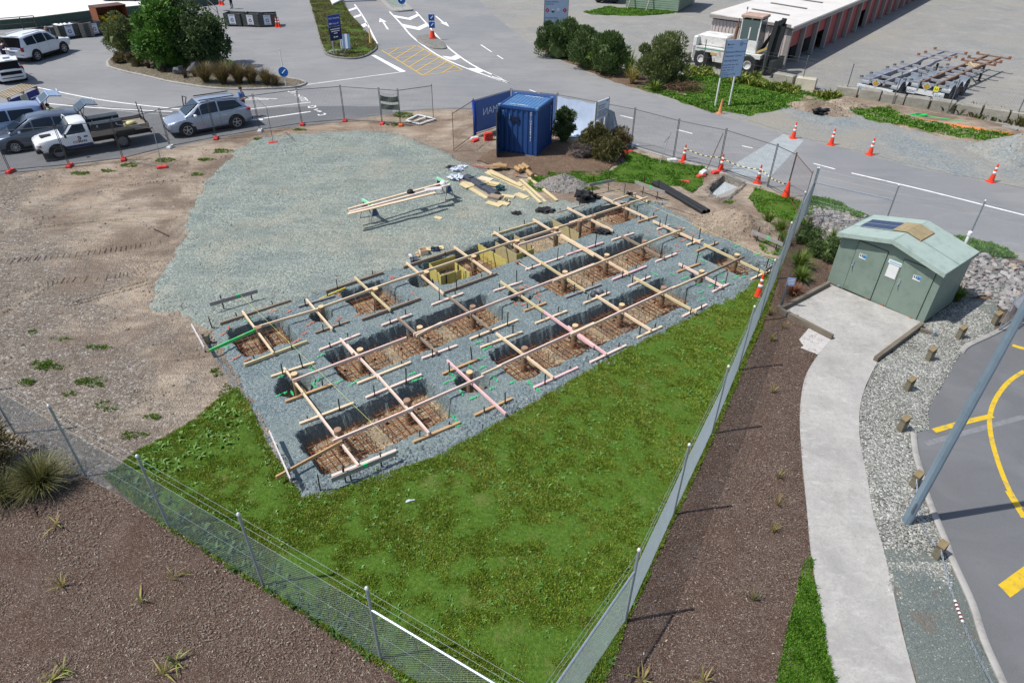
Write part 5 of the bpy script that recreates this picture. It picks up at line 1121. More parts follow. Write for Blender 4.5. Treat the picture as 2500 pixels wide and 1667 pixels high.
def wheel(t,x,y,r,w,rim,spokes=7,side=1,k=1.):
    """side +1: outer face looks to +y"""
    M=Matrix.Rotation(-PI/2*side,3,'X'); m=MB(); m.lathe([(r*.62,-w/2),(r*.93,-w/2),(r,-w*.36),(r,w*.36),(r*.93,w/2),(r*.66*k,w/2),(r*.62*k,w*.3)],(x,y,r),20,M=M); wo=m.build('wheel',M_tyre,t,autosmooth=40)
    m=MB(); m.lathe([(r*.64*k,w*.30),(r*.64*k,w*.44+(.06*w if k<1 else 0)),(r*.58*k,w*.46+(.06*w if k<1 else 0)),(r*.56*k,w*.34),(.02,w*.34)],(x,y,r),20,M=M)
    m.build('rim',rim if spokes==0 else M_dark,wo,autosmooth=40)
    if spokes:
        m=MB(); 
        for k in range(spokes):
            a=2*PI*k/spokes+.3; d=Vector((math.cos(a),0,math.sin(a))); c=Vector((x,y+side*w*.40,r)); m.bar(c+d*r*.1,c+d*r*.6,.045 if spokes<9 else .03,.03,up=(0,1,0))
        m.lathe([(r*.15,w*.36),(r*.13,w*.46)],(x,y,r),10,M=M); m.lathe([(r*.66,w*.36),(r*.66,w*.47),(r*.59,w*.47),(r*.585,w*.36)],(x,y,r),20,M=M); m.build('spokes',rim,wo)
    return wo
def car(name,label,cat,loc,rz,P,group=None):
    t=thing(name,label,cat,loc,rz,group); L,Wd=P['L'],P['W']; hw0=Wd/2; xr,xf=-L/2,L/2; body=P['paint']
    B=P['belt']        # list (x, half width factor, z low, z top)
    m=MB(); rings=[]
    for x,k,zl,zt in B:
        h=hw0*k; H=zt-zl
        pr=[(h*.84,zl),(h*.965,zl+.10*H),(h,zl+.42*H),(h*.985,zl+.74*H),(h*.945,zt-.05*H),(h*.86,zt),(h*.4,zt+.022)]
        ring=[(x,y,z) for y,z in pr]+[(x,-y,z) for y,z in pr[::-1]]; rings.append(ring)
    m.loft(rings); bo=m.build('body',body,t,smooth=True)
    me=bo.data; me.set_sharp_from_angle(angle=R(48))
    # greenhouse
    Gs=P['gh'] # list (x, z roof, half width roof, half width belt, z belt)
    m=MB(); rings=[]
    for x,zr,hr,hb,zb in Gs:
        H=max(.001,zr-zb); zt_=zr-.10*min(1,H); pr=[(hb,zb-.03),(hb,zb),(hb+(hr-hb)*.5,zb+(zt_-zb)*.5),(hr,zt_),(hr*.86,zr-.015),(hr*.4,zr+.012)]
        rings.append([(x,y,z) for y,z in pr]+[(x,-y,z) for y,z in pr[::-1]])
    m.loft(rings); gh=m.build('cabin',body,t,smooth=True); gh.data.set_sharp_from_angle(angle=R(50))
    xs=[g[0] for g in Gs]
    def gi(x):
        return [float(np.interp(x,xs,[g[i] for g in Gs])) for i in range(1,5)]
    def sp(x,f,s,off=.012):
        zr,hr,hb,zb=gi(x); zt=zr-.10*min(1,zr-zb); return Vector((x,s*(hb+(hr-hb)*f+off),zb+(zt-zb)*f))
    gl=glassm()
    for s in (1,-1):
        for poly in P['win']:
            m=MB(); xa,xb=min(p[0] for p in poly),max(p[0] for p in poly); N=9; rows=[]
            for i in range(N+1):
                x=xa+(xb-xa)*(.001+.998*i/N); fs=[]
                for j in range(len(poly)):
                    (x1,f1),(x2,f2)=poly[j],poly[(j+1)%len(poly)]
                    if (x1-x)*(x2-x)<0: fs.append(f1+(f2-f1)*(x-x1)/(x2-x1))
                lo,hi=min(fs),max(fs); rows.append([sp(x,lo+(hi-lo)*q/4,s) for q in range(5)])
            m.add([p for r_ in rows for p in r_],[((i*5+q,i*5+q+1,i*5+q+6,i*5+q+5) if s>0 else (i*5+q,i*5+q+5,i*5+q+6,i*5+q+1)) for i in range(N) for q in range(4)]); m.build('side_window',gl,t)
        for (x0,x1) in P.get('doors',[]):
            pass
    for nm,(x0,x1,k0,k1) in P['screens'].items():
        a=gi(x0);b=gi(x1); z0=a[0]+.012;z1=b[0]+.012; n=Vector((z0-z1,0,x1-x0)); n=n if n.z>0 else -n; n.normalize(); o=n*.034
        pts=[Vector((x0,a[1]*k0,z0-.02)),Vector((x1,b[1]*k1,z1-.02)),Vector((x1,-b[1]*k1,z1-.02)),Vector((x0,-a[1]*k0,z0-.02))]
        pts=[p+o for p in pts]
        nn=(pts[1]-pts[0]).cross(pts[2]-pts[0])
        if nn.dot(o)<0: pts=pts[::-1]
        m=MB(); m.poly(pts); m.build(nm,gl,t)
    # arches and wheels
    r=P['wr']; tr=hw0-.12
    for i,x in enumerate((P['axr'],P['axf'])):
        for s in (1,-1):
            k=float(np.interp(x,[b[0] for b in B],[b[1] for b in B])); yy=hw0*k
            m=MB(); n=14; ra=r*1.25; pts=[(x+ra*math.cos(PI*j/n),s*(yy+.006),r*.98+ra*math.sin(PI*j/n)) for j in range(n+1)]+[(x-ra,s*(yy+.004),r*.5),(x+ra,s*(yy+.004),r*.5)]
            m.add(pts,[tuple(range(len(pts))) if s<0 else tuple(range(len(pts)-1,-1,-1))]); m.build('wheel_arch',M_dark,t)
            wheel(t,x,s*(yy-.09),r,.22,P.get('rim',M_rim),P.get('spokes',7),s)
    for nm,(c,sz,mt) in P['bits'].items():
        for cc in c: m=MB(); m.box(cc,sz); m.build(nm,mt,t,bevel=min(sz)*.3)
    for s in (1,-1):
        for x in P.get('gaps',[]):
            k=float(np.interp(x,[b[0] for b in B],[b[1] for b in B])); zl=float(np.interp(x,[b[0] for b in B],[b[2] for b in B])); zt=float(np.interp(x,[b[0] for b in B],[b[3] for b in B])); H=zt-zl; h=hw0*k
            m=MB(); pr=[(h*.968,zl+.12*H),(h+.003,zl+.42*H),(h*.985+.003,zl+.74*H),(h*.945+.003,zt-.06*H)]
            vs=[(x-.006,s*y,z) for y,z in pr]+[(x+.006,s*y,z) for y,z in pr]; m.add(vs,[(i,i+4,i+5,i+1) if s<0 else (i,i+1,i+5,i+4) for i in range(3)]); m.build('door_seam',M_dark,t)
        # sill
    m=MB(); zl=B[len(B)//2][2]; m.box(((P['axr']+P['axf'])/2,0,zl+.03),(P['axf']-P['axr']-2.3*r,Wd*.95,.14)); m.build('sill',M_dark,t)
    m=MB(); m.box((0,0,.24),(L*.8,Wd*.8,.12)); m.build('underbody',M_dark,t)
    return t
def hatch(t,x,zr,w,paintm,tilt=R(28),ln=1.05,glass=True):
    """raised tailgate hinged at the back of the roof"""
    d=Vector((-math.cos(tilt),0,math.sin(tilt))); a=Vector((x,0,zr)); m=MB(); e=d*ln; dn=Vector((-.25,0,-.35))
    pts=[a+Vector((0,w*.46,0)),a+d*ln*.62+Vector((0,w*.44,0)),a+e+dn*.9+Vector((0,w*.4,0)),a+e+dn*.9-Vector((0,w*.4,0)),a+d*ln*.62-Vector((0,w*.44,0)),a-Vector((0,w*.46,0))]
    for q in ((0,1,4,5),(1,2,3,4)): m.slab([pts[i] for i in q],.05)
    h=m.build('tailgate',paintm,t)
    n=Vector((math.sin(tilt),0,math.cos(tilt)))
    m=MB(); b0=a+d*ln*.1+n*.03; b1=a+d*ln*.55+n*.03; m.poly([b0+Vector((0,w*.4,0)),b1+Vector((0,w*.36,0)),b1-Vector((0,w*.36,0)),b0-Vector((0,w*.4,0))]); g=m.build('tailgate_window',glassm(),h)
    g.data.flip_normals() if g.data.polygons[0].normal.z<0 else None
    m=MB(); c=a+e+dn*.45; m.box(c+Vector((-.035,0,.02)),(.03,.4,.12)); m.build('number_plate',M_whp,h)
    m=MB(); 
    for s in(1,-1): m.tube([a+d*ln*.45+Vector((0,s*w*.43,-.03)),Vector((x-.05,s*w*.44,zr-.55))],.012,5)
    m.build('gas_strut',M_dark,t)
def boot(t,x0,zr,zb,w,x1=None):
    """black slab painted in for the shade of an open boot"""
    x1=x1 if x1 is not None else x0; m=MB(); pts=[Vector((x0,w*.46,zr)),Vector((x1,w*.46,zb)),Vector((x1,-w*.46,zb)),Vector((x0,-w*.46,zr))]; m.slab(pts,.02); m.build('boot_shade',M_inshade,t)
def headingpose(front,rear,half,frac=.5):
    h=(front-rear); h.z=0; h.normalize(); left=Vector((-h.y,h.x,0)); return h,left
# --- silver SUV
fw_,rw_=W('V8',620,1310),W('V8',1770,1110); h,left=headingpose(fw_,rw_,0); c=(fw_+rw_)/2-left*.80; rzS=math.atan2(h.y,h.x)
suvP=dict(L=4.55,W=1.84,paint=P_silver,wr=.37,axr=-1.33,axf=1.33,rim=M_rim,spokes=5,
 belt=[(-2.27,.80,.42,.95),(-2.22,.90,.32,1.03),(-1.9,.99,.25,1.08),(-.6,1.,.24,1.05),(.6,1.,.24,1.01),(1.1,1.,.25,.99),(1.7,.97,.27,.91),(2.05,.90,.30,.82),(2.22,.78,.36,.70),(2.27,.66,.42,.6)],
 gh=[(-2.1,1.06,.70,.80,1.04),(-1.72,1.60,.60,.83,1.05),(-1.4,1.67,.61,.85,1.05),(-.3,1.70,.64,.87,1.03),(.35,1.66,.62,.86,1.02),(1.28,1.02,.72,.83,1.0)],
 win=[[(-1.85,.25),(-1.3,.08),(-.55,.08),(-.55,.92),(-1.55,.86)],[(-.47,.08),(.42,.06),(.42,.8),(.25,.92),(-.47,.93)],[(.47,.06),(1.0,.1),(.6,.8),(.47,.84)]],
 screens={'windscreen':(.42,1.2,.9,.96),'rear_window':(-1.78,-2.02,.85,.9)},gaps=[-.5,.48],
 bits={'headlamp':([(2.05,.66,.73),(2.05,-.66,.73)],(.28,.3,.12),M_lamp),'tail_lamp':([(-2.14,.74,.98),(-2.14,-.74,.98)],(.22,.3,.14),M_tail),'grille':([(2.235,0,.62)],(.06,1.0,.12),M_dark),'bumper':([(-2.2,0,.44)],(.22,1.6,.22),M_dark),'lower_grille':([(2.24,0,.43)],(.08,1.25,.16),M_dark),'mirror':([(.78,1.0,1.08),(.78,-1.0,1.08)],(.16,.2,.14),P_white),'door_handle':([(-.35,.93,.86),(.62-1.4,.93,.86),(-.35,-.93,.86)],(.18,.03,.03),M_rim),'roof_rail':([(-.6,.55,1.73),(-.6,-.55,1.73)],(1.9,.05,.05),M_dark),'fog_lamp':([(2.16,.62,.42),(2.16,-.62,.42)],(.08,.22,.08),M_lamp),'number_plate':([(-2.29,0,.8)],(.02,.4,.12),M_whp)})
suv=car('silver_suv','silver SUV with its far front door open, parked behind the site fence','car',c,rzS,suvP)
m=MB(); m.add([(.9,-.93,.3),(.75,-1.85,.3),(.75,-1.85,.98),(.9,-.93,.98)],[(0,1,2,3),(3,2,1,0)]); d_=m.build('open_door',P_silver,suv)
m=MB(); m.tube([(.9,-.93,.98),(.6,-1.25,1.55),(.7,-1.8,1.5),(.75,-1.85,.98)],.03,5); m.build('window_frame',M_dark,d_)
# --- white flatbed truck (ute)
fw_,rw_=W('V1',985,1360),W('V1',1990,1175); h,left=headingpose(fw_,rw_,0); c=(fw_+rw_)/2-left*.76; rzU=math.atan2(h.y,h.x)
def ute():
    P=dict(L=2.5,W=1.74,paint=P_white,wr=.36,axr=9,axf=9,belt=[],gh=[],win=[],screens={},bits={})
    t=thing('flatbed_truck','white single cab flatbed truck lettered COMAN with toolboxes on its tray','truck',c,rzU); hw=.87
    B=[(-.15,.97,.42,1.06),(.3,1.,.40,1.06),(.9,1.,.40,1.05),(1.2,1.,.42,1.03),(1.75,.98,.45,.98),(2.15,.93,.48,.92),(2.32,.8,.52,.84),(2.36,.7,.56,.78)]
    m=MB(); rings=[]
    for x,k,zl,zt in B:
        hh=hw*k;H=zt-zl; pr=[(hh*.86,zl),(hh*.97,zl+.1*H),(hh,zl+.4*H),(hh*.98,zl+.8*H),(hh*.93,zt),(hh*.4,zt+.03)]; rings.append([(x,y,z) for y,z in pr]+[(x,-y,z) for y,z in pr[::-1]])
    m.loft(rings); b=m.build('cab_body',P_white,t,smooth=True); b.data.set_sharp_from_angle(angle=R(45))
    Gs=[(-.14,1.60,.66,.80,1.05),(.0,1.66,.66,.81,1.05),(.55,1.66,.65,.82,1.05),(1.12,1.06,.74,.80,1.04)]; m=MB(); rings=[]
    for x,zr,hr,hb,zb in Gs:
        pr=[(hb,zb-.02),(hr,zr-.08),(hr*.85,zr),(hr*.4,zr+.015)]; rings.append([(x,y,z) for y,z in pr]+[(x,-y,z) for y,z in pr[::-1]])
    m.loft(rings); g=m.build('cabin',P_white,t,smooth=True); g.data.set_sharp_from_angle(angle=R(45)); gl=glassm()
    for s in (1,-1):
        pts=[(0.02,s*.815,1.12),(.95,s*.815,1.1),(.50,s*.695,1.52),(.04,s*.69,1.53)]; m=MB(); m.add(pts,[(0,1,2,3) if s<0 else (3,2,1,0)]); m.build('side_window',gl,t)
    m=MB(); m.add([(.62,.62,1.62),(1.11,.7,1.11),(1.11,-.7,1.11),(.62,-.62,1.62)],[(3,2,1,0)]); w_=m.build('windscreen',gl,t); w_.data.flip_normals() if w_.data.polygons[0].normal.x<0 else None
    m=MB(); m.box((1.75,.0,1.03),(.5,.42,.05)); m.build('bonnet_scoop',M_dark,t,bevel=.02)
    for s in (1,-1):
        m=MB(); m.box((2.22,s*.66,.76),(.2,.3,.2)); m.build('headlamp',M_lamp,t,bevel=.04); m=MB(); m.box((2.16,s*.79,.76),(.1,.06,.12)); m.build('indicator',mk('amber',A(220,130,60,.8),.3),t)
        m=MB(); m.box((.98,s*.98,1.12),(.1,.2,.18)); m.build('mirror',M_dark,t,bevel=.03); m=MB(); m.box((.1,s*.868,.92),(.17,.02,.06)); m.build('door_handle',M_dark,t)
        m=MB(); m.box((.52,s*.868,.52),(1.28,.015,.12)); m.build('door_stripe',mk('navy_stripe',A(34,48,104,.8),.4),t)
        m=MB(); n=12; ra=.44; x=1.48; pts=[(x+ra*math.cos(PI*j/n),s*.878,.36+ra*math.sin(PI*j/n)) for j in range(n+1)]; m.add(pts,[tuple(range(n+1)) if s<0 else tuple(range(n,-1,-1))]); m.build('wheel_arch',M_dark,t)
        wheel(t,1.48,s*.79,.36,.23,M_rimd,0,s); wheel(t,-1.48,s*.76,.36,.23,M_rimd,0,s)
    m=MB(); m.box((2.26,0,.52),(.3,1.62,.24)); m.build('bumper',M_dark,t,bevel=.06); m=MB(); m.box((2.34,0,.75),(.06,.8,.12)); m.build('grille',M_dark,t)
    # far door open
    m=MB(); m.add([(1.0,-.87,.5),(.75,-1.7,.5),(.75,-1.7,1.05),(1.0,-.87,1.05)],[(0,1,2,3),(3,2,1,0)]); dd=m.build('open_door',P_white,t); m=MB(); m.tube([(1.,-.87,1.05),(.55,-.95,1.55),(.6,-1.6,1.5),(.75,-1.7,1.05)],.035,5); m.build('window_frame',P_white,dd)
    # tray
    m=MB(); m.box((-1.55,0,.86),(2.75,1.82,.1)); tr=m.build('tray',mk('tray_alloy',A(150,142,130,.8),.6,var=.15),t)
    for y in (.9,-.9): m=MB(); m.box((-1.55,y,.98),(2.75,.03,.2)); m.build('side_board',mk('tray_board',A(160,148,134,.8),.65,var=.15),tr)
    m=MB(); m.box((-2.92,0,.98),(.03,1.8,.2)); m.build('tail_board',M_dark,tr)
    m=MB(); m.box((-1.5,0,.6),(3.,.9,.3)); m.build('chassis',M_dark,t)
    m=MB()
    for y in (.7,-.7): m.tube([(-.22,y,.9),(-.22,y,1.85)],.025,6)
    m.tube([(-.22,.7,1.7),(-.22,-.7,1.7)],.025,6); m.build('headboard',M_dark,t)
    m=MB()
    for y in (.5,-.5): m.tube([(-2.85,y,.9),(-2.85,y,1.85)],.025,6)
    m.tube([(-2.85,.5,1.5),(-2.85,-.5,1.5)],.02,6); m.build('rear_rack',M_dark,t)
    m=MB(); m.box((-1.75,.95,.78),(.9,.1,.25)); m.build('underbox',M_dark,t)
    m=MB(); m.tube([(-2.9,.3,.6),(-3.15,.3,.6)],.04,6); m.box((-2.95,0,.55),(.08,1.6,.08)); m.build('tow_bar',M_dark,t)
    for s in(1,-1): m=MB(); m.box((-2.93,s*.7,.72),(.05,.25,.1)); m.build('tail_lamp',M_tail,t)
    # door lettering (left side)
    tx=text('COMAN',.17,M_dtext,(.42,.873,.66),(PI/2,0,PI),bold=True); tx.parent=t
    m=MB(); cc=(.42,.874,.88); n=14
    for k in range(n):
        a0=2*PI*k/n*.78+.9;a1=2*PI*(k+1)/n*.78+.9
        m.add([(cc[0]+q*math.cos(a),cc[1],cc[2]+q*math.sin(a)) for a,q in((a0,.05),(a0,.095),(a1,.095),(a1,.05))],[(0,1,2,3)],0 if k<9 else 1)
    lo=m.build('door_logo',[M_dtext,mk('logo_orange',A(226,130,70,.85),.5)],t)
    m=MB(); m.lathe([(.04,-.002),(.04,.002)],cc,10,M=Matrix.Rotation(PI/2,3,'X')); m.build('logo_dot',mk('logo_orange',A(226,130,70,.85),.5),lo)
    return t
UT=ute()
def on_tray(name,label,x,y,z,size,mat,bits=()):
    M=parent_matrix(UT); o=thing(name,label,'toolbox',M@Vector((x,y,z)),rzU); m=MB(); m.box((0,0,size[2]*.42),(size[0],size[1],size[2]*.84)); m.build('box',mat,o,bevel=.02); m=MB(); m.box((0,0,size[2]*.92),(size[0]*1.01,size[1]*1.02,size[2]*.16)); m.build('lid',mat,o,bevel=.03)
    for x_ in (-.3,.3): m=MB(); m.box((x_*size[0],size[1]/2+.01,size[2]*.75),(.07,.02,.1)); m.build('latch',M_galv,o)
M_tbox=mk('black_toolbox',(.035,.042,.05),.45,var=.15)
on_tray('toolbox','long black toolbox on the near side of the truck tray',-1.0,.55,.91,(1.5,.55,.5),M_tbox); on_tray('toolbox','long black toolbox on the far side of the truck tray',-1.0,-.55,.91,(1.6,.6,.52),M_tbox)
_o=thing('yellow_sack','pale yellow sack lying at the back of the truck tray','sack',parent_matrix(UT)@Vector((-2.2,.1,.91)),rzU+.5); m=MB(); m.blob((0,0,.08),(.3,.2,.1),3,2,.2); m.build('sack_body',mk('sack',A(226,214,150,.8),.8),_o,smooth=True); m=MB(); m.tube([(.28,0,.1),(.4,.02,.12)],[.05,.07],6); m.build('sack_neck',mk('sack',A(226,214,150,.8),.8),_o)
# --- dark grey wagon with raised hatch
fw_=W('V1',285,1265); h=Vector((math.cos(rzU),math.sin(rzU),0)); left=Vector((-h.y,h.x,0)); c=fw_-left*.78-h*1.32
wagP=dict(L=4.4,W=1.74,paint=P_grey,wr=.31,axr=-1.33,axf=1.32,rim=M_rim,spokes=9,
 belt=[(-2.2,.82,.38,.92),(-2.1,.92,.28,.98),(-1.5,1.,.22,1.0),(0,1.,.2,.97),(.9,1.,.2,.93),(1.4,.99,.22,.88),(1.85,.93,.24,.80),(2.1,.82,.28,.68),(2.2,.66,.34,.55)],
 gh=[(-2.08,1.02,.68,.78,.97),(-1.95,1.44,.60,.78,.97),(-1.4,1.53,.60,.8,.98),(-.4,1.58,.61,.81,.97),(.25,1.54,.6,.8,.96),(1.35,.94,.68,.78,.92)],
 win=[[(-1.9,.2),(-1.25,.06),(-.75,.06),(-.75,.9),(-1.75,.84)],[(-.68,.06),(.22,.05),(.22,.9),(-.68,.92)],[(.3,.05),(1.1,.1),(.55,.75),(.3,.86)]],
 screens={'windscreen':(.35,1.28,.9,.95)},gaps=[-.72,.26],
 bits={'headlamp':([(1.98,.62,.66),(1.98,-.62,.66)],(.32,.26,.16),M_lamp),'tail_lamp':([(-2.1,.74,.85),(-2.1,-.74,.85)],(.14,.2,.35),M_tail),'grille':([(2.17,0,.55)],(.06,.8,.1),M_dark),'mirror':([(.9,.95,1.0),(.9,-.95,1.0)],(.14,.2,.13),P_silver),'door_handle':([(-.5,.88,.8),(.05,.88,.8)],(.18,.03,.03),M_rim),'fog_lamp':([(2.1,.6,.36),(2.1,-.6,.36)],(.06,.2,.06),M_lamp)})
wag=car('grey_wagon','dark grey station wagon with its tailgate raised beside the white truck','car',c,rzU,wagP); boot(wag,-1.98,1.46,.72,1.5,-2.14); hatch(wag,-1.96,1.5,1.5,P_grey,R(32),.95)
# --- ice blue people carrier with raised hatch
rr=W('V1',600,425,1.75); c=Vector((rr.x,rr.y,0))-left*.05+h*2.1
vanP=dict(L=4.7,W=1.78,paint=P_blue,wr=.32,axr=-1.4,axf=1.4,rim=M_rim,spokes=7,
 belt=[(-2.35,.82,.4,1.0),(-2.25,.93,.3,1.06),(-1.5,1.,.24,1.08),(0,1.,.22,1.06),(1.,1.,.22,1.0),(1.6,.99,.24,.94),(2.1,.9,.28,.8),(2.35,.68,.36,.6)],
 gh=[(-2.2,1.1,.7,.8,1.06),(-2.08,1.62,.64,.82,1.06),(-1.5,1.72,.65,.83,1.07),(-.2,1.76,.66,.84,1.06),(.6,1.7,.64,.83,1.04),(1.7,1.0,.7,.8,.96)],
 win=[[(-1.8,.1),(-.55,.06),(-.55,.86),(-1.75,.82)],[(-.48,.06),(.55,.05),(.55,.86),(-.48,.88)],[(.62,.05),(1.4,.1),(.8,.75),(.62,.84)]],
 screens={'windscreen':(.7,1.6,.9,.95)},gaps=[-.52,.58],
 bits={'headlamp':([(2.1,.64,.7),(2.1,-.64,.7)],(.3,.26,.16),M_lamp),'tail_lamp':([(-2.22,.78,1.1),(-2.22,-.78,1.1)],(.12,.16,.5),M_tail),'door_handle':([(-.7,.9,.88),(.4,.9,.88)],(.18,.03,.03),M_rim),'mirror':([(1.2,.97,1.05),(1.2,-.97,1.05)],(.14,.2,.14),P_blue)})
van=car('blue_people_carrier','ice blue people carrier with its tailgate raised beyond the dark grey wagon','car',c,rzU,vanP); boot(van,-2.12,1.62,.7,1.55,-2.28); hatch(van,-2.1,1.68,1.55,P_blue,R(32),1.05)
# --- white 4WD with split tailgate open
rwh,fwh=W('V2',720,1065),W('V2',1085,935); h2=(fwh-rwh); h2.z=0; h2.normalize(); h2=Matrix.Rotation(R(-6),3,'Z')@h2; right=Vector((h2.y,-h2.x,0)); c=(fwh+rwh)/2-right*.88; rzL=math.atan2(h2.y,h2.x)
lcP=dict(L=4.95,W=1.97,paint=P_white,wr=.40,axr=-1.42,axf=1.42,rim=M_rim,spokes=6,
 belt=[(-2.47,.86,.5,1.02),(-2.4,.95,.42,1.12),(-1.8,1.,.36,1.18),(0,1.,.36,1.16),(1.,1.,.36,1.14),(1.6,.99,.38,1.12),(2.1,.95,.42,1.05),(2.4,.86,.5,.92),(2.47,.76,.56,.8)],
 gh=[(-2.38,1.2,.82,.9,1.15),(-2.2,1.80,.72,.91,1.16),(-1.6,1.88,.73,.92,1.16),(-.2,1.92,.74,.93,1.15),(.5,1.87,.72,.92,1.14),(1.3,1.18,.8,.9,1.13)],
 win=[[(-1.95,.1),(-1.0,.06),(-1.0,.9),(-1.95,.84)],[(-.93,.06),(.0,.06),(.0,.9),(-.93,.92)],[(.07,.06),(1.0,.1),(.55,.76),(.07,.88)]],
 screens={'windscreen':(.55,1.2,.9,.95)},gaps=[-.95,.03,1.05],
 bits={'headlamp':([(2.36,.72,.92),(2.36,-.72,.92)],(.2,.36,.18),M_lamp),'tail_lamp':([(-2.44,.84,1.0),(-2.44,-.84,1.0)],(.16,.22,.3),M_tail),'reflector':([(-2.5,.72,.62),(-2.5,-.72,.62)],(.04,.24,.06),M_tail),'grille':([(2.47,0,.85)],(.06,1.,.2),M_dark),'mirror':([(.95,1.07,1.25),(.95,-1.07,1.25)],(.16,.22,.2),M_dark),'roof_rail':([(-.9,.68,1.95),(-.9,-.68,1.95)],(1.7,.05,.06),P_white),'step':([(0,.97,.36),(0,-.97,.36)],(1.7,.16,.05),M_dark),'bumper':([(-2.45,0,.55)],(.16,1.7,.22),P_white)})
lc=car('white_four_wheel_drive','large white four-wheel drive with its tailgate open by the recycling bins','car',c,rzL,lcP); boot(lc,-2.24,1.76,1.05,1.6,-2.42); 
m=MB(); m.slab([(-2.2,.72,1.86),(-2.9,.7,2.0),(-2.9,-.7,2.0),(-2.2,-.72,1.86)],.05); tg=m.build('tailgate',P_white,lc); m=MB(); m.box((-2.6,0,.98),(.4,1.5,.06)); m.build('lower_tailgate',P_white,lc)
m=MB(); m.box((-2.48,.1,.8),(.02,.5,.12)); m.build('number_plate',mk('plate_blue',A(150,170,210,.8),.5),lc)
# --- white hatchback
a,b=W('V2',0,1420,.3),W('V2',490,1350,.3); e=(b-a).normalized(); hd=Vector((-e.y,e.x,0)); c=Vector((b.x,b.y,0))-e*.85+hd*1.95; rzH=math.atan2(hd.y,hd.x)
hbP=dict(L=3.95,W=1.70,paint=P_white,wr=.30,axr=-1.2,axf=1.25,rim=M_rimd,spokes=7,
 belt=[(-1.97,.86,.36,.86),(-1.9,.95,.24,.95),(-1.2,1.,.2,.98),(0,1.,.2,.95),(1.,1.,.2,.9),(1.5,.95,.24,.82),(1.85,.84,.28,.68),(1.97,.68,.36,.55)],
 gh=[(-1.86,1.0,.66,.76,.96),(-1.62,1.42,.58,.77,.97),(-1.1,1.5,.58,.78,.97),(-.2,1.52,.6,.79,.95),(.4,1.46,.58,.78,.93),(1.3,.92,.66,.76,.9)],
 win=[[(-1.4,.1),(-.65,.06),(-.65,.88),(-1.35,.82)],[(-.58,.06),(.3,.05),(.3,.86),(-.58,.9)],[(.36,.05),(1.0,.1),(.55,.75),(.36,.84)]],
 screens={'windscreen':(.45,1.22,.9,.95)},gaps=[-.62,.33],
 bits={'tail_lamp':([(-1.84,.72,.9),(-1.84,-.72,.9)],(.16,.2,.32),M_tail),'bumper_strip':([(-1.97,0,.42)],(.06,1.3,.05),M_dark),'headlamp':([(1.75,.6,.68),(1.75,-.6,.68)],(.3,.26,.15),M_lamp),'mirror':([(.85,.92,.98),(.85,-.92,.98)],(.14,.2,.13),P_white)})
hb=car('white_hatchback','small white hatchback with its boot lid raised','car',c,rzH,hbP); boot(hb,-1.72,1.40,.62,1.35,-2.04); hatch(hb,-1.62,1.44,1.4,P_white,R(34),.8)
m=MB(); m.box((-1.8,0.1,.62),(.3,.4,.02)); m.build('number_plate',M_faded,hb)
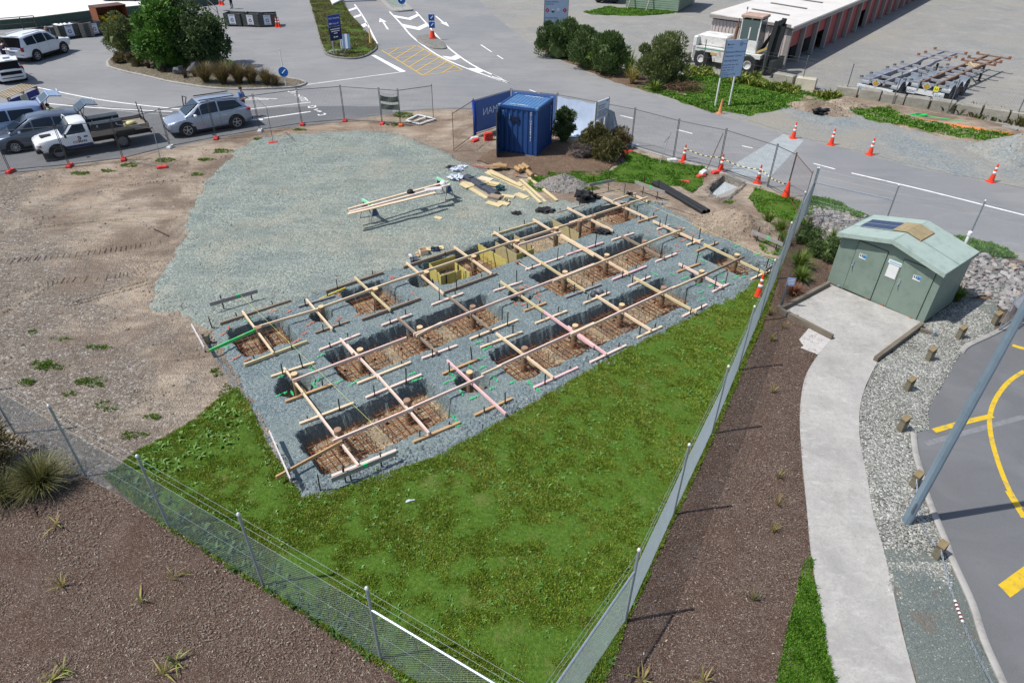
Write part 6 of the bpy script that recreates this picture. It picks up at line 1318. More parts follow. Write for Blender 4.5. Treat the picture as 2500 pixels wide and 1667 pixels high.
# ================================================================ people
def person(name,label,loc,rz,joints,rad,regions,hair=None,extra=None,head=None):
    """skin-modifier body: joints dict name->(x fwd,y left,z); edges by parent"""
    PAR=dict(chest='pelvis',neck='chest',head='neck',crown='head',shl='chest',ell='shl',hal='ell',fil='hal',shr='chest',elr='shr',har='elr',fir='har',hipl='pelvis',knl='hipl',anl='knl',tol='anl',hipr='pelvis',knr='hipr',anr='knr',tor='anr')
    names=['pelvis']+list(PAR.keys()); idx={n:i for i,n in enumerate(names)}
    me=bpy.data.meshes.new(name); me.from_pydata([joints[n] for n in names],[(idx[c],idx[p]) for c,p in PAR.items()],[]); o=bpy.data.objects.new(name,me); COL.objects.link(o)
    o.modifiers.new('s','SKIN'); sub=o.modifiers.new('u','SUBSURF'); sub.levels=2; sub.render_levels=2
    sv=me.skin_vertices[0].data
    for n in names:
        r=rad.get(n,.05); sv[idx[n]].radius=(r if not isinstance(r,tuple) else r[0],r if not isinstance(r,tuple) else r[1])
    sv[0].use_root=True
    dg=bpy.context.evaluated_depsgraph_get(); ev=bpy.data.meshes.new_from_object(o.evaluated_get(dg)); bpy.data.objects.remove(o); bpy.data.meshes.remove(me)
    ev.name=name; ev.materials.clear(); mats=[]
    for mt,_ in regions: ev.materials.append(mt)
    jn=np.array([joints[n] for n in names]); seg=[(np.array(joints[c]),np.array(joints[p]),c) for c,p in PAR.items()]
    for pl in ev.polygons:
        c=np.array(pl.center); best=None
        for a,b,n in seg:
            d=b-a; tt=np.clip(((c-a)@d)/max(d@d,1e-9),0,1); dist=np.linalg.norm(c-a-tt*d)
            if best is None or dist<best[0]: best=(dist,n,tt)
        for i,(mt,ns) in enumerate(regions):
            if best[1] in ns: pl.material_index=i
        pl.use_smooth=True
    ob=bpy.data.objects.new(name,ev); COL.objects.link(ob); ob.location=loc; ob.rotation_euler=(0,0,rz); tag(ob,label,'person')
    hd=Vector(joints['head']); cr=Vector(joints['crown']); ax=(cr-hd).normalized(); 
    if hair:
        m=MB(); m.blob(hd.lerp(cr,.62)+Vector((-.02,0,.015)),(.105,.09,.09),1,2,.08); m.build('hair',hair,ob,smooth=True)
    fwd=Vector((ax.z,0,-ax.x)).normalized(); ce=hd.lerp(cr,.35)
    for s in (1,-1):
        m=MB(); m.blob(ce+fwd*.088+Vector((0,s*.033,.01)),(.012,.014,.009),2,1,0); m.build('eye',M_dark,ob)
        m=MB(); m.blob(ce+Vector((0,s*.085,-.01)),(.02,.012,.03),2,1,0); m.build('ear',regions[0][0],ob)
    m=MB(); m.blob(ce+fwd*.1+ax*-.03,(.018,.014,.022),2,1,0); m.build('nose',regions[0][0],ob); m=MB(); m.blob(ce+fwd*.088+ax*-.07,(.008,.025,.007),2,1,0); m.build('mouth',mk('lips',A(150,90,84,.8),.6),ob)
    if extra: extra(ob)
    return ob
RAD=dict(pelvis=(.15,.12),chest=(.17,.12),neck=.062,head=.088,crown=.075,shl=.072,ell=.046,hal=.036,fil=.024,shr=.072,elr=.046,har=.036,fir=.024,hipl=.095,knl=.062,anl=.046,tol=.04,hipr=.095,knr=.062,anr=.046,tor=.04)
SKIN=mk('skin',A(206,160,134,.8),.6,var=.08); HAIRD=mk('dark_hair',(.03,.022,.018),.7,var=.2); HAIRG=mk('grey_hair',A(150,146,142,.8),.7,var=.15)
LEGS=('hipl','knl','anl','hipr','knr','anr'); FEET=('tol','tor'); TOP=('chest','shl','shr','ell','elr'); ARM=('hal','har','fil','fir'); HEAD=('neck','head','crown')
def J(**k):
    d=dict(pelvis=(0,0,.95),chest=(0,0,1.30),neck=(.01,0,1.50),head=(.02,0,1.58),crown=(.02,0,1.72),shl=(0,.19,1.41),ell=(-.02,.25,1.12),hal=(.1,.23,.90),fil=(.14,.22,.8),shr=(0,-.19,1.41),elr=(-.02,-.25,1.12),har=(.1,-.23,.90),fir=(.14,-.22,.8),hipl=(0,.1,.9),knl=(.03,.11,.5),anl=(0,.12,.09),tol=(.17,.14,.04),hipr=(0,-.1,.9),knr=(.03,-.11,.5),anr=(0,-.12,.09),tor=(.17,-.14,.04)); d.update(k); return d
blue_shirt=mk('blue_shirt',A(88,138,206,.8),.85,var=.15,scale=9); navy=mk('navy_cloth',A(34,42,66,.8),.9,var=.2); hivis=mk('hi_vis_green',A(170,214,60,.85),.7,var=.1); teal=mk('dark_green_cloth',A(36,64,52,.8),.85,var=.2); shoe=mk('shoe',(.03,.03,.03),.7); jean=mk('dark_trousers',A(44,50,66,.8),.9,var=.15)
def phone(ob):
    m=MB(); m.box((.42,.0,1.13),(.09,.05,.012)); m.build('phone',M_dark,ob)
p=W('V8',1800,120,1.75); person('person','person in a blue shirt looking at a phone behind the silver SUV',(p.x,p.y,.01),R(-10),J(head=(.05,0,1.57),crown=(.06,0,1.71),ell=(.05,.25,1.13),hal=(.30,.10,1.13),fil=(.38,.03,1.14),elr=(.05,-.25,1.13),har=(.30,-.1,1.12),fir=(.38,-.02,1.13)),RAD,[(SKIN,HEAD+ARM),(blue_shirt,TOP),(jean,LEGS+('pelvis',)),(shoe,FEET)],HAIRD,phone)
p=W('V1',850,470,1.6); person('person','person in a green high-visibility vest bending between two open tailgates',(p.x,p.y-.1,.016),R(-140),J(pelvis=(-.1,0,.95),chest=(.1,0,1.24),neck=(.2,0,1.4),head=(.24,0,1.46),crown=(.3,0,1.59),shl=(.12,.2,1.32),ell=(.3,.25,1.1),hal=(.5,.18,1.02),fil=(.58,.14,1.0),shr=(.12,-.2,1.32),elr=(.3,-.25,1.1),har=(.5,-.18,1.02),fir=(.58,-.14,1.0)),RAD,[(SKIN,HEAD+ARM),(hivis,('chest','shl','shr')),(teal,('ell','elr')),(jean,LEGS),(shoe,FEET)],HAIRD)
p=parent_matrix(lc)@Vector((-2.95,.35,0)); person('person','person in navy clothes leaning into the open boot of the white four-wheel drive',(p.x,p.y,.01),rzL,J(pelvis=(-.1,0,.95),chest=(.08,0,1.26),neck=(.2,0,1.42),head=(.25,0,1.48),crown=(.31,0,1.6),shl=(.1,.2,1.34),ell=(.3,.24,1.16),hal=(.5,.16,1.12),fil=(.58,.13,1.1),shr=(.1,-.2,1.34),elr=(.3,-.24,1.16),har=(.5,-.16,1.12),fir=(.58,-.13,1.1)),RAD,[(SKIN,HEAD+ARM),(navy,TOP),(navy,LEGS),(shoe,FEET)],HAIRD)
p=W('V2',735,450,1.5); person('person','grey-haired person in navy stooping at the recycling bins beyond the four-wheel drive',(p.x,p.y,.01),R(-30),J(pelvis=(-.1,0,.92),chest=(.18,0,1.18),neck=(.32,0,1.3),head=(.37,0,1.34),crown=(.46,0,1.44),shl=(.18,.2,1.24),ell=(.32,.22,1.0),hal=(.5,.14,.9),fil=(.58,.12,.86),shr=(.18,-.2,1.24),elr=(.32,-.22,1.0),har=(.5,-.14,.9),fir=(.58,-.12,.86)),RAD,[(SKIN,HEAD+ARM),(navy,TOP),(navy,LEGS),(shoe,FEET)],HAIRG)
p=W('Z1',2020,80,_yz) if False else W('Z1',2022,80,0.006); person('person','person in a brown jacket crouching at the edge of the tipping yard',(p.x,p.y,.006),R(160),J(),RAD,[(SKIN,HEAD+ARM),(mk('brown_jacket',A(120,80,54,.8),.85,var=.2),TOP),(navy,LEGS),(shoe,FEET)],HAIRD)
# ================================================================ recycling bins along the tipping wall
M_slat=wood('weathered_bin_slats',A(96,98,96,.8),A(62,64,62,.8),2); M_slatl=wood('pale_bin_slats',A(166,160,150,.8),A(128,122,112,.8),2); M_sign=mk('sign_white',A(222,228,236,.85),.5,var=.03)
def bin_proto(sgncol,slat,sx=0.):
    t=thing('recycling_bin','x','bin'); w,d,h=1.6,1.25,1.12
    for s in (1,-1):
        for i in range(6): m=MB(); m.box((0,s*d/2,.1+(h-.1)*(i+.5)/6),(w,.035,(h-.1)/6-.015)); m.build('plank',slat,t)
        for i in range(6): m=MB(); m.box((s*w/2,0,.1+(h-.1)*(i+.5)/6),(.035,d-.05,(h-.1)/6-.015)); m.build('plank',slat,t)
    m=MB(); m.box((0,0,.12),(w-.05,d-.05,.06)); m.build('floor',M_dark,t)
    for x in (-w/2+.04,w/2-.04):
        for y in (-d/2+.04,d/2-.04): m=MB(); m.box((x,y,h/2),(.09,.09,h+.03)); m.build('corner_post',slat,t)
    m=MB(); m.box((sx,-d/2-.03,.62),(.62,.02,.82)); sg=m.build('sign_plate',M_sign,t)
    cm=mk('recycle_'+('blue' if sgncol=='b' else 'red' if sgncol=='r' else 'grey'),dict(b=A(70,96,170,.8),r=A(176,84,104,.8),g=A(110,116,140,.8))[sgncol],.5)
    m=MB(); P=[Vector((sx+.2*math.cos(a),-d/2-.044,.58+.2*math.sin(a))) for a in (PI/2,PI/2+2*PI/3,PI/2+4*PI/3)]
    for i in range(3):
        a,b=P[i],P[(i+1)%3]; m.bar(a.lerp(b,.18),a.lerp(b,.72),.012,.055,up=(0,-1,0)) if False else m.bar(a.lerp(b,.16),a.lerp(b,.74),.055,.008,up=(0,1,0))
        d_=(b-a).normalized(); q=a.lerp(b,.9); n=Vector((-d_.z,0,d_.x)); m.add([q,q-d_*.1+n*.07,q-d_*.1-n*.07],[(0,1,2),(2,1,0)])
    m.build('recycling_symbol',cm,sg)
    for z in (.95,.28): m=MB(); m.box((sx,-d/2-.043,z),(.42,.006,.035)); m.build('lettering',cm,sg)
    return t
_b1,_b2,_b3=bin_proto('b',M_slat),bin_proto('r',M_slat),bin_proto('g',M_slat)
def bpose(a,b): d=b-a; n=Vector((-d.y,d.x,0)).normalized(); return (a+b)/2+n*.62,math.atan2(d.y,d.x)
BL=[(_b1,W('Z1',1962,232),W('Z1',2105,236),'dark slatted recycling bin with a blue symbol, next to the grass island side tree'),(_b2,W('Z2',0,236),W('Z2',103,240),'dark slatted recycling bin with a red symbol between two others'),(_b3,W('Z2',120,241),W('Z2',278,236),'dark slatted recycling bin with a grey symbol beside the two cones')]
for t_,a,b,l in BL:
    p,rz=bpose(a,b); t_.location=p; t_.rotation_euler=(0,0,rz); tag(t_,l,'bin','recycling bins by the tipping wall')
for proto,a,b,l in ((_b1,W('V2',1090,700),W('V2',1420,655),'recycling bin heaped with white bags beside the white four-wheel drive'),(_b2,W('V2',1530,660),W('V2',1830,605),'recycling bin with a red symbol next to the brown timber shelter'),(_b2,W('V2',760,790),W('V2',1010,730),'recycling bin with a red symbol behind the white four-wheel drive'),(_b1,W('Z1',1165,285),W('Z1',1300,268),'recycling bin with a blue symbol half hidden between bush and tree'),(_b3,W('V2',-260,900),W('V2',60,850),'recycling bin half out of view beside the white hatchback')):
    p,rz=bpose(a,b); dup(proto,p,rz,l,'recycling bins by the tipping wall')
m=MB()
p,rz=bpose(W('V2',1090,700),W('V2',1420,655))
for i in range(10):
    q=p+Matrix.Rotation(rz,3,'Z')@Vector((random.uniform(-.6,.6),random.uniform(-.4,.4),1.0)); m=MB(); m.blob(q,(.24,.22,.16),i,2,.3); tag(m.build('rubbish_bag',mk('white_bag',A(230,230,230,.88),.6,var=.06),smooth=True),'white plastic bag heaped on the recycling bin beside the four-wheel drive','bag','white bags in the bin')
# pale slatted gate leaning between bins
a,b=W('V2',1440,665),W('V2',1500,650); t_=thing('slatted_panel','pale slatted panel standing between two recycling bins','panel',a,math.atan2((b-a).y,(b-a).x)-.6)
for i in range(7): m=MB(); m.box((.5,0,.12+i*.16),(1.0,.04,.13)); m.build('slat',M_slatl,t_)
for x in (.05,.95): m=MB(); m.box((x,.03,.6),(.08,.04,1.2)); m.build('batten',M_slatl,t_)
def shelter():
    a,b=W('V2',1905,590),W('V2',2270,540); d=(b-a).normalized(); p=a-d*.5; t=thing('timber_shelter','brown timber shelter box full of yellow sacks behind the round bush','shelter',p,math.atan2(d.y,d.x)); mt=wood('rust_brown_boards',A(150,90,62,.8),A(116,66,46,.8)); w,dp,h=2.6,1.5,2.1
    m=MB(); m.box((.04,dp/2,h/2),(.06,dp,h)); m.build('side_wall',mt,t); m=MB(); m.box((w-.04,dp/2,h/2),(.06,dp,h)); m.build('side_wall',mt,t); m=MB(); m.box((w/2,dp,h/2),(w,.06,h)); m.build('back_wall',mt,t); m=MB(); m.box((w/2,.04,.35),(w,.06,.7)); m.build('front_board',mt,t); m=MB(); m.box((w/2,dp/2,.06),(w,dp,.08)); m.build('floor',M_dark,t)
    for i in range(2): m=MB(); m.box((w*(.25+.5*i),dp/2,h+.04),(w/2-.03,dp+.2,.06)); m.build('roof_panel',wood('roof_boards',A(110,84,72,.8),A(80,60,52,.8)),t)
    for i in range(22):
        m=MB(); M=parent_matrix(t); q=M@Vector((random.uniform(.3,w-.3),random.uniform(.3,dp-.2),.95+random.uniform(-.1,.35))); m.blob(q,(.2,.18,.14),i,2,.25); tag(m.build('yellow_sack',mk('yellow_sack',A(232,208,60,.85),.6,var=.1),smooth=True),'bright yellow sack piled in the brown timber shelter','sack','yellow sacks in the shelter')
    m=MB(); m.box((w/2,dp/2,.5),(w-.1,dp-.1,.75)); m.build('pile_base',mk('yellow_sack',A(232,208,60,.85),.6),t)
shelter()
# railing on the tipping wall
def railing(pts,label,h=1.0):
    P=WL('Z1',pts,_yz+.2); t=thing('steel_railing',label,'railing',(P[0].x,P[0].y,_yz))
    for p in P: m=MB(); m.tube([p,p+Vector((0,0,h))],.035,6); m.build('post',M_raild,t,world=True)
    m=MB(); m.tube([p+Vector((0,0,h)) for p in P],.035,6); m.build('rail',M_raild,t,world=True); m=MB(); m.tube([p+Vector((0,0,h*.5)) for p in P],.03,6); m.build('rail',M_raild,t,world=True)
M_raild=mk('dark_rail',A(88,84,76,.8),.7,var=.2)
railing([(-60,285),(210,262),(330,250)],'dark steel railing on the tipping wall above the four-wheel drive'); railing([(1690,100),(1820,85),(1905,160)],'dark steel railing on the tipping wall right of the large tree',.9)
# pallet roofed kiosk
M_pall=wood('pallet_boards',A(214,192,156,.85),A(176,150,116,.8))
def kiosk2():
    z=1.7; c=WL('V1',[(-120,330),(330,165),(610,190),(100,400)],z); base=(c[0]+c[1]+c[2]+c[3])/4; t=thing('pallet_shelter','slatted pallet roof on posts over blue recycling signs beside the blue people carrier','shelter',(base.x,base.y,0))
    for i in range(6): a=c[0].lerp(c[3],(i+.5)/6); b=c[1].lerp(c[2],(i+.5)/6); m=MB(); m.bar(a,b,(c[3]-c[0]).length/6*.3,.03); m.build('roof_slat',M_pall,t,world=True)
    for f in (.1,.5,.9): a=c[0].lerp(c[1],f);b=c[3].lerp(c[2],f); m=MB(); m.bar(a-Vector((0,0,.06)),b-Vector((0,0,.06)),.06,.09); m.build('bearer',M_slatl,t,world=True)
    for p in c: q=p.lerp(base+Vector((0,0,z)),.1); m=MB(); m.tube([Vector((q.x,q.y,0)),Vector((q.x,q.y,z-.02))],.045,6); m.build('post',M_slatl,t,world=True)
    a,b=c[3].lerp(base+Vector((0,0,z)),.12),c[2].lerp(base+Vector((0,0,z)),.12)
    for f0,f1,mt in ((.02,.38,'n'),(.4,.6,'w'),(.62,1.,'n')):
        p,q=a.lerp(b,f0),a.lerp(b,f1); m=MB(); m.slab([Vector((p.x,p.y,z-.15)),Vector((q.x,q.y,z-.15)),Vector((q.x,q.y,.75)),Vector((p.x,p.y,.75))],.03); s=m.build('sign_panel',mk('sign_royal_blue',A(40,52,140,.8),.5,var=.06) if mt=='n' else mk('cream_panel',A(200,200,176,.8),.6),t,world=True)
        if mt=='n':
            n_=Vector(((q-p).y,-(q-p).x,0)).normalized()*.022
            for k in (0,1):
                r=p.lerp(q,.15);r2=p.lerp(q,.85); m=MB(); m.bar(Vector((r.x,r.y,1.2-.16*k))+n_,Vector((r2.x,r2.y,1.2-.16*k))+n_,.006,.05); m.build('lettering',M_wtext,s,world=True)
kiosk2()
# ================================================================ signs
def two_post_sign(name,label,p0,p1,z0,z1,w0,w1,mat,lines,postm=None,th=.05,back=None):
    """panel from fraction w0..w1 along p0->p1 at heights z0..z1; lines: (text,size,x frac,z,mat)"""
    p0=Vector((p0.x,p0.y,0));p1=Vector((p1.x,p1.y,0)); d=(p1-p0); L=d.length; rz=math.atan2(d.y,d.x); t=thing(name,label,'sign',p0,rz)
    for x in (0,L): m=MB(); m.tube([(x,.05,-.1),(x,.05,z1-.05)],.05,8); m.build('post',postm or M_whp,t,autosmooth=40)
    xa,xb=w0*L,w1*L; m=MB(); m.box(((xa+xb)/2,-.03,(z0+z1)/2),(xb-xa,th,z1-z0)); pn=m.build('panel',mat,t)
    m=MB()
    for c,s in (((xa+xb)/2,-1),): pass
    for x in (xa-.015,xb+.015): m=MB(); m.box((x,-.03,(z0+z1)/2),(.03,th+.02,z1-z0+.06)); m.build('edge_trim',M_galvd,t)
    for ln in lines:
        tx,sz,fx,z,mt,al=ln; o=text(tx,sz,mt,(xa+(xb-xa)*fx,-.03-th/2-.004,z),(PI/2,0,0),align=al); o.parent=pn
    return t,pn,xa,xb
M_signb=mk('pale_blue_sign',A(176,200,230,.85),.45,var=.03)
p0,p1=W('Z3',1945,940),W('Z3',2060,930); p1=p0+(p1-p0).normalized()*1.02
t,pn,xa,xb=two_post_sign('opening_hours_sign','tall pale blue sign on white posts reading Richmond Resource Recovery Centre, Opening Hours',p0,p1,1.86,4.0,-.08,1.34,M_signb,
 [('Richmond Resource',.165,.04,3.27,M_dtext,'LEFT'),('Recovery Centre',.165,.06,3.04,M_dtext,'LEFT'),('Opening Hours:',.155,.03,2.78,M_dtext,'LEFT'),('Monday-Friday  8am - 5pm',.098,.03,2.55,M_dtext,'LEFT'),('Saturday  9am - 5pm',.098,.03,2.40,M_dtext,'LEFT'),('Sunday  10am - 5pm',.098,.03,2.25,M_dtext,'LEFT'),('Closed On:',.085,.03,2.10,M_dtext,'LEFT'),('Christmas Day, Good Friday',.085,.03,2.0,M_dtext,'LEFT'),('New Years Day',.085,.03,1.9,M_dtext,'LEFT'),('tasman',.1,.2,3.72,M_dtext,'LEFT'),('smart',.09,.84,3.72,M_dtext,'LEFT'),('te tai o Aorere',.07,.05,3.56,M_dtext,'LEFT')])
m=MB(); cx=xa+(xb-xa)*.74; n=16
for k in range(n): a0,a1=2*PI*k/n,2*PI*(k+1)/n; m.add([(cx+q*math.cos(a),-.062,3.76+q*math.sin(a)) for a,q in((a0,.085),(a0,.11),(a1,.11),(a1,.085))],[(0,1,2,3),(3,2,1,0)])
m.add([(cx-.03,-.062,3.74),(cx+.035,-.062,3.70),(cx+.02,-.062,3.82)],[(0,1,2),(2,1,0)]); m.build('logo',M_dtext,pn)
m=MB(); cx=xa+(xb-xa)*.12; m.add([(cx-.09,-.062,3.76),(cx-.02,-.062,3.8),(cx+.08,-.062,3.76),(cx+.03,-.062,3.68)],[(0,1,2,3),(3,2,1,0)]); m.build('logo',M_dtext,pn)
p0=W('Z3',452,425); p1=p0+Vector((1.84,.12,0))
t,pn,xa,xb=two_post_sign('emergency_sign','tall grey Emergency Contact sign with red hazard diamonds behind the hedge',p0,p1,1.45,5.2,-.02,1.04,mk('sign_grey_blue',A(164,184,206,.85),.5,var=.04),[('Emergency Contact',.2,.04,4.4,M_dtext,'LEFT'),('Phone Nelson Environmental Ltd',.105,.04,4.16,M_dtext,'LEFT'),('on 021 243 427 (03 543 8800)',.105,.04,4.0,M_dtext,'LEFT'),('Hazardous Substances',.115,.04,3.55,M_dtext,'LEFT'),('stored on site',.115,.04,3.38,M_dtext,'LEFT'),('Proceed with Caution!',.11,.04,2.35,M_dtext,'LEFT')])
def diamond(pn,x,z,s,mt,y=-.06,inner=None):
    m=MB(); m.add([(x-s,y,z),(x,y,z-s),(x+s,y,z),(x,y,z+s)],[(0,1,2,3)]); o=m.build('hazard_diamond',mt,pn)
    if inner: m=MB(); m.add([(x-.03,y-.004,z-.04),(x+.03,y-.004,z-.04),(x,y-.004,z+.06)],[(0,1,2)]); m.build('flame',inner,pn)
hz=mk('hazard_red',A(200,52,72,.8),.5); diamond(pn,xa+.24,2.95,.18,hz,inner=M_wtext); diamond(pn,xb-.28,2.95,.18,hz,inner=M_wtext); diamond(pn,xa+.7,2.92,.15,M_sign,inner=M_dtext); diamond(pn,xa+1.14,2.98,.15,M_sign,inner=M_dtext)
m=MB(); m.add([(xa+.53,-.062,2.92),(xa+.7,-.062,2.74),(xa+.87,-.062,2.92)],[(0,1,2)]); m.build('corrosive_mark',M_dtext,pn)
m=MB(); n=14; cx=xa+.72
for k in range(n): a0,a1=2*PI*k/n,2*PI*(k+1)/n; m.add([(cx+q*math.cos(a),-.06,1.85+q*math.sin(a)) for a,q in((a0,.12),(a0,.155),(a1,.155),(a1,.12))],[(3,2,1,0),(0,1,2,3)])
m.build('speed_ring',hz,pn); m=MB(); m.box((xa+.28,-.06,1.82),(.28,.006,.1)); m.build('pictogram',M_dtext,pn); m=MB(); m.box((xa+1.35,-.06,1.85),(.9,.006,.3)); m.build('green_band',mk('sign_green',A(70,104,80,.8),.5),pn)
# white site notice board by the container
p0=W('Z3',885,1300); p1=p0+Vector((.62,.75,0))
t,pn,xa,xb=two_post_sign('site_notice','white site notice board on two white posts among the brown bushes','' or p0,p1,1.55,2.5,-.06,1.1,M_sign,[('Richmond Resource',.085,.12,2.22,M_dtext,'LEFT'),('Recovery Centre',.085,.12,2.1,M_dtext,'LEFT')])
for i in range(5): m=MB(); m.box(((xa+xb)/2-.05,-.06,1.98-.075*i),((xb-xa)*(.75 if i!=2 else .55),.005,.022)); m.build('lettering',M_dtext,pn)
m=MB(); m.box((xb-.16,-.06,2.4),(.16,.005,.05)); m.build('logo',M_dtext,pn)
# blue direction sign on the grass island
p0,p1=W('V7',112,880,.2),W('V7',250,850,.2)
t,pn,xa,xb=two_post_sign('direction_sign','two-panel blue sign Public Recycling Drop-off on the grass island','' or p0,p1,.2+1.95,.2+2.75,-.28,1.08,mk('sign_blue2',A(44,66,158,.8),.45,var=.04),[('Public Recycling',.165,.5,2.68,M_wtext,'CENTER')],postm=M_galv)
o=text('Drop-off',.16,M_wtext,((xa+xb)/2+.1,-.064,2.3),(PI/2,0,0)); o.parent=pn; m=MB(); xx=(xa+xb)/2-.42; m.add([(xx-.12,-.06,2.36),(xx,-.06,2.28),(xx,-.06,2.44)],[(0,1,2)]); m.box((xx+.07,-.06,2.36),(.16,.005,.05)); m.build('arrow',M_wtext,pn)
m=MB(); m.box(((xa+xb)/2,-.03,1.62),(xb-xa,.05,.96)); p2=m.build('lower_panel',mk('sign_navy',A(24,30,84,.8),.45,var=.04),t)
for i,(wd) in enumerate((.8,.72,.3)): m=MB(); m.box(((xa+xb)/2,-.06,1.95-.15*i),((xb-xa)*wd,.005,.06)); m.build('lettering',M_wtext,p2)
m=MB(); m.box(((xa+xb)/2+.05,-.06,1.38),(.26,.005,.07)); xx=(xa+xb)/2-.2; m.add([(xx-.08,-.06,1.38),(xx+.06,-.06,1.29),(xx+.06,-.06,1.47)],[(0,1,2)]); m.build('arrow',M_wtext,p2)
a=W('V7',300,800,.2); t=thing('striped_board','white and blue striped board leaning behind the blue direction sign','board',(a.x,a.y,.2),.1)
for i in range(4): m=MB(); m.box((-.3+i*.2,0,.55),(.19,.04,1.1),M=Matrix.Rotation(-.25,3,'X')); m.build('stripe',M_sign if i%2==0 else mk('stripe_blue',A(120,150,190,.8),.5),t)
# keep-left discs
def keep_left(label,base,h,r=.3,face=-PI/2,pole=None,z0=0.):
    t=thing('keep_left_sign',label,'sign',(base.x,base.y,z0)); m=MB(); m.tube([(0,.03,-.05),(0,.03,pole or h)],.035,8); m.build('post',M_whp,t)
    M=Matrix.Rotation(PI/2,3,'X'); m=MB(); m.lathe([(r,-.012),(r,.012)],(0,-.02,h),20,M=M); d=m.build('disc',mk('keep_left_blue',A(26,96,176,.8),.4,var=.03),t); m=MB(); m.lathe([(r*1.04,-.008),(r*1.04,.008)],(0,-.012,h),20,M=M); m.build('rim',M_whp,d)
    m=MB(); m.bar(Vector((r*.5,-.036,h+r*.5)),Vector((-r*.3,-.036,h-r*.3)),r*.2,.006,up=(0,-1,0)); e=Vector((-r*.55,-.036,h-r*.55)); m.add([e,e+Vector((r*.5,0,.05*r)),e+Vector((.05*r,0,r*.5))],[(0,1,2),(2,1,0)]); m.build('arrow',M_wtext,d)
keep_left('blue keep-left disc on a white pole at the nose of the planted island',W('Z2',350,755,.1),.95,.32,pole=2.4,z0=.1)
keep_left('blue keep-left disc on the stony traffic island near the weighbridge',W('Z2',1362,88,.14),.95,.4,pole=1.9,z0=.14)
b=W('V7',1722,640,.1); t=thing('keep_left_marker','pair of square blue keep-left plates on an orange cone base on the small island','sign',(b.x,b.y,.12))
m=MB(); m.box((0,0,.04),(.6,.5,.08)); m.build('base',M_cone,t); m=MB(); m.lathe([(.25,.08),(.17,.62)],n=14); m.build('cone_base',M_cone,t); m=MB(); m.tube([(0,.04,.3),(0,.04,2.0)],.04,6); m.build('post',M_whp,t)
for z in (1.68,1.1):
    m=MB(); m.box((0,-.02,z),(.52,.03,.5)); d=m.build('plate',mk('keep_left_blue',A(26,96,176,.8),.4),t); m=MB(); m.bar(Vector((.14,-.042,z+.14)),Vector((-.08,-.042,z-.08)),.07,.006,up=(0,-1,0)); e=Vector((-.17,-.042,z-.17)); m.add([e,e+Vector((.16,0,.02)),e+Vector((.02,0,.16))],[(0,1,2),(2,1,0)]); m.build('arrow',M_wtext,d)
# weighbridge beyond the islands
m=MB(); P=WL('Z2',[(716,-30),(860,15),(758,66),(735,20)],0); m.prism([(p.x,p.y) for p in P],0,.35); tag(m.build('concrete_ramp',M_whitec),'white concrete ramp wall at the head of the grass island','ramp')
P=WL('Z2',[(860,18),(1132,8),(1130,-40),(840,-40)],0); t=thing('weighbridge','dark blue weighbridge deck with white edge bar beyond the yellow line','weighbridge',(P[0].x,P[0].y,0)); m=MB(); m.prism([(p.x,p.y) for p in P],-.02,.12); m.build('deck',mk('weighbridge_deck',A(92,98,122,.8),.6,var=.1),t,world=True); m=MB(); m.bar(P[0]+Vector((0,-.1,.12)),P[1]+Vector((0,-.1,.12)),.25,.12); m.build('edge_bar',M_whp,t,world=True)
m=MB(); p=W('Z2',1214,0,.14); m.box((p.x,p.y,.3),(.7,.5,.5)); tag(m.build('orange_crate',M_or,bevel=.05),'orange plastic crate on the stony traffic island','crate')
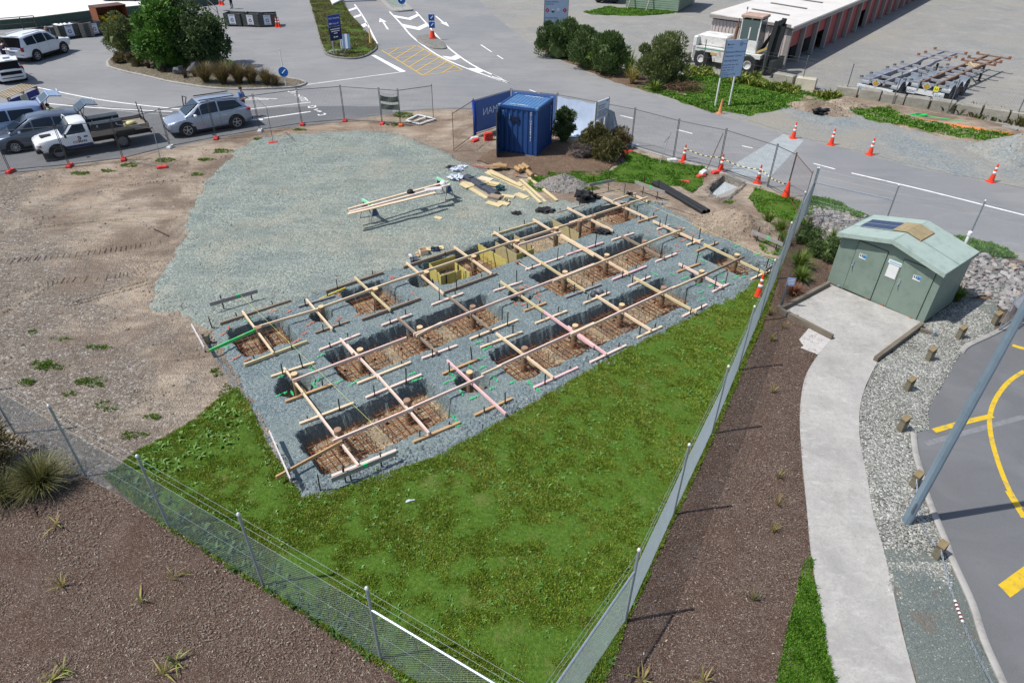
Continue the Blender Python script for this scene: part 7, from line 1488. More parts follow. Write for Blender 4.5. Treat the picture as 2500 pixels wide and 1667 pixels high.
# ================================================================ storage shed
def shed():
    c0=Vector((20.45,53.41,0)); d=Vector((.616,.788,0)).normalized(); e=Vector((-d.y,d.x,0)); rz=math.atan2(d.y,d.x); wl=W('V3',290,440,2.93); dep=(wl-c0).dot(e); dep=max(5.5,min(8.5,dep))
    t=thing('storage_shed','long low storage shed with red roller doors and a pale iron roof','shed',c0,rz); H=2.93; L=62; bay=3.22; nb=int(L/bay)
    wm=mk('shed_cladding',A(208,196,190,.82),.6,var=.06,scale=1.5); pm=mk('shed_post',A(158,152,148,.8),.6,var=.08); rm=NT('shed_roof',.5,.1,.3); wv=rm.n.new('ShaderNodeTexWave'); wv.inputs['Scale'].default_value=1.6; rm.l.new(rm.tc,wv.inputs['Vector']); rmm=rm.out(rm.mix(rm.ramp(rm.noise(.8,5),[(.4,0.),(.7,.5)]),A(232,226,218,.88),A(214,204,194,.86)))
    rd=NT('red_roller_door',.6,0,.3); zz=rd.xyz()[2]; ww=rd.math('SINE',rd.math('MULTIPLY',zz,60.)); rdm=rd.out(rd.mix(rd.ramp(rd.noise(.6,4),[(.35,0.),(.7,.5)]),A(186,92,90,.8),A(160,80,80,.8)),rd.bump(ww,.6,.02))
    m=MB(); m.box((L/2,dep-.1,H/2),(L,.12,H)); m.build('back_wall',wm,t); m=MB(); m.box((.06,dep/2,H/2-.05),(.08,dep-.2,H-.1)); ew=m.build('end_wall',wm,t)
    n=int(dep/.3)
    for i in range(n): m=MB(); m.box((-.0,.2+(dep-.4)*(i+.5)/n,H/2-.05),(.05,.09,H-.12)); m.build('cladding_rib',wm,ew)
    m=MB(); m.slab([(-.25,-.35,H+.02),(L,-.35,H+.02),(L,dep+.1,H+.32),(-.25,dep+.1,H+.32)],.06); ro=m.build('roof',rmm,t)
    for i in range(14): m=MB(); x=4+i*4.2; m.slab([(x,dep*.25,H+.09+.3*.28),(x+.35,dep*.25,H+.09+.3*.28),(x+.35,dep*.75,H+.09+.3*.73),(x,dep*.75,H+.09+.3*.73)],.03); m.build('skylight',mk('skylight_strip',A(112,104,98,.8),.4,var=.1),ro)
    m=MB(); m.box((L/2,-.3,H-.1),(L+.3,.06,.36)); m.build('fascia',pm,t); m=MB(); m.box((-.24,dep/2,H+.12),(.05,dep+.3,.2)); m.build('barge_board',pm,t)
    op={0:.45,1:.5,2:.52,6:.55}
    for i in range(nb):
        x=i*bay; m=MB(); m.box((x+.15,-.08,H/2),(.26,.32,H-.05)); m.build('post',pm,t)
        z0=H*(1-op[i])+.0 if i in op else .03; z0=H*op[i] if i in op else .03
        m=MB(); m.box((x+bay/2+.15,.12,(z0+H-.05)/2),(bay-.3,.05,H-.05-z0)); m.build('roller_door',rdm,t)
        if i in op: m=MB(); m.box((x+bay/2+.15,.6,.9),(bay-.3,.03,1.8)); m.build('opening_shade',M_inshade,t)  # black panel painted in for the shade inside the open bay
    m=MB(); m.box((L/2,dep/2,.02),(L-.3,dep-.3,.06)); m.build('floor',M_kerbd,t)
shed()
# ================================================================ container handler
def forklift():
    rw=W('Z3',1815,580); fw=W('Z4',70,580); h=(fw-rw); L=h.length; h.normalize(); left=Vector((-h.y,h.x,0)); rz=math.atan2(h.y,h.x); o=rw+left*1.05
    t=thing('container_handler','old white container handling forklift with a black mast behind the opening hours sign','forklift',o,rz); wb=L; wp=mk('worn_white_paint',A(228,228,224,.86),.5,var=.06,scale=2,dirt=A(190,160,140)); gr=mk('stripe_green',A(70,160,130,.8),.5)
    for x,r,w in ((0,.60,.45),(wb,.66,.6)):
        for s in (1,-1): 
            wo=wheel(t,x,s*1.02,r,w,wp,0,s,.72)
    m=MB(); P=[(-.75,.45),(-.8,1.45),(wb+.8,1.4),(wb+.8,1.12),(wb-.75,1.12),(wb-.95,.55),(.95,.5),(.75,1.12),(-.6,1.12),(-.55,.45)]
    m.loft([[(x,-1.15,z) for x,z in P],[(x,1.15,z) for x,z in P]]); m.build('chassis',wp,t)
    m=MB(); m.box((wb/2-.2,-1.155,1.33),(wb+.6,.012,.06)); m.build('green_stripe',gr,t)
    m=MB(); m.box((.55,0,1.85),(2.2,1.5,.82)); m.build('engine_cover',wp,t,bevel=.1); m=MB(); m.box((-.68,0,1.3),(.35,2.3,1.65)); m.build('counterweight',wp,t,bevel=.08)
    m=MB(); m.box((.95,-1.16,1.05),(.5,.012,.18)); m.build('number_panel',mk('label_orange',A(216,180,120,.8),.5),t)
    m=MB(); m.tube([(2.0,-.3,1.4),(2.05,-.3,2.2)],.06,8); m.tube([(2.05,-.3,2.1),(2.1,-.3,3.0)],.12,10); m.tube([(2.1,-.3,3.0),(2.12,-.3,3.55)],.045,8); m.build('exhaust',mk('rusty_exhaust',A(132,100,84,.8),.8,var=.3,scale=5),t,autosmooth=40)
    cx=wb-.45; m=MB(); m.box((cx,-.2,1.85),(1.5,1.35,.9)); m.build('cab_base',wp,t,bevel=.05)
    m=MB()
    for x in (cx-.68,cx+.0,cx+.68):
        for y in (-.85,.45): m.bar(Vector((x,y,2.25)),Vector((x*.98+cx*.02,y*.95,3.75)),.09,.09)
    m.build('cab_pillars',wp,t)
    for y in (-.86,.44): m=MB(); m.box((cx,y,2.95),(1.3,.02,1.35)); m.build('cab_window',glassm('cab_glass',(.10,.13,.13)),t)
    for x in (cx-.7,cx+.7): m=MB(); m.box((x,-.2,2.95),(.02,1.2,1.35)); m.build('cab_window',glassm('cab_glass',(.10,.13,.13)),t)
    m=MB(); m.box((cx,-.2,3.82),(1.65,1.5,.2)); m.build('cab_roof',mk('rusty_roof',A(196,168,152,.8),.7,var=.2,scale=3,dirt=A(160,110,86)),t,bevel=.04)
    m=MB(); m.tube([(cx-.9,.3,3.7),(cx-.9,.3,4.1)],.02,5); m.lathe([(.06,4.1),(.05,4.25)],(cx-.9,.3,0),8); m.build('beacon',M_rust,t)
    mm=mk('mast_black',(.028,.030,.030),.6,var=.25)
    for y in (-.75,.75):
        m=MB(); m.bar(Vector((wb+1.05,y,.25)),Vector((wb+1.35,y,3.7)),.22,.3); m.build('mast_rail',mm,t)
        m=MB(); m.bar(Vector((wb+1.3,y*.7,.4)),Vector((wb+1.55,y*.7,3.4)),.18,.25); m.build('inner_mast',mm,t)
    for z in (.6,1.5,2.4,3.3,3.6): m=MB(); m.bar(Vector((wb+1.1+z*.085,-.85,z)),Vector((wb+1.1+z*.085,.85,z)),.12,.22); m.build('mast_brace',mm,t)
    m=MB(); m.slab([(wb+1.45,-.6,.5),(wb+1.45,.6,.5),(wb+1.62,.6,3.3),(wb+1.62,-.6,3.3)],.05); m.build('mast_backing',mm,t)
    m=MB(); m.box((wb+1.7,0,.75),(.3,2.4,.8)); m.build('carriage',mm,t); 
    for k in range(4): y=-.5+.3*k; m=MB(); m.tube([(wb+.4,y,1.5),(wb+.75,y-.1,2.3),(wb+1.15,y,3.0)],.035,5); m.build('hose',M_dark,t)
    m=MB(); m.bar(Vector((wb+.3,-.7,1.5)),Vector((wb+1.1,-.7,1.9)),.14,.14); m.build('tilt_cylinder',mk('handler_yellow',A(196,170,90,.8),.6),t)
forklift()
# ================================================================ skeletal trailers
def trailer(label,a,b,f,rust,goose):
    d=b-a; rz=math.atan2(d.y,d.x); t=thing('skeletal_trailer',label,'trailer',a,rz); L=d.length; bm_=mk('rusty_beam',A(138,108,90,.8),.75,var=.25,scale=2,dirt=A(110,74,56)) if rust else mk('grey_beam',A(168,168,176,.8),.55,metal=.3,var=.12,scale=2,dirt=A(140,112,96)); cm=mk('crossbeam_steel',A(170,172,178,.8),.5,metal=.3,var=.12,scale=3)
    def zt(x): return 1.18+(.12 if (goose and x>L*.6) else 0)
    for y in (-.45,.45):
        m=MB(); P=[Vector((0,y,1.05)),Vector((L*.55,y,1.05)),Vector((L*.66,y,1.22 if goose else 1.05)),Vector((L,y,1.25 if goose else 1.05))]
        for i in range(3): m.bar(P[i],P[i+1]+(P[i+1]-P[i])*.005,.13,(.3,.26,.16)[i])
        m.build('main_beam',bm_,t)
    for i,(x,w,m_) in enumerate(((.1,2.4,cm),(1.55,2.4,cm),(4.1,2.4,cm),(5.3,2.4,cm),(6.6,2.4,cm),(L*.72,2.3,bm_),(L*.82,2.3,bm_),(L*.97,2.35,bm_))):
        z=1.1 if x<L*.6 else (1.3 if goose else 1.1)
        m=MB(); m.box((x,0,z),(.2,w,.13 if x<L*.6 else .08)); c=m.build('cross_beam',m_,t)
        for s in(1,-1): m=MB(); m.box((x,s*(w/2-.08),z+.11),(.2,.16,.1)); m.build('twist_lock',M_rust if m_ is bm_ else M_galvd,c)
    if goose:
        for x in (.5,1.): pass
    for x in (1.2,2.5,3.8):
        for s in (1,-1):
            wheel(t,x,s*.98,.5,.5,M_rimd,0,s)
            m=MB(); pts=[]
            for k in range(9): a_=PI*(.08+.84*k/8); pts.append((x+.6*math.cos(a_),.52+.6*math.sin(a_)))
            m.add([(u,s*.72,v) for u,v in pts]+[(u,s*1.24,v) for u,v in pts],[(i,i+1,i+10,i+9) for i in range(8)]); g=m.build('mudguard',M_mudg,t,smooth=True)
        m=MB(); m.tube([(x,-.9,.5),(x,.9,.5)],.08,6); m.build('axle',M_dark,t)
    m=MB(); m.tube([(4.9,-.2,.9),(5.9,-.2,.9)],.2,10); m.build('air_tank',M_whp,t) if not rust else None
    for s in (1,-1):
        m=MB(); m.bar(Vector((L*.68,s*.6,.0)),Vector((L*.68,s*.6,1.1)),.13,.13); m.box((L*.68,s*.6,.03),(.3,.3,.05)); m.build('landing_leg',M_dark,t); m=MB(); m.bar(Vector((L*.68,s*.6,.5)),Vector((L*.6,s*.45,1.0)),.06,.06); m.build('leg_stay',M_dark,t)
    m=MB(); m.box((-.08,0,.62),(.05,2.35,.3)); m.build('rear_bumper',M_whp,t); 
    for s in (1,-1): m=MB(); m.box((-.12,s*.85,.58),(.02,.55,.3)); pl=m.build('number_plate',M_sign,t); o=text('LE2%s'%('60' if s>0 else '4D'),.2,M_dtext,(-.135,s*.85,.5),(PI/2,0,-PI/2)); o.parent=pl
    m=MB(); s_=.3; m.add([(-.12,-s_,1.0),(-.12,0,1.0-s_),(-.12,s_,1.0),(-.12,0,1.0+s_)],[(3,2,1,0),(0,1,2,3)]); dm=m.build('hazard_diamond',M_sign,t); m=MB(); s_=.2; m.add([(-.13,-s_,1.0),(-.13,0,1.0-s_),(-.13,s_,1.0),(-.13,0,1.0+s_)],[(0,1,2,3),(3,2,1,0)]); m.build('yellow_square',mk('hazard_yellow',A(232,196,60,.8),.5),dm)
    if rust:
        m=MB(); m.box((-.15,-.62,.95),(.02,.3,.32)); hp=m.build('h_plate',mk('plate_yellow',A(236,232,60,.85),.5),t); o=text('H',.26,M_dtext,(-.165,-.62,.86),(PI/2,0,-PI/2)); o.parent=hp
        m=MB(); m.tube([(-.1,-.5,.65),(-.1,-.5,1.3),(.1,-.5,1.3)],.05,5); m.tube([(-.1,.5,.65),(-.1,.5,1.3),(.1,.5,1.3)],.05,5); m.build('rear_hoop',M_faded,t)
        m=MB()
        for x in (8.0,8.5): m.box((x,0,1.15),(.12,.85,.06)); 
        m.bar(Vector((7.4,-.4,1.16)),Vector((9.,.4,1.16)),.1,.05); m.build('brace_plate',M_pall,t)
M_mudg=mk('mudguard_plastic',A(120,130,142,.8),.4,var=.12)
trailer('grey skeletal container trailer with a raised neck behind the concrete blocks',Vector((24.0,45.4,0)),Vector((33.5,54.0,0)),0,False,True)
trailer('rusty brown skeletal container trailer with a yellow H plate',Vector((27.0,44.7,0)),Vector((36.7,53.65,0)),0,True,False)
# ================================================================ concrete blocks
M_block=mk('cast_concrete',A(166,162,150,.8),.9,var=.16,scale=1.6,bump=.03,bscale=7,dirt=A(124,120,104)); M_blockw=mk('new_cast_concrete',A(204,196,176,.82),.85,var=.1,scale=2,bump=.02)
BK=[((18.45,49.2),(19.55,48.2)),((19.6,47.95),(20.75,47.2)),((21.7,45.95),(22.85,45.25)),((22.92,45.2),(23.95,44.4)),((24.0,44.35),(25.1,43.5)),((25.15,43.45),(26.35,42.75)),((26.4,42.7),(27.55,41.95)),((27.6,41.9),(28.7,41.1)),((28.75,41.05),(29.9,40.3)),((29.95,40.25),(31.1,39.5)),((31.15,39.45),(32.4,38.7))]
for i,(a,b) in enumerate(BK):
    a=Vector((*a,0));b=Vector((*b,0)); d=b-a; n=Vector((-d.y,d.x,0)).normalized(); c=(a+b)/2+n*.32; h=.66+random.uniform(-.05,.08)
    m=MB(); L=d.length-.04; m.loft([[(x*L/2,y*.33,0) for x,y in((-1,-1),(1,-1),(1,1),(-1,1))],[(x*L/2,y*.32,h-.06) for x,y in((-1,-1),(1,-1),(1,1),(-1,1))],[(x*(L/2-.05),y*.27,h) for x,y in((-1,-1),(1,-1),(1,1),(-1,1))]])
    o=m.build('concrete_block',M_blockw if i==1 else M_block); o.location=c; o.rotation_euler=(0,0,math.atan2(d.y,d.x)+random.uniform(-.05,.05))
    tag(o,['grey concrete block nearest the container handler','pale new concrete block beside the gap in the yard edge','grey concrete block behind the grey trailer, first of the row','grey concrete block behind the grey trailer, second of the row','grey concrete block between the two trailers','grey concrete block behind the rusty trailer','grey concrete block at the tail of the rusty trailer','grey concrete block past the rusty trailer, with weeds','grey concrete block of the row past the trailers','grey concrete block of the row past the trailers','grey concrete block of the row past the trailers'][i],'concrete block','concrete blocks edging the truck yard')
p=W('V3',200,1130); m=MB(); m.box((0,0,.4),(.5,.6,.8)); o=m.build('concrete_block',M_block,bevel=.04); o.location=p; o.rotation_euler=(0,0,.6); tag(o,'upright grey concrete block behind the container handler','concrete block','concrete blocks edging the truck yard')
# ================================================================ green weatherboard hut, parked truck
def hut():
    a,b,c=W('Z3',1165,75),W('Z3',1620,115),W('Z3',1830,50); d=(b-a); L=d.length; rz=math.atan2(d.y,d.x); t=thing('weatherboard_hut','green weatherboard hut on the grass patch beyond the hedge','hut',a,rz); dep=(c-b).length; gm=mk('green_weatherboard',A(136,158,136,.8),.6,var=.07,scale=2); gd=mk('shaded_green_boards',A(110,130,112,.8),.6,var=.07); H=3.4  # darker green paints the shade of the end wall into its boards
    m=MB(); m.box((L/2,dep/2,H/2+.1),(L-.1,dep-.1,H)); w=m.build('wall',gd,t)
    for i in range(15): m=MB(); m.box((L/2,.03,.25+i*.215),(L,.05,.2),M=Matrix.Rotation(-.12,3,'X')); m.build('weatherboard',gm,w)
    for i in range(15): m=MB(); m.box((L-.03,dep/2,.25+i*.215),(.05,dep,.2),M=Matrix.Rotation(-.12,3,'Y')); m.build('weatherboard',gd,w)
    m=MB(); m.box((L/2,dep/2,H+.2),(L+.5,dep+.5,.12)); m.build('roof',M_sagel,t)
    for x in (.5,2.6): m=MB(); m.bar(Vector((x,-.9,.0)),Vector((x+.25,-.05,1.9)),.1,.1); m.build('raking_prop',M_slatl,t)
    m=MB(); m.box((L-.02,dep+.15,.9),(.1,.12,1.8)); m.build('downpipe',M_whp,t); m=MB(); m.box((L-.3,dep+.6,.9),(.6,.6,1.8)); m.build('lean_to',mk('grey_cupboard',A(130,126,140,.8),.6),t)
hut()
def ptruck():
    a=W('Z3',1010,40); t=thing('parked_truck','dark parked truck seen from behind beyond the hedge with white mudguards','truck',a+Vector((0,1.2,0)),PI/2-.25)
    for s in (1,-1):
        wheel(t,.0,s*.95,.5,.5,M_rimd,0,s); wheel(t,1.3,s*.95,.5,.5,M_rimd,0,s); m=MB(); m.box((-.75,s*.95,.55),(.05,.6,.6)); m.build('mud_flap',M_dark,t)
    m=MB(); m.box((2.5,0,1.0),(7.,.9,.35)); m.build('chassis',M_dark,t); m=MB(); m.box((2.2,0,1.9),(6.5,2.4,1.5)); m.build('body',mk('truck_body',A(70,74,84,.8),.5),t); m=MB(); m.box((-.8,0,.7),(.08,2.3,.2)); m.build('rear_bumper',M_whp,t); m=MB(); m.box((-.84,-.2,.7),(.02,.6,.15)); m.build('number_plate',mk('plate_blue',A(150,170,210,.8),.5),t)
    for s in (1,-1): m=MB(); m.box((-.86,s*.9,.72),(.02,.3,.12)); m.build('tail_lamp',M_tail,t)
    m=MB(); m.box((6.6,0,1.7),(1.8,2.3,2.2)); m.build('cab',P_white,t,bevel=.1); m=MB(); m.box((7.52,0,2.2),(.02,2.,.8)); m.build('windscreen',glassm(),t)
    for s in (1,-1): wheel(t,6.4,s*.95,.5,.35,M_rimd,0,s)
ptruck()
p=W('Z1',1040,14,_yz); dup(wag,(p.x,p.y+.9,_yz),.1,'dark grey wagon standing on the white tipping yard')
# ================================================================ vegetation
def leaf_mat(name,stops,patch=None,trans=True):
    if name in _cache: return _cache[name]
    t=NT(name,.55,0,.35); g=t.n.new('ShaderNodeNewGeometry'); c=t.ramp(g.outputs['Random Per Island'],stops)
    if patch: c=t.mix(t.ramp(t.noise(patch[1],5,.6),[(patch[2],0.),(patch[3],patch[4])]),c,patch[0])
    t.out(c)
    if trans:
        tr=t.n.new('ShaderNodeBsdfTranslucent'); t.l.new(c,tr.inputs['Color']); ms=t.n.new('ShaderNodeMixShader'); ms.inputs[0].default_value=.25
        t.l.new(t.b.outputs[0],ms.inputs[1]); t.l.new(tr.outputs[0],ms.inputs[2]); t.l.new(ms.outputs[0],t.n['Material Output'].inputs['Surface'])
    _cache[name]=t.mat; return t.mat
def mesh_np(name,V,F,mat,parent=None,smooth=False):
    me=bpy.data.meshes.new(name); V=np.asarray(V,np.float32).reshape(-1,3); F=np.asarray(F,np.int32); n=F.shape[1]
    me.vertices.add(len(V)); me.vertices.foreach_set('co',V.ravel()); me.loops.add(F.size); me.loops.foreach_set('vertex_index',F.ravel()); me.polygons.add(len(F)); me.polygons.foreach_set('loop_start',np.arange(0,F.size,n,dtype=np.int32)); me.polygons.foreach_set('loop_total',np.full(len(F),n,np.int32)); me.materials.append(mat); me.update(calc_edges=True); me.validate()
    o=bpy.data.objects.new(name,me); COL.objects.link(o)
    if parent is not None:o.parent=parent
    return o
def crown(parent,c,rad,n,leaf,mat,nclump=26,seed=0,up=.3,elong=2.,cr=.34,low=-.5,name='crown'):
    """leaf clumps spread over an uneven ellipsoid"""
    r=np.random.default_rng(seed+11); c=np.array(c,float); rad=np.array(rad,float)
    d=r.normal(size=(nclump,3)); d/=np.linalg.norm(d,axis=1)[:,None]; d[:,2]=np.maximum(d[:,2],low*r.uniform(.3,1,nclump)); hx=np.hypot(d[:,0],d[:,1])[:,None]; d[:,:2]=np.where((d[:,2]<.1)[:,None],d[:,:2]/hx*.95,d[:,:2]); k=r.uniform(.4,1.02,nclump)**.7
    cc=c+d*k[:,None]*rad; cs=r.uniform(.45,1.45,nclump)*cr*rad.mean()
    w=r.integers(0,nclump,n); p=r.normal(size=(n,3)); p/=np.linalg.norm(p,axis=1)[:,None]; q=r.uniform(.35,1.,n)**.45
    P=cc[w]+p*(q*cs[w])[:,None]*np.array([1.,1.,.85])
    keep=P[:,2]>.04; P=P[keep]; p=p[keep]; n=len(P)
    ax=p+np.array([0,0,up])+r.normal(0,.45,(n,3)); ax/=np.linalg.norm(ax,axis=1)[:,None]; sd=np.cross(ax,r.normal(size=(n,3))); sd/=np.linalg.norm(sd,axis=1)[:,None]
    L=leaf*r.uniform(.6,1.3,n)[:,None]; Wd=L/elong
    V=np.stack([P-sd*Wd*.2,P+ax*L*.5-sd*Wd*.5,P+ax*L,P+ax*L*.5+sd*Wd*.5],1); F=np.arange(n*4).reshape(-1,4)
    return mesh_np(name,V,F,mat,parent)
def bush(name,label,cat,base,rad,n,leaf,mat,seed=0,up=.3,elong=2.,nclump=26,cr=.34,z0=.0,group=None,low=-.5,trunkm=None,zc=None):
    t=thing(name,label,cat,(base.x,base.y,z0),0,group); H=rad[2]; zc=H*.47 if zc is None else zc
    m=MB(); r=random.Random(seed)
    m.tube([(0,0,-.05),(.03,.02,zc*.6),(.0,.05,zc*1.1)],[.05*H+.02,.04*H+.015,.02*H],6)
    for k in range(6):
        a=k*1.05+r.random(); e=Vector((math.cos(a)*rad[0]*.6,math.sin(a)*rad[1]*.6,zc*(.8+.7*r.random()))); m.tube([(0,0,zc*.25),e*.5+Vector((0,0,zc*.1)),e],[.03*H+.01,.02*H+.008,.008],5)
    m.build('trunk',trunkm or M_bark,t); rad=(rad[0]*.86,rad[1]*.86,rad[2]); crown(t,(0,0,zc),(rad[0],rad[1],H*.46),int(n*1.6),leaf*1.35,mat,int(nclump*1.5),seed,up,elong,cr,low); m=MB(); m.blob((0,0,zc*.7),(rad[0]*.7,rad[1]*.7,H*.40),seed,3,.3,2.4,flat=.03-zc*.7); m.build('inner_foliage',mat,t); return t
def blades(parent,c,n,h,spread,width,mat,seed=0,droop=.5,name='blades',segs=4,hv=.35):
    r=np.random.default_rng(seed+5); V=[];F=[]; c=np.array(c,float)
    for i in range(n):
        a=r.uniform(0,2*PI); hh=h*r.uniform(1-hv,1+hv*.4); out=spread*r.uniform(.15,1.); d=np.array([math.cos(a),math.sin(a),0]); s=np.array([-d[1],d[0],0]); b=c+d*r.uniform(0,.12)*spread+s*r.normal(0,.05)*spread
        o=len(V); w=width*r.uniform(.6,1.2)
        for k in range(segs+1):
            u=k/segs; p=b+d*out*(u**1.6)+np.array([0,0,hh*(u-droop*u*u*(out/spread))]); ww=w*(1-u**2.2)*.5+.0015; V+= [p-s*ww,p+s*ww]
        for k in range(segs): F.append((o+2*k,o+2*k+1,o+2*k+3,o+2*k+2))
    return mesh_np(name,V,F,mat,parent)
def tussock(name,label,cat,base,n,h,spread,width,mat,seed=0,z0=.02,droop=.5,group=None):
    t=thing(name,label,cat,(base.x,base.y,z0),0,group); blades(t,(0,0,0),n,h,spread,width,mat,seed,droop); m=MB(); m.blob((0,0,.02),(spread*.18,spread*.18,.05),seed,1,.3); m.build('crown_base',M_bark,t); return t
M_bark=wood('bark',A(112,92,74,.7),A(76,60,48,.7))
LV_bright=leaf_mat('bright_leaf',[(0,(.030,.085,.010)),(.5,(.065,.16,.018)),(.85,(.10,.22,.03)),(1,(.20,.33,.07))]); LV_dark=leaf_mat('dark_leaf',[(0,(.035,.065,.02)),(.6,(.075,.125,.04)),(1,(.15,.2,.085))])
LV_hedge=leaf_mat('hedge_leaf',[(0,(.036,.066,.02)),(.6,(.078,.13,.036)),(1,(.15,.21,.07))]); LV_yel=leaf_mat('yellow_hedge_leaf',[(0,(.04,.08,.015)),(.6,(.12,.20,.03)),(1,(.24,.34,.06))]); LV_olive=leaf_mat('olive_leaf',[(0,(.07,.09,.028)),(.6,(.13,.165,.052)),(1,(.22,.25,.10))])
LV_brown=leaf_mat('brown_shrub_leaf',[(0,(.07,.052,.026)),(.6,(.14,.11,.05)),(1,(.22,.19,.08))]); LV_bg=leaf_mat('brown_green_leaf',[(0,(.05,.045,.018)),(.6,(.10,.095,.03)),(1,(.18,.17,.06))]); LV_grey=leaf_mat('grey_purple_leaf',[(0,(.06,.05,.045)),(1,(.17,.14,.13))])
LV_flax=leaf_mat('flax_blade',[(0,(.05,.10,.015)),(.6,(.13,.20,.03)),(1,(.30,.34,.08))]); LV_flaxr=leaf_mat('red_flax_blade',[(0,(.10,.03,.02)),(.6,(.22,.09,.05)),(1,(.34,.2,.08))]); LV_tuss=leaf_mat('tussock_blade',[(0,(.05,.05,.016)),(.5,(.11,.12,.035)),(1,(.24,.22,.09))]); LV_straw=leaf_mat('straw_blade',[(0,(.22,.17,.06)),(.6,(.36,.28,.10)),(1,(.30,.32,.08))]); LV_restio=leaf_mat('restio_blade',[(0,(.08,.055,.025)),(.5,(.15,.11,.045)),(.8,(.18,.16,.06)),(1,(.25,.17,.09))]); LV_maroon=leaf_mat('dark_flax_blade',[(0,(.03,.02,.015)),(1,(.11,.07,.05))])
# --- planted island
bush('island_tree','large bright green rounded tree on the planted island','tree',W('Z1',1500,590),(2.3,2.2,4.6),15000,.17,LV_bright,1,.2,1.8,52,.30,.1,low=-.75)
bush('island_tree','large dark green rounded tree joined to the bright one on the island','tree',W('Z1',1800,585),(1.9,2.1,4.3),12000,.15,LV_dark,2,.2,1.8,46,.30,.1,low=-.75)
bush('island_tree','dark bushy tree behind the bright green tree on the island','tree',W('Z1',1400,470)+Vector((0,3.5,0)),(2.0,1.8,5.0),8000,.16,LV_dark,3,.2,1.8,36,.32,.1)
bush('round_bush','round olive green bush at the end of the planted island','bush',W('Z1',1090,478),(1.25,1.2,2.8),7000,.12,LV_olive,4,.5,2.4,30,.32,.1,low=-.8)
for i,(x,y,r_,h,m_,l) in enumerate(((1060,560,.55,.7,LV_brown,'low brown shrub at the island end kerb'),(1190,590,.6,1.0,LV_brown,'brown shrub beside the grey rock on the island'),(1270,520,.75,1.2,LV_brown,'tall brown shrub under the round olive bush'))): bush('brown_shrub',l,'shrub',W('Z1',x,y),(r_,r_,h),1800,.11,m_,20+i,.6,4,14,.4,.1)
for i,(k,x,y,n,h,sp) in enumerate((('Z1',1800,735,650,1.4,1.15),('Z1',1950,745,700,1.5,1.3),('Z1',2090,742,650,1.4,1.2),('Z2',60,745,550,1.25,1.05),('Z2',190,755,500,1.15,.95),('Z2',262,762,260,.8,.6))): tussock('restio_clump',['brown reedy clump at the foot of the dark island tree','brown reedy clump next to the foot of the dark island tree','tall brown reedy clump behind the silver SUV tail','brown reedy clump near the keep-left disc','brown reedy clump next to the keep-left disc','small brown reedy clump nearest the keep-left disc'][i],'reed clump',W(k,x,y),n,h,sp,.03,LV_restio,30+i,.1,.25)
for i,(x,y) in enumerate(((1620,700),(1440,645),(1300,610),(1700,690))): tussock('dark_flax',['dark spiky flax on the island beside the lowest rock','dark spiky flax under the bright green island tree','dark spiky flax near the brown island shrubs','dark spiky flax between rock and reeds on the island'][i],'flax',W('Z1',x,y),60,.8,.6,.05,LV_maroon,40+i,.1)
tussock('cabbage_flax','bright yellow-green flax sticking out of the island reeds','flax',W('Z1',2010,660),60,1.3,.6,.06,LV_yel,47,.1,.3)
def boulder(label,p,r_,seed): m=MB(); m.blob((0,0,r_*.35),(r_,r_*.8,r_*.75),seed,2,.35,1.6); o=m.build('boulder',M_boul); o.location=(p.x,p.y,.08); tag(o,label,'rock')
M_boul=mk('boulder_stone',A(112,114,118,.7),.9,var=.25,scale=3,bump=.05,bscale=6)
boulder('grey boulder beside the round olive bush on the island',W('Z1',1135,480),.7,1); boulder('grey boulder under the bright island tree',W('Z1',1570,660),.5,2); boulder('dark grey boulder at the foot of the dark island tree',W('Z1',1720,640),.6,3); boulder('dark boulder behind the emergency sign post',W('Z3',425,395),.5,4); boulder('small grey boulder at the hedge foot by the sign post',W('Z3',487,445),.3,5); boulder('grey boulder under the first hedge bush',W('Z3',545,480),.38,6)
# --- hedge along the road
for i,(x,y,rx,h,n,m_,l) in enumerate(((600,500,1.9,3.0,10000,LV_hedge,'dark green hedge bush beside the emergency sign'),(735,520,1.35,2.7,7000,LV_hedge,'dark green hedge bush second from the emergency sign'),(830,585,1.4,2.6,7500,LV_hedge,'dark green hedge bush third from the emergency sign'),(1000,640,1.55,2.9,8500,LV_hedge,'hedge bush with yellow shoots before the flax'),(1470,740,1.8,3.6,11000,LV_olive,'tall loose olive green bush next to the brush pile'))): bush('hedge_bush',l,'bush',W('Z3',x,y),(rx,rx*.8,h),n,.16,m_,60+i,1.1,3.2,20,.40,.02,low=-.8)
crown(bpy.data.objects['hedge_bush.003'],(0,-.2,1.4),(1.3,1.1,1.2),900,.16,LV_yel,8,66,.8,2.4,.3)
for i,(x,y,h) in enumerate(((1180,680,1.6),(1220,735,1.5),(1260,700,1.7),(1420,800,.9),(1200,620,1.8))): tussock('hedge_flax',['green flax clump after the yellow-shooted hedge bush','pale leaved flax clump at the kerb between the hedge bushes','tall flax clump against the olive bush','low flax clump under the olive bush at the road','tall flax clump behind the other hedge flax'][i],'flax',W('Z3',x,y),110,h,.9,.06,LV_flax if i!=1 else LV_straw,70+i,.02,.5)
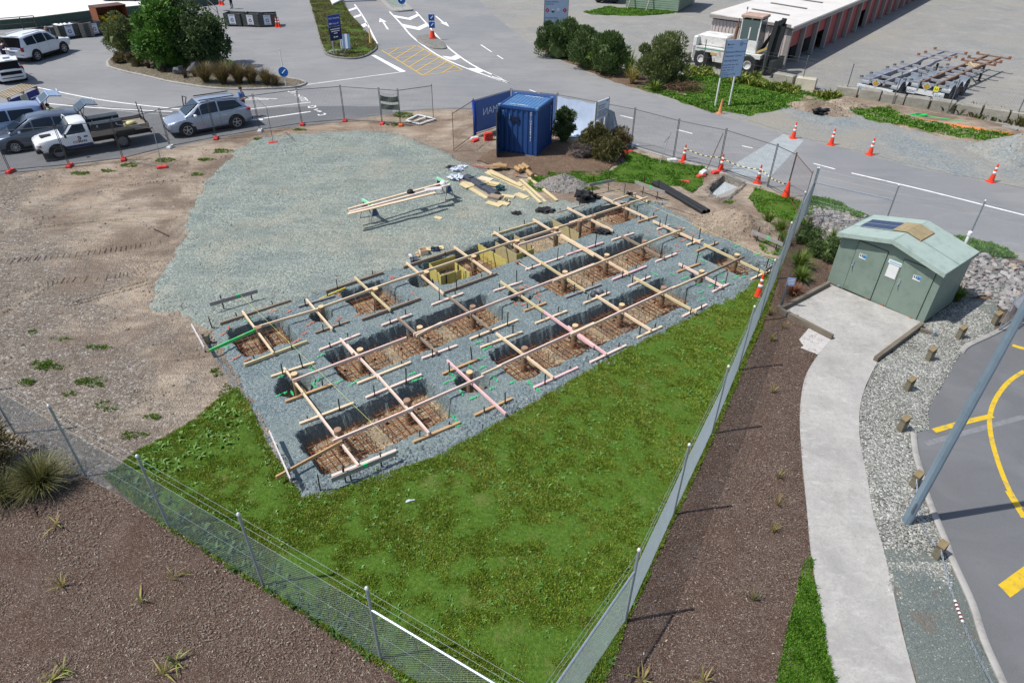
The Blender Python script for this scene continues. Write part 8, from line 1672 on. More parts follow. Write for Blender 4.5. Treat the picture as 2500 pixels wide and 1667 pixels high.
def brush():
    p=W('Z3',1690,800); t=thing('brush_pile','heap of dead brown branches beside the olive bush','brush pile',p); m=MB(); r=random.Random(4)
    for i in range(130):
        a=r.uniform(0,2*PI); c=Vector((r.gauss(0,.7),r.gauss(0,.35),r.uniform(.05,.6))); d=Vector((math.cos(a),math.sin(a)*.6,r.uniform(-.2,.3)))*r.uniform(.4,1.1); m.tube([c-d*.5,c+d*.1+Vector((0,0,.05)),c+d*.5],[.014,.011,.004],4)
    for v in range(len(m.v)): x,y,z=m.v[v]; m.v[v]=(x,y,max(.01,z))
    m.build('branches',wood('dead_branch',A(140,112,86,.75),A(100,78,58,.75)),t)['kind']='stuff'; crown(t,(0,0,.3),(1.,.5,.35),1400,.1,LV_brown,14,3,.1,3,.5,name='dead_leaves')
brush()
# --- by the container
bush('container_bush','dark green bush growing against the right side of the blue container','bush',W('Z3',625,1235),(.62,.6,1.9),5000,.12,LV_dark,80,.7,3,28,.34,.02,low=-.9)
for i,(x,y,rx,h,m_,l) in enumerate(((890,1290,.95,1.2,LV_bg,'brown-green bush behind the white site notice post'),(1010,1395,1.05,1.15,LV_bg,'wide brown-green bush in front of the site notice'),(1115,1290,.6,1.1,LV_brown,'brown bush next to the road fence by the site notice'))): bush('brown_bush',l,'bush',W('Z3',x,y),(rx,rx*.85,h),4500,.1,m_,84+i,.8,4,26,.34,.05,low=-.9)
bush('heather_bush','low grey-purple bush between the container and the site notice','shrub',W('Z3',775,1375),(.75,.55,.55),2200,.07,LV_grey,88,.6,4,16,.4,.07)
# --- garden by the toilet block
for i,(x,y,n,h,sp,m_,l) in enumerate(((75,520,120,.8,.55,LV_flax,'green-yellow flax on the grass beyond the wire fence'),(175,590,130,.85,.6,LV_flax,'green-yellow flax second along the garden bed'),(200,680,90,.75,.5,LV_flax,'green flax behind the profile board in the bed'),(330,880,170,.95,.75,LV_flax,'large yellow-edged flax beside the small post sign'),(345,985,150,.7,.55,LV_hedgeb if False else LV_flax,'dark green grassy clump above the red flax'),(285,1100,130,.6,.55,LV_flaxr,'red flax clump beside the sleeper edging'),(600,690,90,.95,.6,LV_flax,'flax clump against the toilet block wall'),(1650,1150,130,.75,.5,LV_flax,'green strap-leaved clump in the shade behind the toilet block'))): tussock('garden_flax',l,'flax',W('R1',x,y),n,h,sp,.035,m_,90+i,.05,.6)
for i,(x,y,r_,l) in enumerate(((410,665,.55,'round clipped green shrub behind the flax bed'),(565,790,.6,'round clipped green shrub next to the toilet block'),(480,770,.4,'small round green shrub between flax and toilet block'))): bush('clipped_shrub',l,'shrub',W('R1',x,y),(r_,r_,r_*1.5),3000,.06,LV_hedge,100+i,.5,3,22,.36,.05,low=-.9)
for k,x,y,l in (('R1',405,560,'dark square timber post among the rocks behind the shrubs'),): p=W(k,x,y); m=MB(); m.box((0,0,.3),(.16,.16,.7)); o=m.build('garden_post',M_boll); o.location=p; tag(o,l,'post')
# --- tussocks at the left
tussock('tussock','large brown-green tussock grass on the mulch beside the wire fence','tussock',W('L1',345,925),900,1.0,.95,.012,LV_tuss,110,.04,.55)
tussock('tussock','brown-green tussock at the edge of the mulch beyond the large one','tussock',W('L1',30,1010),600,.95,.8,.012,LV_tuss,111,.04,.55)
bush('dark_shrub','dark brown shrub mass behind the tussock grass','shrub',W('L1',10,800)+Vector((-.5,0,0)),(1.2,.8,1.3),5000,.1,LV_brown,112,.6,4,30,.34,.03,low=-.8)
# --- small plants in the mulch
SM=[('L2',372,225,LV_straw),('L2',400,620,LV_straw),('L2',400,1160,LV_flax),('L2',905,715,LV_straw),('L2',1050,1175,LV_straw),('L2',345,1215,LV_straw),('L2',1130,1100,LV_flax),('R3',330,125,LV_straw),('R3',290,340,LV_straw),('R3',120,900,LV_tuss),('L3',1790,1090,LV_straw),('L3',2150,1095,LV_straw),('F6',2150,1060,LV_straw),('R1',205,1380,LV_straw),('R1',115,1490,LV_straw),('R1',95,1260,LV_flax),('L2',1120,560,LV_straw),('F6',2130,760,LV_straw),('FU',1773,905,LV_straw),('FU',1786,1100,LV_straw)]
for i,(k,x,y,m_) in enumerate(SM):
    nr=k in('L2','L3'); tussock('mulch_plant','sparse pale %s seedling planted in the bark mulch %s'%('green' if m_ is LV_flax else 'straw-coloured','left of the lawn fence' if k=='L2' else 'between the fence and the footpath'),'seedling',W(k,x,y),random.randint(7,12) if nr else 22,.42 if nr else .35,.42 if nr else .2,.03 if nr else .012,m_,120+i,.03,.75 if nr else .3,'seedlings in the mulch')
# ================================================================ grass
def grass(name,label,polys,density,h,mat,seed=0,bl=3,z=.03,width=.008,patch=1.,parent=None,rag=0.):
    r=np.random.default_rng(seed+3); PX=[];PY=[]
    for poly in polys:
        P=[(p.x,p.y) for p in poly]; xs=[p[0] for p in P];ys=[p[1] for p in P]; ar=(max(xs)-min(xs))*(max(ys)-min(ys)); n=int(ar*density); X=r.uniform(min(xs),max(xs),n);Y=r.uniform(min(ys),max(ys),n); k=inpoly(X,Y,P); PX.append(X[k]);PY.append(Y[k])
    X=np.concatenate(PX);Y=np.concatenate(PY); n=len(X)
    nz=np.array([noise.noise(Vector((x*patch,y*patch,seed)))+.6*noise.noise(Vector((x*patch*3,y*patch*3,seed+3))) for x,y in zip(X,Y)]); kp=r.uniform(-.9,.9,n)<nz+.8; X,Y,nz=X[kp],Y[kp],nz[kp]; n=len(X)
    X=np.repeat(X,bl)+r.normal(0,.018,n*bl);Y=np.repeat(Y,bl)+r.normal(0,.018,n*bl); hh=h*np.repeat(np.clip(.65+nz*.75,.25,1.7),bl)*r.uniform(.5,1.25,n*bl); a=r.uniform(0,2*PI,n*bl); ln=r.uniform(.2,1.1,n*bl)*hh; w=width*r.uniform(.7,1.6,n*bl)
    dx,dy=np.cos(a),np.sin(a); b=np.stack([X,Y,np.full_like(X,z)],1); s=np.stack([-dy*w,dx*w,0*w],1); mid=b+np.stack([dx*ln*.35,dy*ln*.35,hh*.65],1); tip=b+np.stack([dx*ln,dy*ln,hh],1)
    V=np.stack([b-s,b+s,mid+s*.8,tip,mid-s*.8],1); N=len(X); F=np.arange(N*5).reshape(-1,5)
    o=mesh_np(name,V,F,mat,parent); o['kind']='stuff'
    if parent is None: tag(o,label,'grass')
    return o
LG=leaf_mat('lawn_blade',[(0,(.075,.15,.012)),(.35,(.155,.265,.02)),(.7,(.25,.36,.036)),(.93,(.36,.42,.07)),(1,(.54,.47,.2))],((.40,.40,.09),.6,.50,.68,.45))
LGf=leaf_mat('verge_blade',[(0,(.06,.15,.014)),(.5,(.11,.26,.022)),(1,(.19,.36,.04))],((.2,.2,.06),.5,.58,.72,.6)); LGi=leaf_mat('island_blade',[(0,(.06,.09,.018)),(.5,(.12,.15,.035)),(1,(.24,.22,.09))],((.26,.2,.085),.6,.42,.66,.7))
grass('lawn_grass','uneven bright green grass of the lawn between the fences and the dig',[LAWN],2500,.055,LG,1,3,.05,.0085,2.4)
grass('strip_grass','bright green grass strip beside the footpath',[GSTRIP],2600,.08,LGf,2,3,.05,.008,1.6)
def weeds(name,label,polys,n,size,mat,seed=0,z=.05,parent=None):
    r=np.random.default_rng(seed+9); V=[]
    P0=polys
    for poly in polys:
        P=[(p.x,p.y) for p in poly]; xs=[p[0] for p in P];ys=[p[1] for p in P]; X=r.uniform(min(xs),max(xs),n*3);Y=r.uniform(min(ys),max(ys),n*3); k=np.nonzero(inpoly(X,Y,P))[0][:n]
        for q in k:
            sz=size*r.uniform(.5,1.5); m_=r.integers(6,12)
            for j in range(m_):
                a=r.uniform(0,2*PI); d=np.array([math.cos(a),math.sin(a),0]); s=np.array([-d[1],d[0],0]); b=np.array([X[q],Y[q],z]); L=sz*r.uniform(.7,1.2); w=L*.16; up=np.array([0,0,L*r.uniform(.25,.7)])
                V+=[b-s*w*.3,b+s*w*.3,b+d*L*.55+up+s*w,b+d*L+up*.7,b+d*L*.55+up-s*w]
    o=mesh_np(name,V,np.arange(len(V)).reshape(-1,5),mat,parent); o['kind']='stuff'; tag(o,label,'weeds') if parent is None else None
weeds('lawn_weeds','broad-leaved weeds scattered through the lawn',[LAWN],2600,.065,leaf_mat('weed_leaf',[(0,(.07,.17,.02)),(.6,(.13,.27,.04)),(1,(.22,.37,.09))]),1,.055)
weeds('tall_weeds','larger leafy weeds near the ends of the lawn',[FUp([(320,1040),(420,990),(540,920),(560,1010),(420,1100),(330,1110)])],90,.13,leaf_mat('weed_leaf',[]),2,.05)
# lush weeds along the wire fence
FENL=FUp([(230,1080),(290,1090),(640,1310),(900,1500),(880,1530),(600,1345),(390,1212)]); weeds('fence_weeds','lush weeds growing along the wire fence by the mulch',[FENL],420,.13,leaf_mat('fence_weed_leaf',[(0,(.03,.08,.014)),(.6,(.06,.14,.03)),(1,(.12,.22,.06))]),4)
# verge grasses
VG=[FUp([(1425,340),(1500,370),(1618,388),(1612,425),(1590,445),(1560,430),(1470,425),(1400,418),(1330,425),(1240,440),(1200,425),(1255,400),(1400,398),(1440,375)]),FUp([(1735,435),(1800,455),(1872,478),(1850,520),(1790,505),(1740,490),(1720,460)]),WL('R1',[(430,285),(590,300),(920,440),(830,470),(640,400),(420,400),(400,330)]),WL('R1',[(1620,610),(1700,610),(2060,710),(2160,790),(2000,790),(1700,690)]),FUp([(1740,560),(1800,560),(1790,590),(1750,585)])]
sheet('verge_turf',VG[0],M_lawn,.06,res=.5,amp=.04,rag=.18,step=.25,seed=11); sheet('verge_turf',VG[1],M_lawn,.065,res=.5,amp=.04,rag=.15,step=.25,seed=12); sheet('verge_turf',VG[2],M_lawn,.06,rag=.1,step=.25,seed=13); sheet('verge_turf',VG[3],M_lawn,.06,rag=.1,step=.25,seed=14)
grass('verge_grass','bright green grass between the site fence, the dig and the road',VG,420,.1,LGf,5,3,.07,.014,1.2)
FG=[FUp([(1555,178),(1600,168),(1700,182),(1830,208),(1885,222),(1850,243),(1760,258),(1720,268),(1640,248),(1580,226)]),WL('Z4',[(870,862),(1180,850),(1330,920),(1600,980),(2240,1088),(2500,1130),(2500,1180),(1950,1115),(1600,1062),(1300,992),(1000,932)]),WL('Z4',[(560,740),(820,760),(720,815),(600,795)]),WL('Z3',[(800,112),(1000,70),(1500,90),(1610,117),(1300,142),(900,132)]),WL('Z3',[(1250,760),(1500,835),(1700,905),(1830,955),(1910,985),(2010,965),(1900,890),(1750,840),(1650,830),(1400,765)])]
for i,p in enumerate(FG): sheet('verge_turf',p,M_lawn,.02,res=1.,amp=.05,rag=.35,step=.4,seed=20+i)
grass('far_verge_grass','green grass of the verges across the road',FG,130,.16,LGf,6,3,.05,.03,.7)
WF=[WL('Z4',[(0,600),(150,610),(350,680),(480,720),(440,760),(250,720),(0,660)]),WL('Z4',[(560,745),(820,760),(720,805)]),WL('Z3',[(1640,600),(1900,620),(1960,680),(1700,690)]),WL('Z3',[(2000,700),(2227,700),(2227,740),(2050,740)])]
grass('wild_flowers','yellow-flowered weeds before the container handler and blocks',WF,60,.45,leaf_mat('flower_weed',[(0,(.06,.12,.02)),(.5,(.14,.22,.03)),(.75,(.3,.34,.07)),(1,(.6,.52,.12))]),7,4,.05,.05,.9)
grass('island_grass','dry green grass of the long traffic island',[TRIs],120,.12,LGi,8,3,.14,.03,.6)
WB=[[Vector((a.x,a.y,0)) for a in (W('Z4',1250,800),W('Z4',1480,860),W('Z4',1700,900),W('Z4',2240,1000),W('Z4',2240,930),W('Z4',1700,860))]]
grass('block_weeds','tall dry weeds growing along the concrete blocks',WB,40,.5,LGi,9,4,.02,.03,1.1)
# weeds in bare earth
PT=[]
for x,y,rx,ry in ((110,842,50,14),(225,800,40,12),(215,880,48,15),(250,935,34,14),(140,782,30,8),(160,905,24,9),(60,880,30,9),(300,1000,38,14),(350,960,30,10),(380,370,34,6),(300,382,28,7),(510,350,34,8),(470,368,24,6),(180,400,30,6),(600,322,24,5),(925,265,34,8),(905,288,24,6),(690,300,20,4),(1130,370,24,6),(520,905,20,26),(70,765,26,6),(455,402,16,5),(250,395,20,5),(1350,435,30,8),(1480,470,40,9),(1680,470,26,9),(500,860,14,16)):
    PT.append([W('FU',x+rx*math.cos(a)*random.uniform(.5,1.1),y+ry*math.sin(a)*random.uniform(.5,1.1)) for a in np.linspace(0,2*PI,9)[:-1]])
grass('earth_weeds','patches of green weeds sprouting in the bare earth',PT,330,.08,leaf_mat('earth_weed_blade',[(0,(.08,.16,.02)),(.6,(.15,.26,.035)),(1,(.26,.34,.09))]),10,4,.03,.012,3.)
# dry chips on the mulch and clods on the earth
def chips(name,label,poly,n,L,mat,z,seed):
    r=np.random.default_rng(seed); P=[(p.x,p.y) for p in poly]; xs=[max(-17,min(20,p[0])) for p in P];ys=[max(2,p[1]) for p in P]; X=r.uniform(min(xs),max(xs),n);Y=r.uniform(min(ys),max(ys),n); k=inpoly(X,Y,P); X,Y=X[k],Y[k]; m=len(X); a=r.uniform(0,PI,m); l=L*r.uniform(.4,1.3,m); w=l*r.uniform(.15,.4,m); d=np.stack([np.cos(a),np.sin(a),r.normal(0,.25,m)],1)*l[:,None]; s=np.stack([-np.sin(a),np.cos(a),r.normal(0,.3,m)],1)*w[:,None]; b=np.stack([X,Y,np.full(m,z)+r.uniform(0,.025,m)],1)
    o=mesh_np(name,np.stack([b-d-s,b+d-s,b+d+s,b-d+s],1),np.arange(m*4).reshape(-1,4),mat); o['kind']='stuff'; tag(o,label,'bark chips')
CH=stone_mat('bark_chip',[(0,A(80,66,58)),(.45,A(116,99,88)),(.8,A(140,122,110)),(.95,A(164,148,134)),(1,A(222,210,194))])
chips('bark_chips','bark chips covering the bed left of the lawn fence',MULCHL,70000,.019,CH,.065,1); chips('bark_chips','bark chips covering the bed beside the footpath',MULCHR,30000,.019,CH,.055,2)
r_=np.random.default_rng(5); DG=FUp([(0,410),(264,372),(540,330),(500,395),(430,510),(345,690),(480,735),(470,800),(520,880),(420,985),(300,1090),(200,1120),(0,1050),(-150,980),(-150,440)]); P=[(p.x,p.y) for p in DG]; X=r_.uniform(-24,-2,14000);Y=r_.uniform(9,34,14000); k=inpoly(X,Y,P)
stones('earth_clods',[(x,y,.03) for x,y in zip(X[k],Y[k])],[random.uniform(.012,.035) if random.random()<.9 else random.uniform(.04,.09) for _ in range(int(k.sum()))],stone_mat('earth_clod',[(0,A(98,84,72)),(.5,A(142,124,106)),(.85,A(164,150,132)),(1,A(200,194,184))]),'stones and clods strewn over the bare earth')

# tyre and track marks pressed in the bare earth
def tracks():
    V=[];F=[]
    for pts,tw,n in (([(0,640),(110,632),(230,618),(330,604),(415,588)],.42,1),([(60,712),(140,690),(250,680),(330,668),(410,640)],.42,1),([(170,748),(270,722),(372,692)],.12,0),([(110,555),(200,545),(300,538)],.12,0),([(160,745),(262,716),(365,684)],.12,0),([(120,700),(60,735),(0,765)],.3,1),([(240,470),(330,452),(440,440)],.2,1)):
        L=[Vector((p.x,p.y)) for p in smoothline(WL('PX',pts),8)]; L=resample(L,.11 if n else .06,False)
        for i in range(len(L)-1):
            d=(L[i+1]-L[i]).normalized(); s=Vector((-d.y,d.x)); w=tw*random.uniform(.7,1.05); c=L[i]+s*random.gauss(0,.02); t=.035 if n else .07; h=random.uniform(.02,.04); o=len(V)
            if n and random.random()<.2: continue
            for sx,sy,z in ((-1,-1,.02),(1,-1,.02),(1,1,.02),(-1,1,.02),(-.6,-.9,.03+h),(.6,-.9,.03+h),(.6,.9,.03+h),(-.6,.9,.03+h)): q=c+d*(sx*t)+s*(sy*w/2); V.append((q.x,q.y,z))
            F+=[(o+4,o+5,o+6,o+7),(o,o+1,o+5,o+4),(o+1,o+2,o+6,o+5),(o+2,o+3,o+7,o+6),(o+3,o,o+4,o+7)]
    o=mesh_np('track_marks',V,F,M_dirt); o['kind']='stuff'; tag(o,'caterpillar and tyre tracks pressed into the bare earth','tracks')
tracks()
# ================================================================ site clutter
# ---- saw horses with planks
def sawhorse(k,x,y,label):
    p=W(k,x,y); t=thing('sawhorse',label,'sawhorse',p,FA-PI/2+.08); m=MB(); m.bar(Vector((-.5,0,.8)),Vector((.5,0,.8)),.1,.1); m.build('top_beam',M_mint,t)
    for sx in (-.38,.38):
        for sy in (-1,1): m=MB(); m.bar(Vector((sx,sy*.05,.78)),Vector((sx*1.12,sy*.3,.0)),.07,.035); m.build('leg',M_grey,t)
        m=MB(); m.slab([(sx*1.02,-.08,.72),(sx*1.02,.08,.72),(sx*1.08,.2,.4),(sx*1.08,-.2,.4)],.02); m.build('gusset',mk('blue_ply',A(64,96,140,.8),.6,var=.15),t)
M_mint=mk('mint_green_paint',A(150,220,180,.85),.6,var=.1)
SA=W('FU',850,520); SB=W('FU',1022,466); sawhorse('FU',852,508,'sawhorse with mint green beam carrying the plank ends towards the bare earth'); sawhorse('FU',1020,455,'sawhorse with mint green beam carrying the plank ends by the timber stack')
for i,(p,q,w,m_,l) in enumerate((((800,480),(1030,417),.1,M_pine,'long pale plank on the sawhorses, nearest the container'),((803,487),(1034,424),.1,M_pink,'long pinkish plank in the middle of the sawhorses'),((800,492),(1000,443),.14,M_pine,'wide pale plank on the dig side of the sawhorses'))):
    timber('plank','FU',p,q,.885,w,.045,m_,l,'planks on the sawhorses','plank')
timber('plank','F2',(570,262),(730,240),.93,.3,.02,M_white_board,'white panel lying across the sawhorse planks',None,'panel')
def helmet(k,x,y,z,mt,label):
    p=W(k,x,y,z); t=thing('hard_hat',label,'hard hat',p); m=MB(); m.lathe([(.15,0),(.14,.05),(.12,.1),(.07,.14),(.01,.155)],n=14); m.build('shell',mt,t,smooth=True); m=MB(); m.lathe([(.17,-.01),(.17,.01)],(.03,0,0),14); m.build('brim',mt,t)
helmet('F2',420,290,.91,M_blk,'black hard hat on the sawhorse planks'); helmet('F2',750,205,.91,M_whp,'white hard hat on the sawhorse planks by the timber stack')
# ---- timber stack (each board a thing)
BD=[((1190,82),(1590,268),.3,.04,.10,M_treat),((1215,66),(1565,243),.25,.04,.14,M_treat),((1240,90),(1540,225),.2,.04,.19,M_treat),((1530,158),(1782,385),.14,.045,.10,M_treat),((1512,185),(1732,392),.14,.045,.14,M_treat),((1615,140),(1897,370),.15,.045,.09,M_treat),((1025,240),(1205,345),.3,.03,.12,M_treat),((1115,138),(1235,168),.42,.04,.12,M_pine),((1190,190),(1325,218),.35,.04,.12,M_treat),((1200,200),(1330,225),.3,.04,.17,M_treat),((1185,182),(1315,205),.3,.04,.22,M_treat),((930,195),(1065,215),.4,.04,.12,M_treat),((945,205),(1010,240),.3,.04,.16,M_treat),((1215,325),(1325,345),.4,.12,.15,M_aged),((1190,385),(1330,425),.3,.04,.11,M_treat),((1300,385),(1410,410),.3,.04,.12,M_treat),((1335,318),(1468,335),.28,.04,.12,M_treat),((1490,300),(1590,345),.35,.04,.11,M_treat),((1590,365),(1620,350),.1,.04,.1,M_treat),((665,535),(735,553),.2,.03,.12,M_treat),((560,865),(755,840),.3,.03,.13,M_treat),((750,45),(978,10),.1,.05,.1,M_aged)]
for i,(p,q,w,h,z,m_) in enumerate(BD):
    l=['wide treated board at the bottom of the long stack','wide treated board in the middle of the long stack','treated board on top of the long stack','long treated stud leaning off the stack towards the gravel heap','long treated stud beside the leaning one','single long treated stud lying out on the grass','short wide treated board beside the black wrapped bundle','pale offcut lying next to the long stack','offcut at the bottom of the small offcut pile','offcut in the middle of the small offcut pile','offcut on top of the small offcut pile','wide offcut beside the sawhorse end','small offcut on another by the sawhorse end','thick brown offcut block before the black bundle','flat treated offcut lying at the stack corner on gravel','second flat treated offcut at the stack corner','flat offcut behind the brown blocks','square treated offcut under the leaning studs','tiny treated offcut beside the square one','lone small offcut on the open gravel platform','yellow offcut lying behind the batten by the formwork','thin grey board lying beyond the timber stack'][i]
    timber('timber_board','F2',p,q,z,w,h,m_,l,'treated boards lying about','board')
for i in range(4):
    p=W('F2',1345+i*22,335+i*14,.14); m=MB(); m.box((0,0,0),(.18,.07,.1)); o=m.build('timber_block',M_treat if i%2 else M_aged); o.location=p; o.rotation_euler=(0,0,1.1+.1*i); tag(o,'small sawn block in the row of blocks before the black bundle','block','sawn blocks')
def bundle():
    a,b=W('F2',985,118,.2),W('F2',1290,295,.2); t=thing('wrapped_bundle','long black wrapped bundle of membrane lying by the timber','bundle',((a.x+b.x)/2,(a.y+b.y)/2,.08)); m=MB(); d=(b-a).normalized(); n=Vector((-d.y,d.x,0)); rings=[]
    for i in range(12):
        u=i/11; c=a.lerp(b,u); k=1+.12*math.sin(i*2.1); rings.append([tuple(c+n*(x*.22*k)+Vector((0,0,z*.13-.05))) for x,z in((-1,-.6),(-.9,.4),(-.3,.9),(.3,.95),(.9,.4),(1,-.6))])
    m.loft(rings); m.build('wrap',mk('dark_membrane',(.05,.055,.07),.35,var=.2,spec=.5),t,world=True); 
    for u in (.2,.6): c=a.lerp(b,u); m=MB(); m.bar(c-n*.24+Vector((0,0,.09)),c+n*.24+Vector((0,0,.09)),.04,.02); m.build('strap',M_blk,t,world=True)
    for k,off in ((0,-.35),(1,-.45)): m=MB(); m.bar(a+n*off-Vector((0,0,.08)),b+n*off-Vector((0,0,.08)),.05,.04); o=m.build('steel_strip',M_aged); tag(o,'thin brown strip lying %s the black bundle'%('beside' if k==0 else 'further out beside'),'strip')
bundle()
def bag(k,x,y,s,mt,label,cat='bag',z=.1,fl=.6):
    p=W(k,x,y); m=MB(); m.blob((0,0,s*fl*.5),(s,s*.75,s*fl*.8),int(x),3,.55,3.2,flat=-.02); m.tube([(-s*.4,0,s*fl*.7),(-s*.2,.03,s*fl*1.35),(s*.2,0,s*fl*1.3),(s*.45,0,s*fl*.6)],.018,5); o=m.build('tool_bag' if cat=='bag' else 'crumpled_wrap',mt); o.location=(p.x,p.y,z-.02); tag(o,label,cat)
M_wrap=mk('clear_wrap',A(206,214,228,.85),.35,var=.15,scale=9)
bag('F2',880,90,.28,M_wrap,'crumpled white and blue wrap at the head of the black bundle','wrap',.1,.5); bag('F2',885,175,.3,M_wrap,'translucent crumpled wrap by the sawhorse planks','wrap',.1,.6); bag('F2',940,55,.22,M_wrap,'small crumpled white wrap beyond the black bundle','wrap',.1,.4); bag('F2',825,55,.2,M_blk,'black cloth lying beside the white wrap','wrap',.1,.3)
bag('F2',2180,380,.42,M_blk,'black tool bag standing at the far edge of the pits','bag',.08,.8); bag('F2',1765,500,.35,M_blk,'flat black tool bag on the gravel beside the batten','bag',.1,.35); bag('F2',1490,520,.2,M_blk,'small dark tool on the open gravel near the pits','bag',.1,.3); bag('F3',455,640,.32,M_blk,'black cable heap on the gravel between two pits','bag',.08,.4); bag('F3',400,330,.16,M_blk,'small black tool at the far pit edge','bag',.08,.7); bag('F3',690,340,.14,M_blk,'small black drill standing at the far end pile','bag',.3,.8); bag('F3',995,370,.2,mk('grey_hose',A(150,156,156,.8),.5),'coiled grey hose at the corner of the gravel','bag',.05,.35)
helmet('F3',375,1195,.1,mk('dark_hat',(.06,.06,.065),.4),'dark hard hat lying on gravel in the lawn row'); helmet('F3',420,1170,.1,mk('grey_hat',A(120,124,128,.8),.3),'grey hard hat lying beside the dark one'); bag('F2',1320,285,.2,mk('teal_tool',A(30,80,84,.8),.5),'dark green power tool on the end of the black bundle','bag',.2,.5); bag('F2',680,890,.2,mk('navy_tool',A(40,56,74,.8),.5),'navy power tool behind the batten by the formwork','bag',.1,.4)
# small cartons by the formwork
for k,x,y,s,mt,l in (('F2',555,905,(.3,.25,.2),M_pine,'open pale carton behind the formwork batten'),('F2',460,980,(.32,.22,.14),M_galv,'grey plastic tub beside the formwork batten'),('F2',430,945,(.1,.5,.04),M_white_board,'pale offcut leaning on the formwork batten'),('F2',490,925,(.08,.35,.06),M_brownw,'brown offcut behind the formwork batten')):
    p=W(k,x,y,.1); t=thing('carton' if 'carton' in l or 'tub' in l else 'offcut',l,'carton' if 'carton' in l or 'tub' in l else 'offcut',p,.4)
    if 'carton' in l or 'tub' in l:
        for dx,dy,sx,sy in ((-s[0]/2,0,.012,s[1]),(s[0]/2,0,.012,s[1]),(0,-s[1]/2,s[0],.012),(0,s[1]/2,s[0],.012)): m=MB(); m.box((dx,dy,s[2]/2),(sx,sy,s[2])); m.build('side',mt,t)
        m=MB(); m.box((0,0,.006),(s[0],s[1],.012)); m.build('base',mt,t)
    else: m=MB(); m.box((0,0,s[2]/2),s); m.build('board',mt,t); m=MB(); m.box((0,.05,s[2]+.012),(s[0]*1.05,.05,.02)); m.build('cleat',mt,t)
# yellow level by the first pits
timber('spirit_level','F1',(1360,540),(1625,425),.13,.04,.06,mk('level_yellow',A(226,206,80,.85),.4),'yellow spirit level lying beside a batten at the platform row',None,'level')
# hammer
p=W('F2',1570,1040,.1); t=thing('sledge_hammer','sledge hammer lying on gravel beside a batten in the middle row','hammer',p,-.9); m=MB(); m.tube([(-.35,0,.02),(.3,0,.03)],.018,6); m.build('handle',M_pink,t); m=MB(); m.box((-.38,0,.03),(.07,.18,.07)); m.build('head',M_rust,t,bevel=.01)
# ---- poles and pipes
for i,(p,q,r_,l) in enumerate((((1255,22),(1392,28),.13,'thick treated pole lying at the garden soil'),((1480,40),(1530,70),.11,'short post offcut lying first in the row of posts'),((1520,25),(1570,60),.11,'short post offcut lying second in the row of posts'),((1555,10),(1615,50),.11,'short post offcut lying third in the row of posts'),((1600,75),(1650,122),.11,'short dark post offcut lying below the row of posts'))):
    a,b=W('F2',*p,r_+.08),W('F2',*q,r_+.08); m=MB(); m.tube([a,b],r_,12); tag(m.build('post_offcut',[wood('post_wood',A(190,158,112,.8),A(150,118,80,.8))],autosmooth=40),l,'post')
for i,off in enumerate((-.12,.12)):
    a,b=W('F3',935,172,.17),W('F3',1395,440,.17); d=(b-a).normalized(); n=Vector((-d.y,d.x,0)); m=MB(); a=a+n*off;b=b+n*off; m.tube([a,b],.115,14,cap=False); m.tube([b,a],.095,14,cap=False); 
    pts=[]
    tag(m.build('drain_pipe',mk('black_pipe',(.02,.021,.022),.45,var=.2),smooth=True),'long black drain pipe lying %s'%('on the side nearer the trench' if i==1 else 'on the side nearer the dig'),'pipe')
for i in range(6): a=W('F2',1025+i*6,8+i*4,.12); m=MB(); m.tube([a,a+Vector((.9,-.25,.02*i-.02))],.012,4); tag(m.build('copper_rod',mk('rust_red_rod',A(160,84,70,.8),.6)),'thin rust-red rod in the small bundle by the garden soil','rod','rust-red rods')
for i in range(5): p=W('F2',1190+i*14,35+(i%3)*10,.14); m=MB(); m.slab([p,p+Vector((.5,.1*i-.2,.06)),p+Vector((.45,.2+.1*i,.1)),p+Vector((-.05,.22,.03))],.02); tag(m.build('bark_slab',M_pile),'curled brown bark slab beside the thick pole','bark','bark slabs')
p=W('F2',1500,122,.1); t=thing('hand_saw','hand saw with an orange grip on the grass by the heap','saw',p,-.1); m=MB(); m.box((.25,0,.02),(.5,.09,.004)); m.build('blade',M_galv,t); m=MB(); m.box((-.07,0,.025),(.14,.1,.03)); m.build('handle',M_or,t,bevel=.01)
# ---- heaps
def heap(name,label,c,rx,ry,h,mat,seed,rz=0,n=34,smat=None):
    m=MB(); vs=[];N=n
    for j in range(N+1):
        for i in range(N+1):
            x=-1.4+2.8*i/N;y=-1.4+2.8*j/N; rr=math.hypot(x,y); a=math.atan2(y,x); k=1+.28*noise.noise(Vector((math.cos(a)*1.3,math.sin(a)*1.3,seed))); q=max(0,1-rr/k)
            z=h*(q**.85)*(1+.35*noise.noise(Vector((x*2.2,y*2.2,seed+3))))+.05*noise.noise(Vector((x*9,y*9,seed+5)))*min(1,q*4)+random.gauss(0,.012)*min(1,q*5)-(.06 if q<=0 else 0)
            v=Matrix.Rotation(rz,3,'Z')@Vector((x*rx,y*ry,z)); vs.append((c.x+v.x,c.y+v.y,.02+z))
    m.add(vs,[(j*(N+1)+i,j*(N+1)+i+1,(j+1)*(N+1)+i+1,(j+1)*(N+1)+i) for j in range(N) for i in range(N)]); o=m.build(name,mat,smooth=False); tag(o,label,'heap')
    pts=[];sz=[]
    for q in range(900): i=random.randrange(len(vs)); 
    for q in range(900):
        v=vs[random.randrange(len(vs))]
        if v[2]>.05: pts.append((v[0]+random.gauss(0,.04),v[1]+random.gauss(0,.04),v[2]+.01)); sz.append(random.uniform(.015,.05))
    so=stones('heap_stones',pts,sz,smat,None,None); so.parent=o
    for q in ('label','category'):
        if q in so: del so[q]
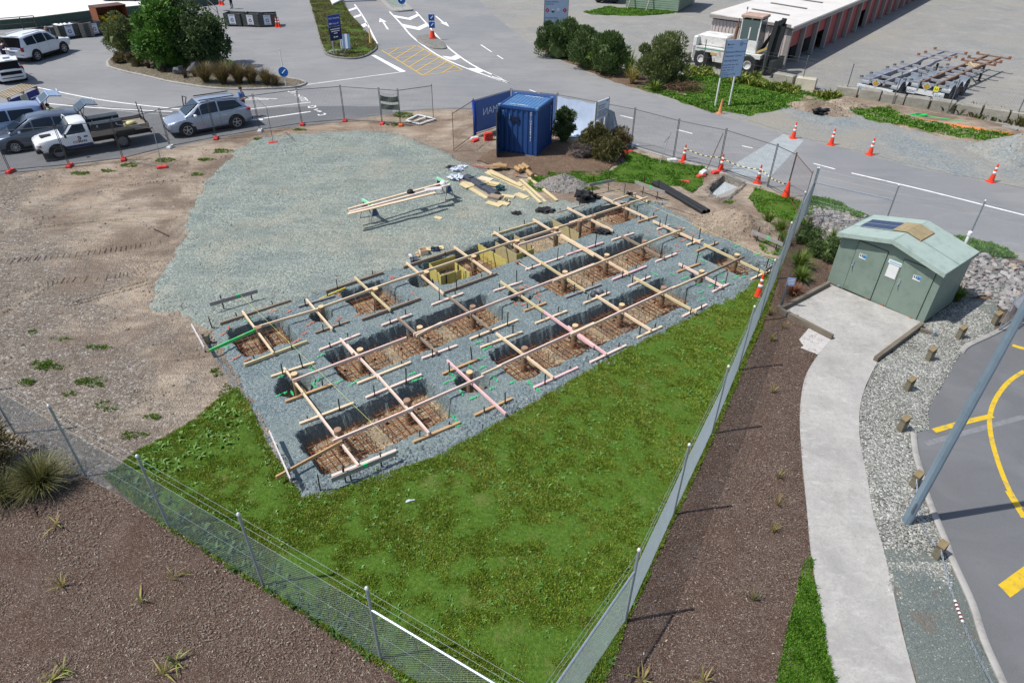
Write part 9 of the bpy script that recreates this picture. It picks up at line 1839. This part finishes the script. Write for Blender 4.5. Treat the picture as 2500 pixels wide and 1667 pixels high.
EC=stone_mat('heap_clod',[(0,A(104,88,72)),(.5,A(146,126,104)),(1,A(178,164,144))]); GC=stone_mat('heap_gravel',[(0,A(104,98,94)),(.5,A(142,136,130)),(1,A(186,182,176))])
M_heapg=gravel_mat('heap_grey',[(0,A(108,102,98)),(.5,A(146,140,134)),(1,A(182,178,172))],26,bumpd=.03)
heap('gravel_heap','small heap of grey gravel on the grass by the timber stack',W('F2',1945,225),1.35,.95,.55,M_heapg,1,0,34,GC)
heap('earth_heap','large heap of excavated earth at the far corner of the dig',W('F3',1640,590),1.9,1.35,.85,M_dirt,2,-.5,40,EC)
heap('earth_heap','low ridge of loose earth on the verge below the concrete blocks',W('Z4',640,860),2.3,1.0,.6,M_dirt,3,-.6,30,EC)
heap('earth_heap','low ridge of loose earth beside the black pit on the verge',W('Z4',850,830),1.8,.8,.45,M_dirt,5,-.5,30,EC)
heap('gravel_heap','heap of blue-grey gravel at the far road edge',W('Z4',2160,1230)+Vector((.6,.3,0)),2.6,1.9,1.1,M_bluegravel,6,-.4,34,stone_mat('blue_heap_stone',[(0,A(108,120,128)),(.6,A(148,158,162)),(1,A(186,190,190))]))
m=MB(); p=W('Z4',655,895); m.blob((0,0,.05),(.5,.32,.16),4,3,.6,3.); o=m.build('hole_shade',mk('hole_shade_black',(.015,.016,.018),.5,var=.2)); o.location=(p.x,p.y,.12); tag(o,'crumpled black sheet standing in for the shaded hole in the loose earth ridge','sheet')  # black crumpled shape stands in for the shade of a hole
# ---- trench with pale gravel: banks of earth round a sunken bed
def trench():
    P=TRENCH; c=sum(P,Vector())/len(P); t=thing('service_trench','open earth trench floored with pale gravel at the road kerb','trench',(c.x,c.y,0)); sm=[p.to_3d() for p in resample(P,.12)]; N=len(sm); rings=[]; m=MB()
    for f,z,g in ((1.3,.0,.01),(1.14,.09,.03),(1.0,.06,.015),(.96,-.05,.03),(.9,-.3,.03),(.88,-.36,.01)): rings.append([(c.x+(p.x-c.x)*f+random.gauss(0,g),c.y+(p.y-c.y)*f+random.gauss(0,g),z+random.gauss(0,g*.6)+.012) for p in sm])
    m.loft(rings,cap=False); o=m.build('bank',M_dirt,t,world=True)
    m=MB(); R_=[(c.x+(p.x-c.x)*.95,c.y+(p.y-c.y)*.95,-.28+.12*max(0,(p.x-c.x))) for p in sm]; m.add(R_+[(c.x+.1,c.y,-.14)],[(i,(i+1)%N,N) for i in range(N)]); o=m.build('gravel_bed',gravel_mat('pale_trench_gravel',[(0,A(150,162,168)),(.5,A(186,194,196)),(1,A(216,220,220))],24,bumpd=.03),t,world=True)
    if o.data.polygons[0].normal.z<0:o.data.flip_normals()
    a,b=P[3]+Vector((0,0,-.02)),P[4]+Vector((0,0,-.02)); m=MB(); m.bar(a,b,.14,.3); m.build('kerb_block',M_kerbd,t,world=True)
trench()
kerb('road_kerb',WL('F3',[(1200,-10),(1420,60),(1570,105),(1745,185),(1890,215)]),.13,.1,M_kerb)
kerb('road_kerb',WL('Z3',[(1200,1275),(1500,1365),(1900,1470),(2010,1500)]),.12,.08,M_kerb)
# ---- far verge hoses and pipes
p=W('Z4',1390,915); t=thing('green_hose','coil of bright green hose on the verge before the blocks','hose',p); m=MB()
for k in range(4): m.tube([(.5*math.cos(a)*(1-.06*k)+.1*k,.26*math.sin(a)*(1-.05*k),.05+.03*k) for a in np.linspace(0,6.1,18)],.028,6,cap=False)
m.build('coil',mk('hose_green',A(40,190,90,.85),.5,var=.1),t,smooth=True)
m=MB(); m.tube([(.6,.1,.05),(1.6,-.5,.04),(2.6,-1.1,.04)],.04,6); m.build('tail',mk('hose_green',A(40,190,90,.85),.5),t,smooth=True)
for i in range(3):
    a,b=W('Z4',1610,962+i*9,.06),W('Z4',2150,1048+i*7,.06); m=MB(); m.tube([a,a.lerp(b,.5)+Vector((0,.12,0)),b],.05,6); tag(m.build('orange_conduit',mk('conduit_orange',A(236,130,50,.85),.5,var=.08),smooth=True),'long orange conduit lying in the bundle along the far verge','conduit','orange conduits on the verge')
a,b=W('Z4',1400,930,.06),W('Z4',1580,955,.06); m=MB(); m.tube([a,b],.05,6); tag(m.build('orange_conduit',mk('conduit_orange',A(236,130,50,.85),.5)),'short orange conduit lying next to the green hose','conduit')
m=MB(); a,b=W('Z4',2070,985,.1),W('Z4',2190,1015,.1); m.bar(a,b,.2,.08); tag(m.build('weathered_plank',M_grey),'grey weathered plank lying in weeds by the far blocks','plank')
# ---- loose steel bar on the earth, small litter
m=MB(); m.tube([W('FU',355,527,.05),W('FU',388,543,.05)],.03,6); tag(m.build('steel_bar',M_stake),'short dark steel bar lying alone on the bare earth','bar')
m=MB(); m.tube([W('Z2',345,1155,.1),W('Z2',437,1240,.1)],.02,6); tag(m.build('steel_bar',M_galvd),'thin grey steel bar lying at the platform edge by the brace','bar')
m=MB(); p=W('L3',470,68); m.blob((0,0,.04),(.11,.035,.02),5,2,.5); o=m.build('plastic_scrap',M_wrap); o.location=(p.x,p.y,.06); o.rotation_euler=(0,0,.3); tag(o,'small pale plastic scrap on the lawn near the profile board','litter')
o=MB(); o.blob((0,0,.035),(.035,.035,.035),1,2,0); o=o.build('tennis_ball',mk('tennis_yellow',A(200,230,90,.85),.8)); p=W('F5',1155,1068,.12); o.location=(p.x,p.y,.1); tag(o,'yellow-green ball lying on the stones by the long profile board','ball')
timber('timber_post','L1',W('L1',210,960,.2),W('L1',300,1170,.02),.1,.03,.03,M_stake,'thin dark stick lying by the tussock grass',None,'stick')
for k,x,y in (('F1',245,985),): p=W(k,x,y); m=MB(); m.box((0,0,.15),(.12,.12,.35)); o=m.build('survey_peg',M_boll); o.location=p; tag(o,'square grey survey peg in weeds at the dig corner','peg')
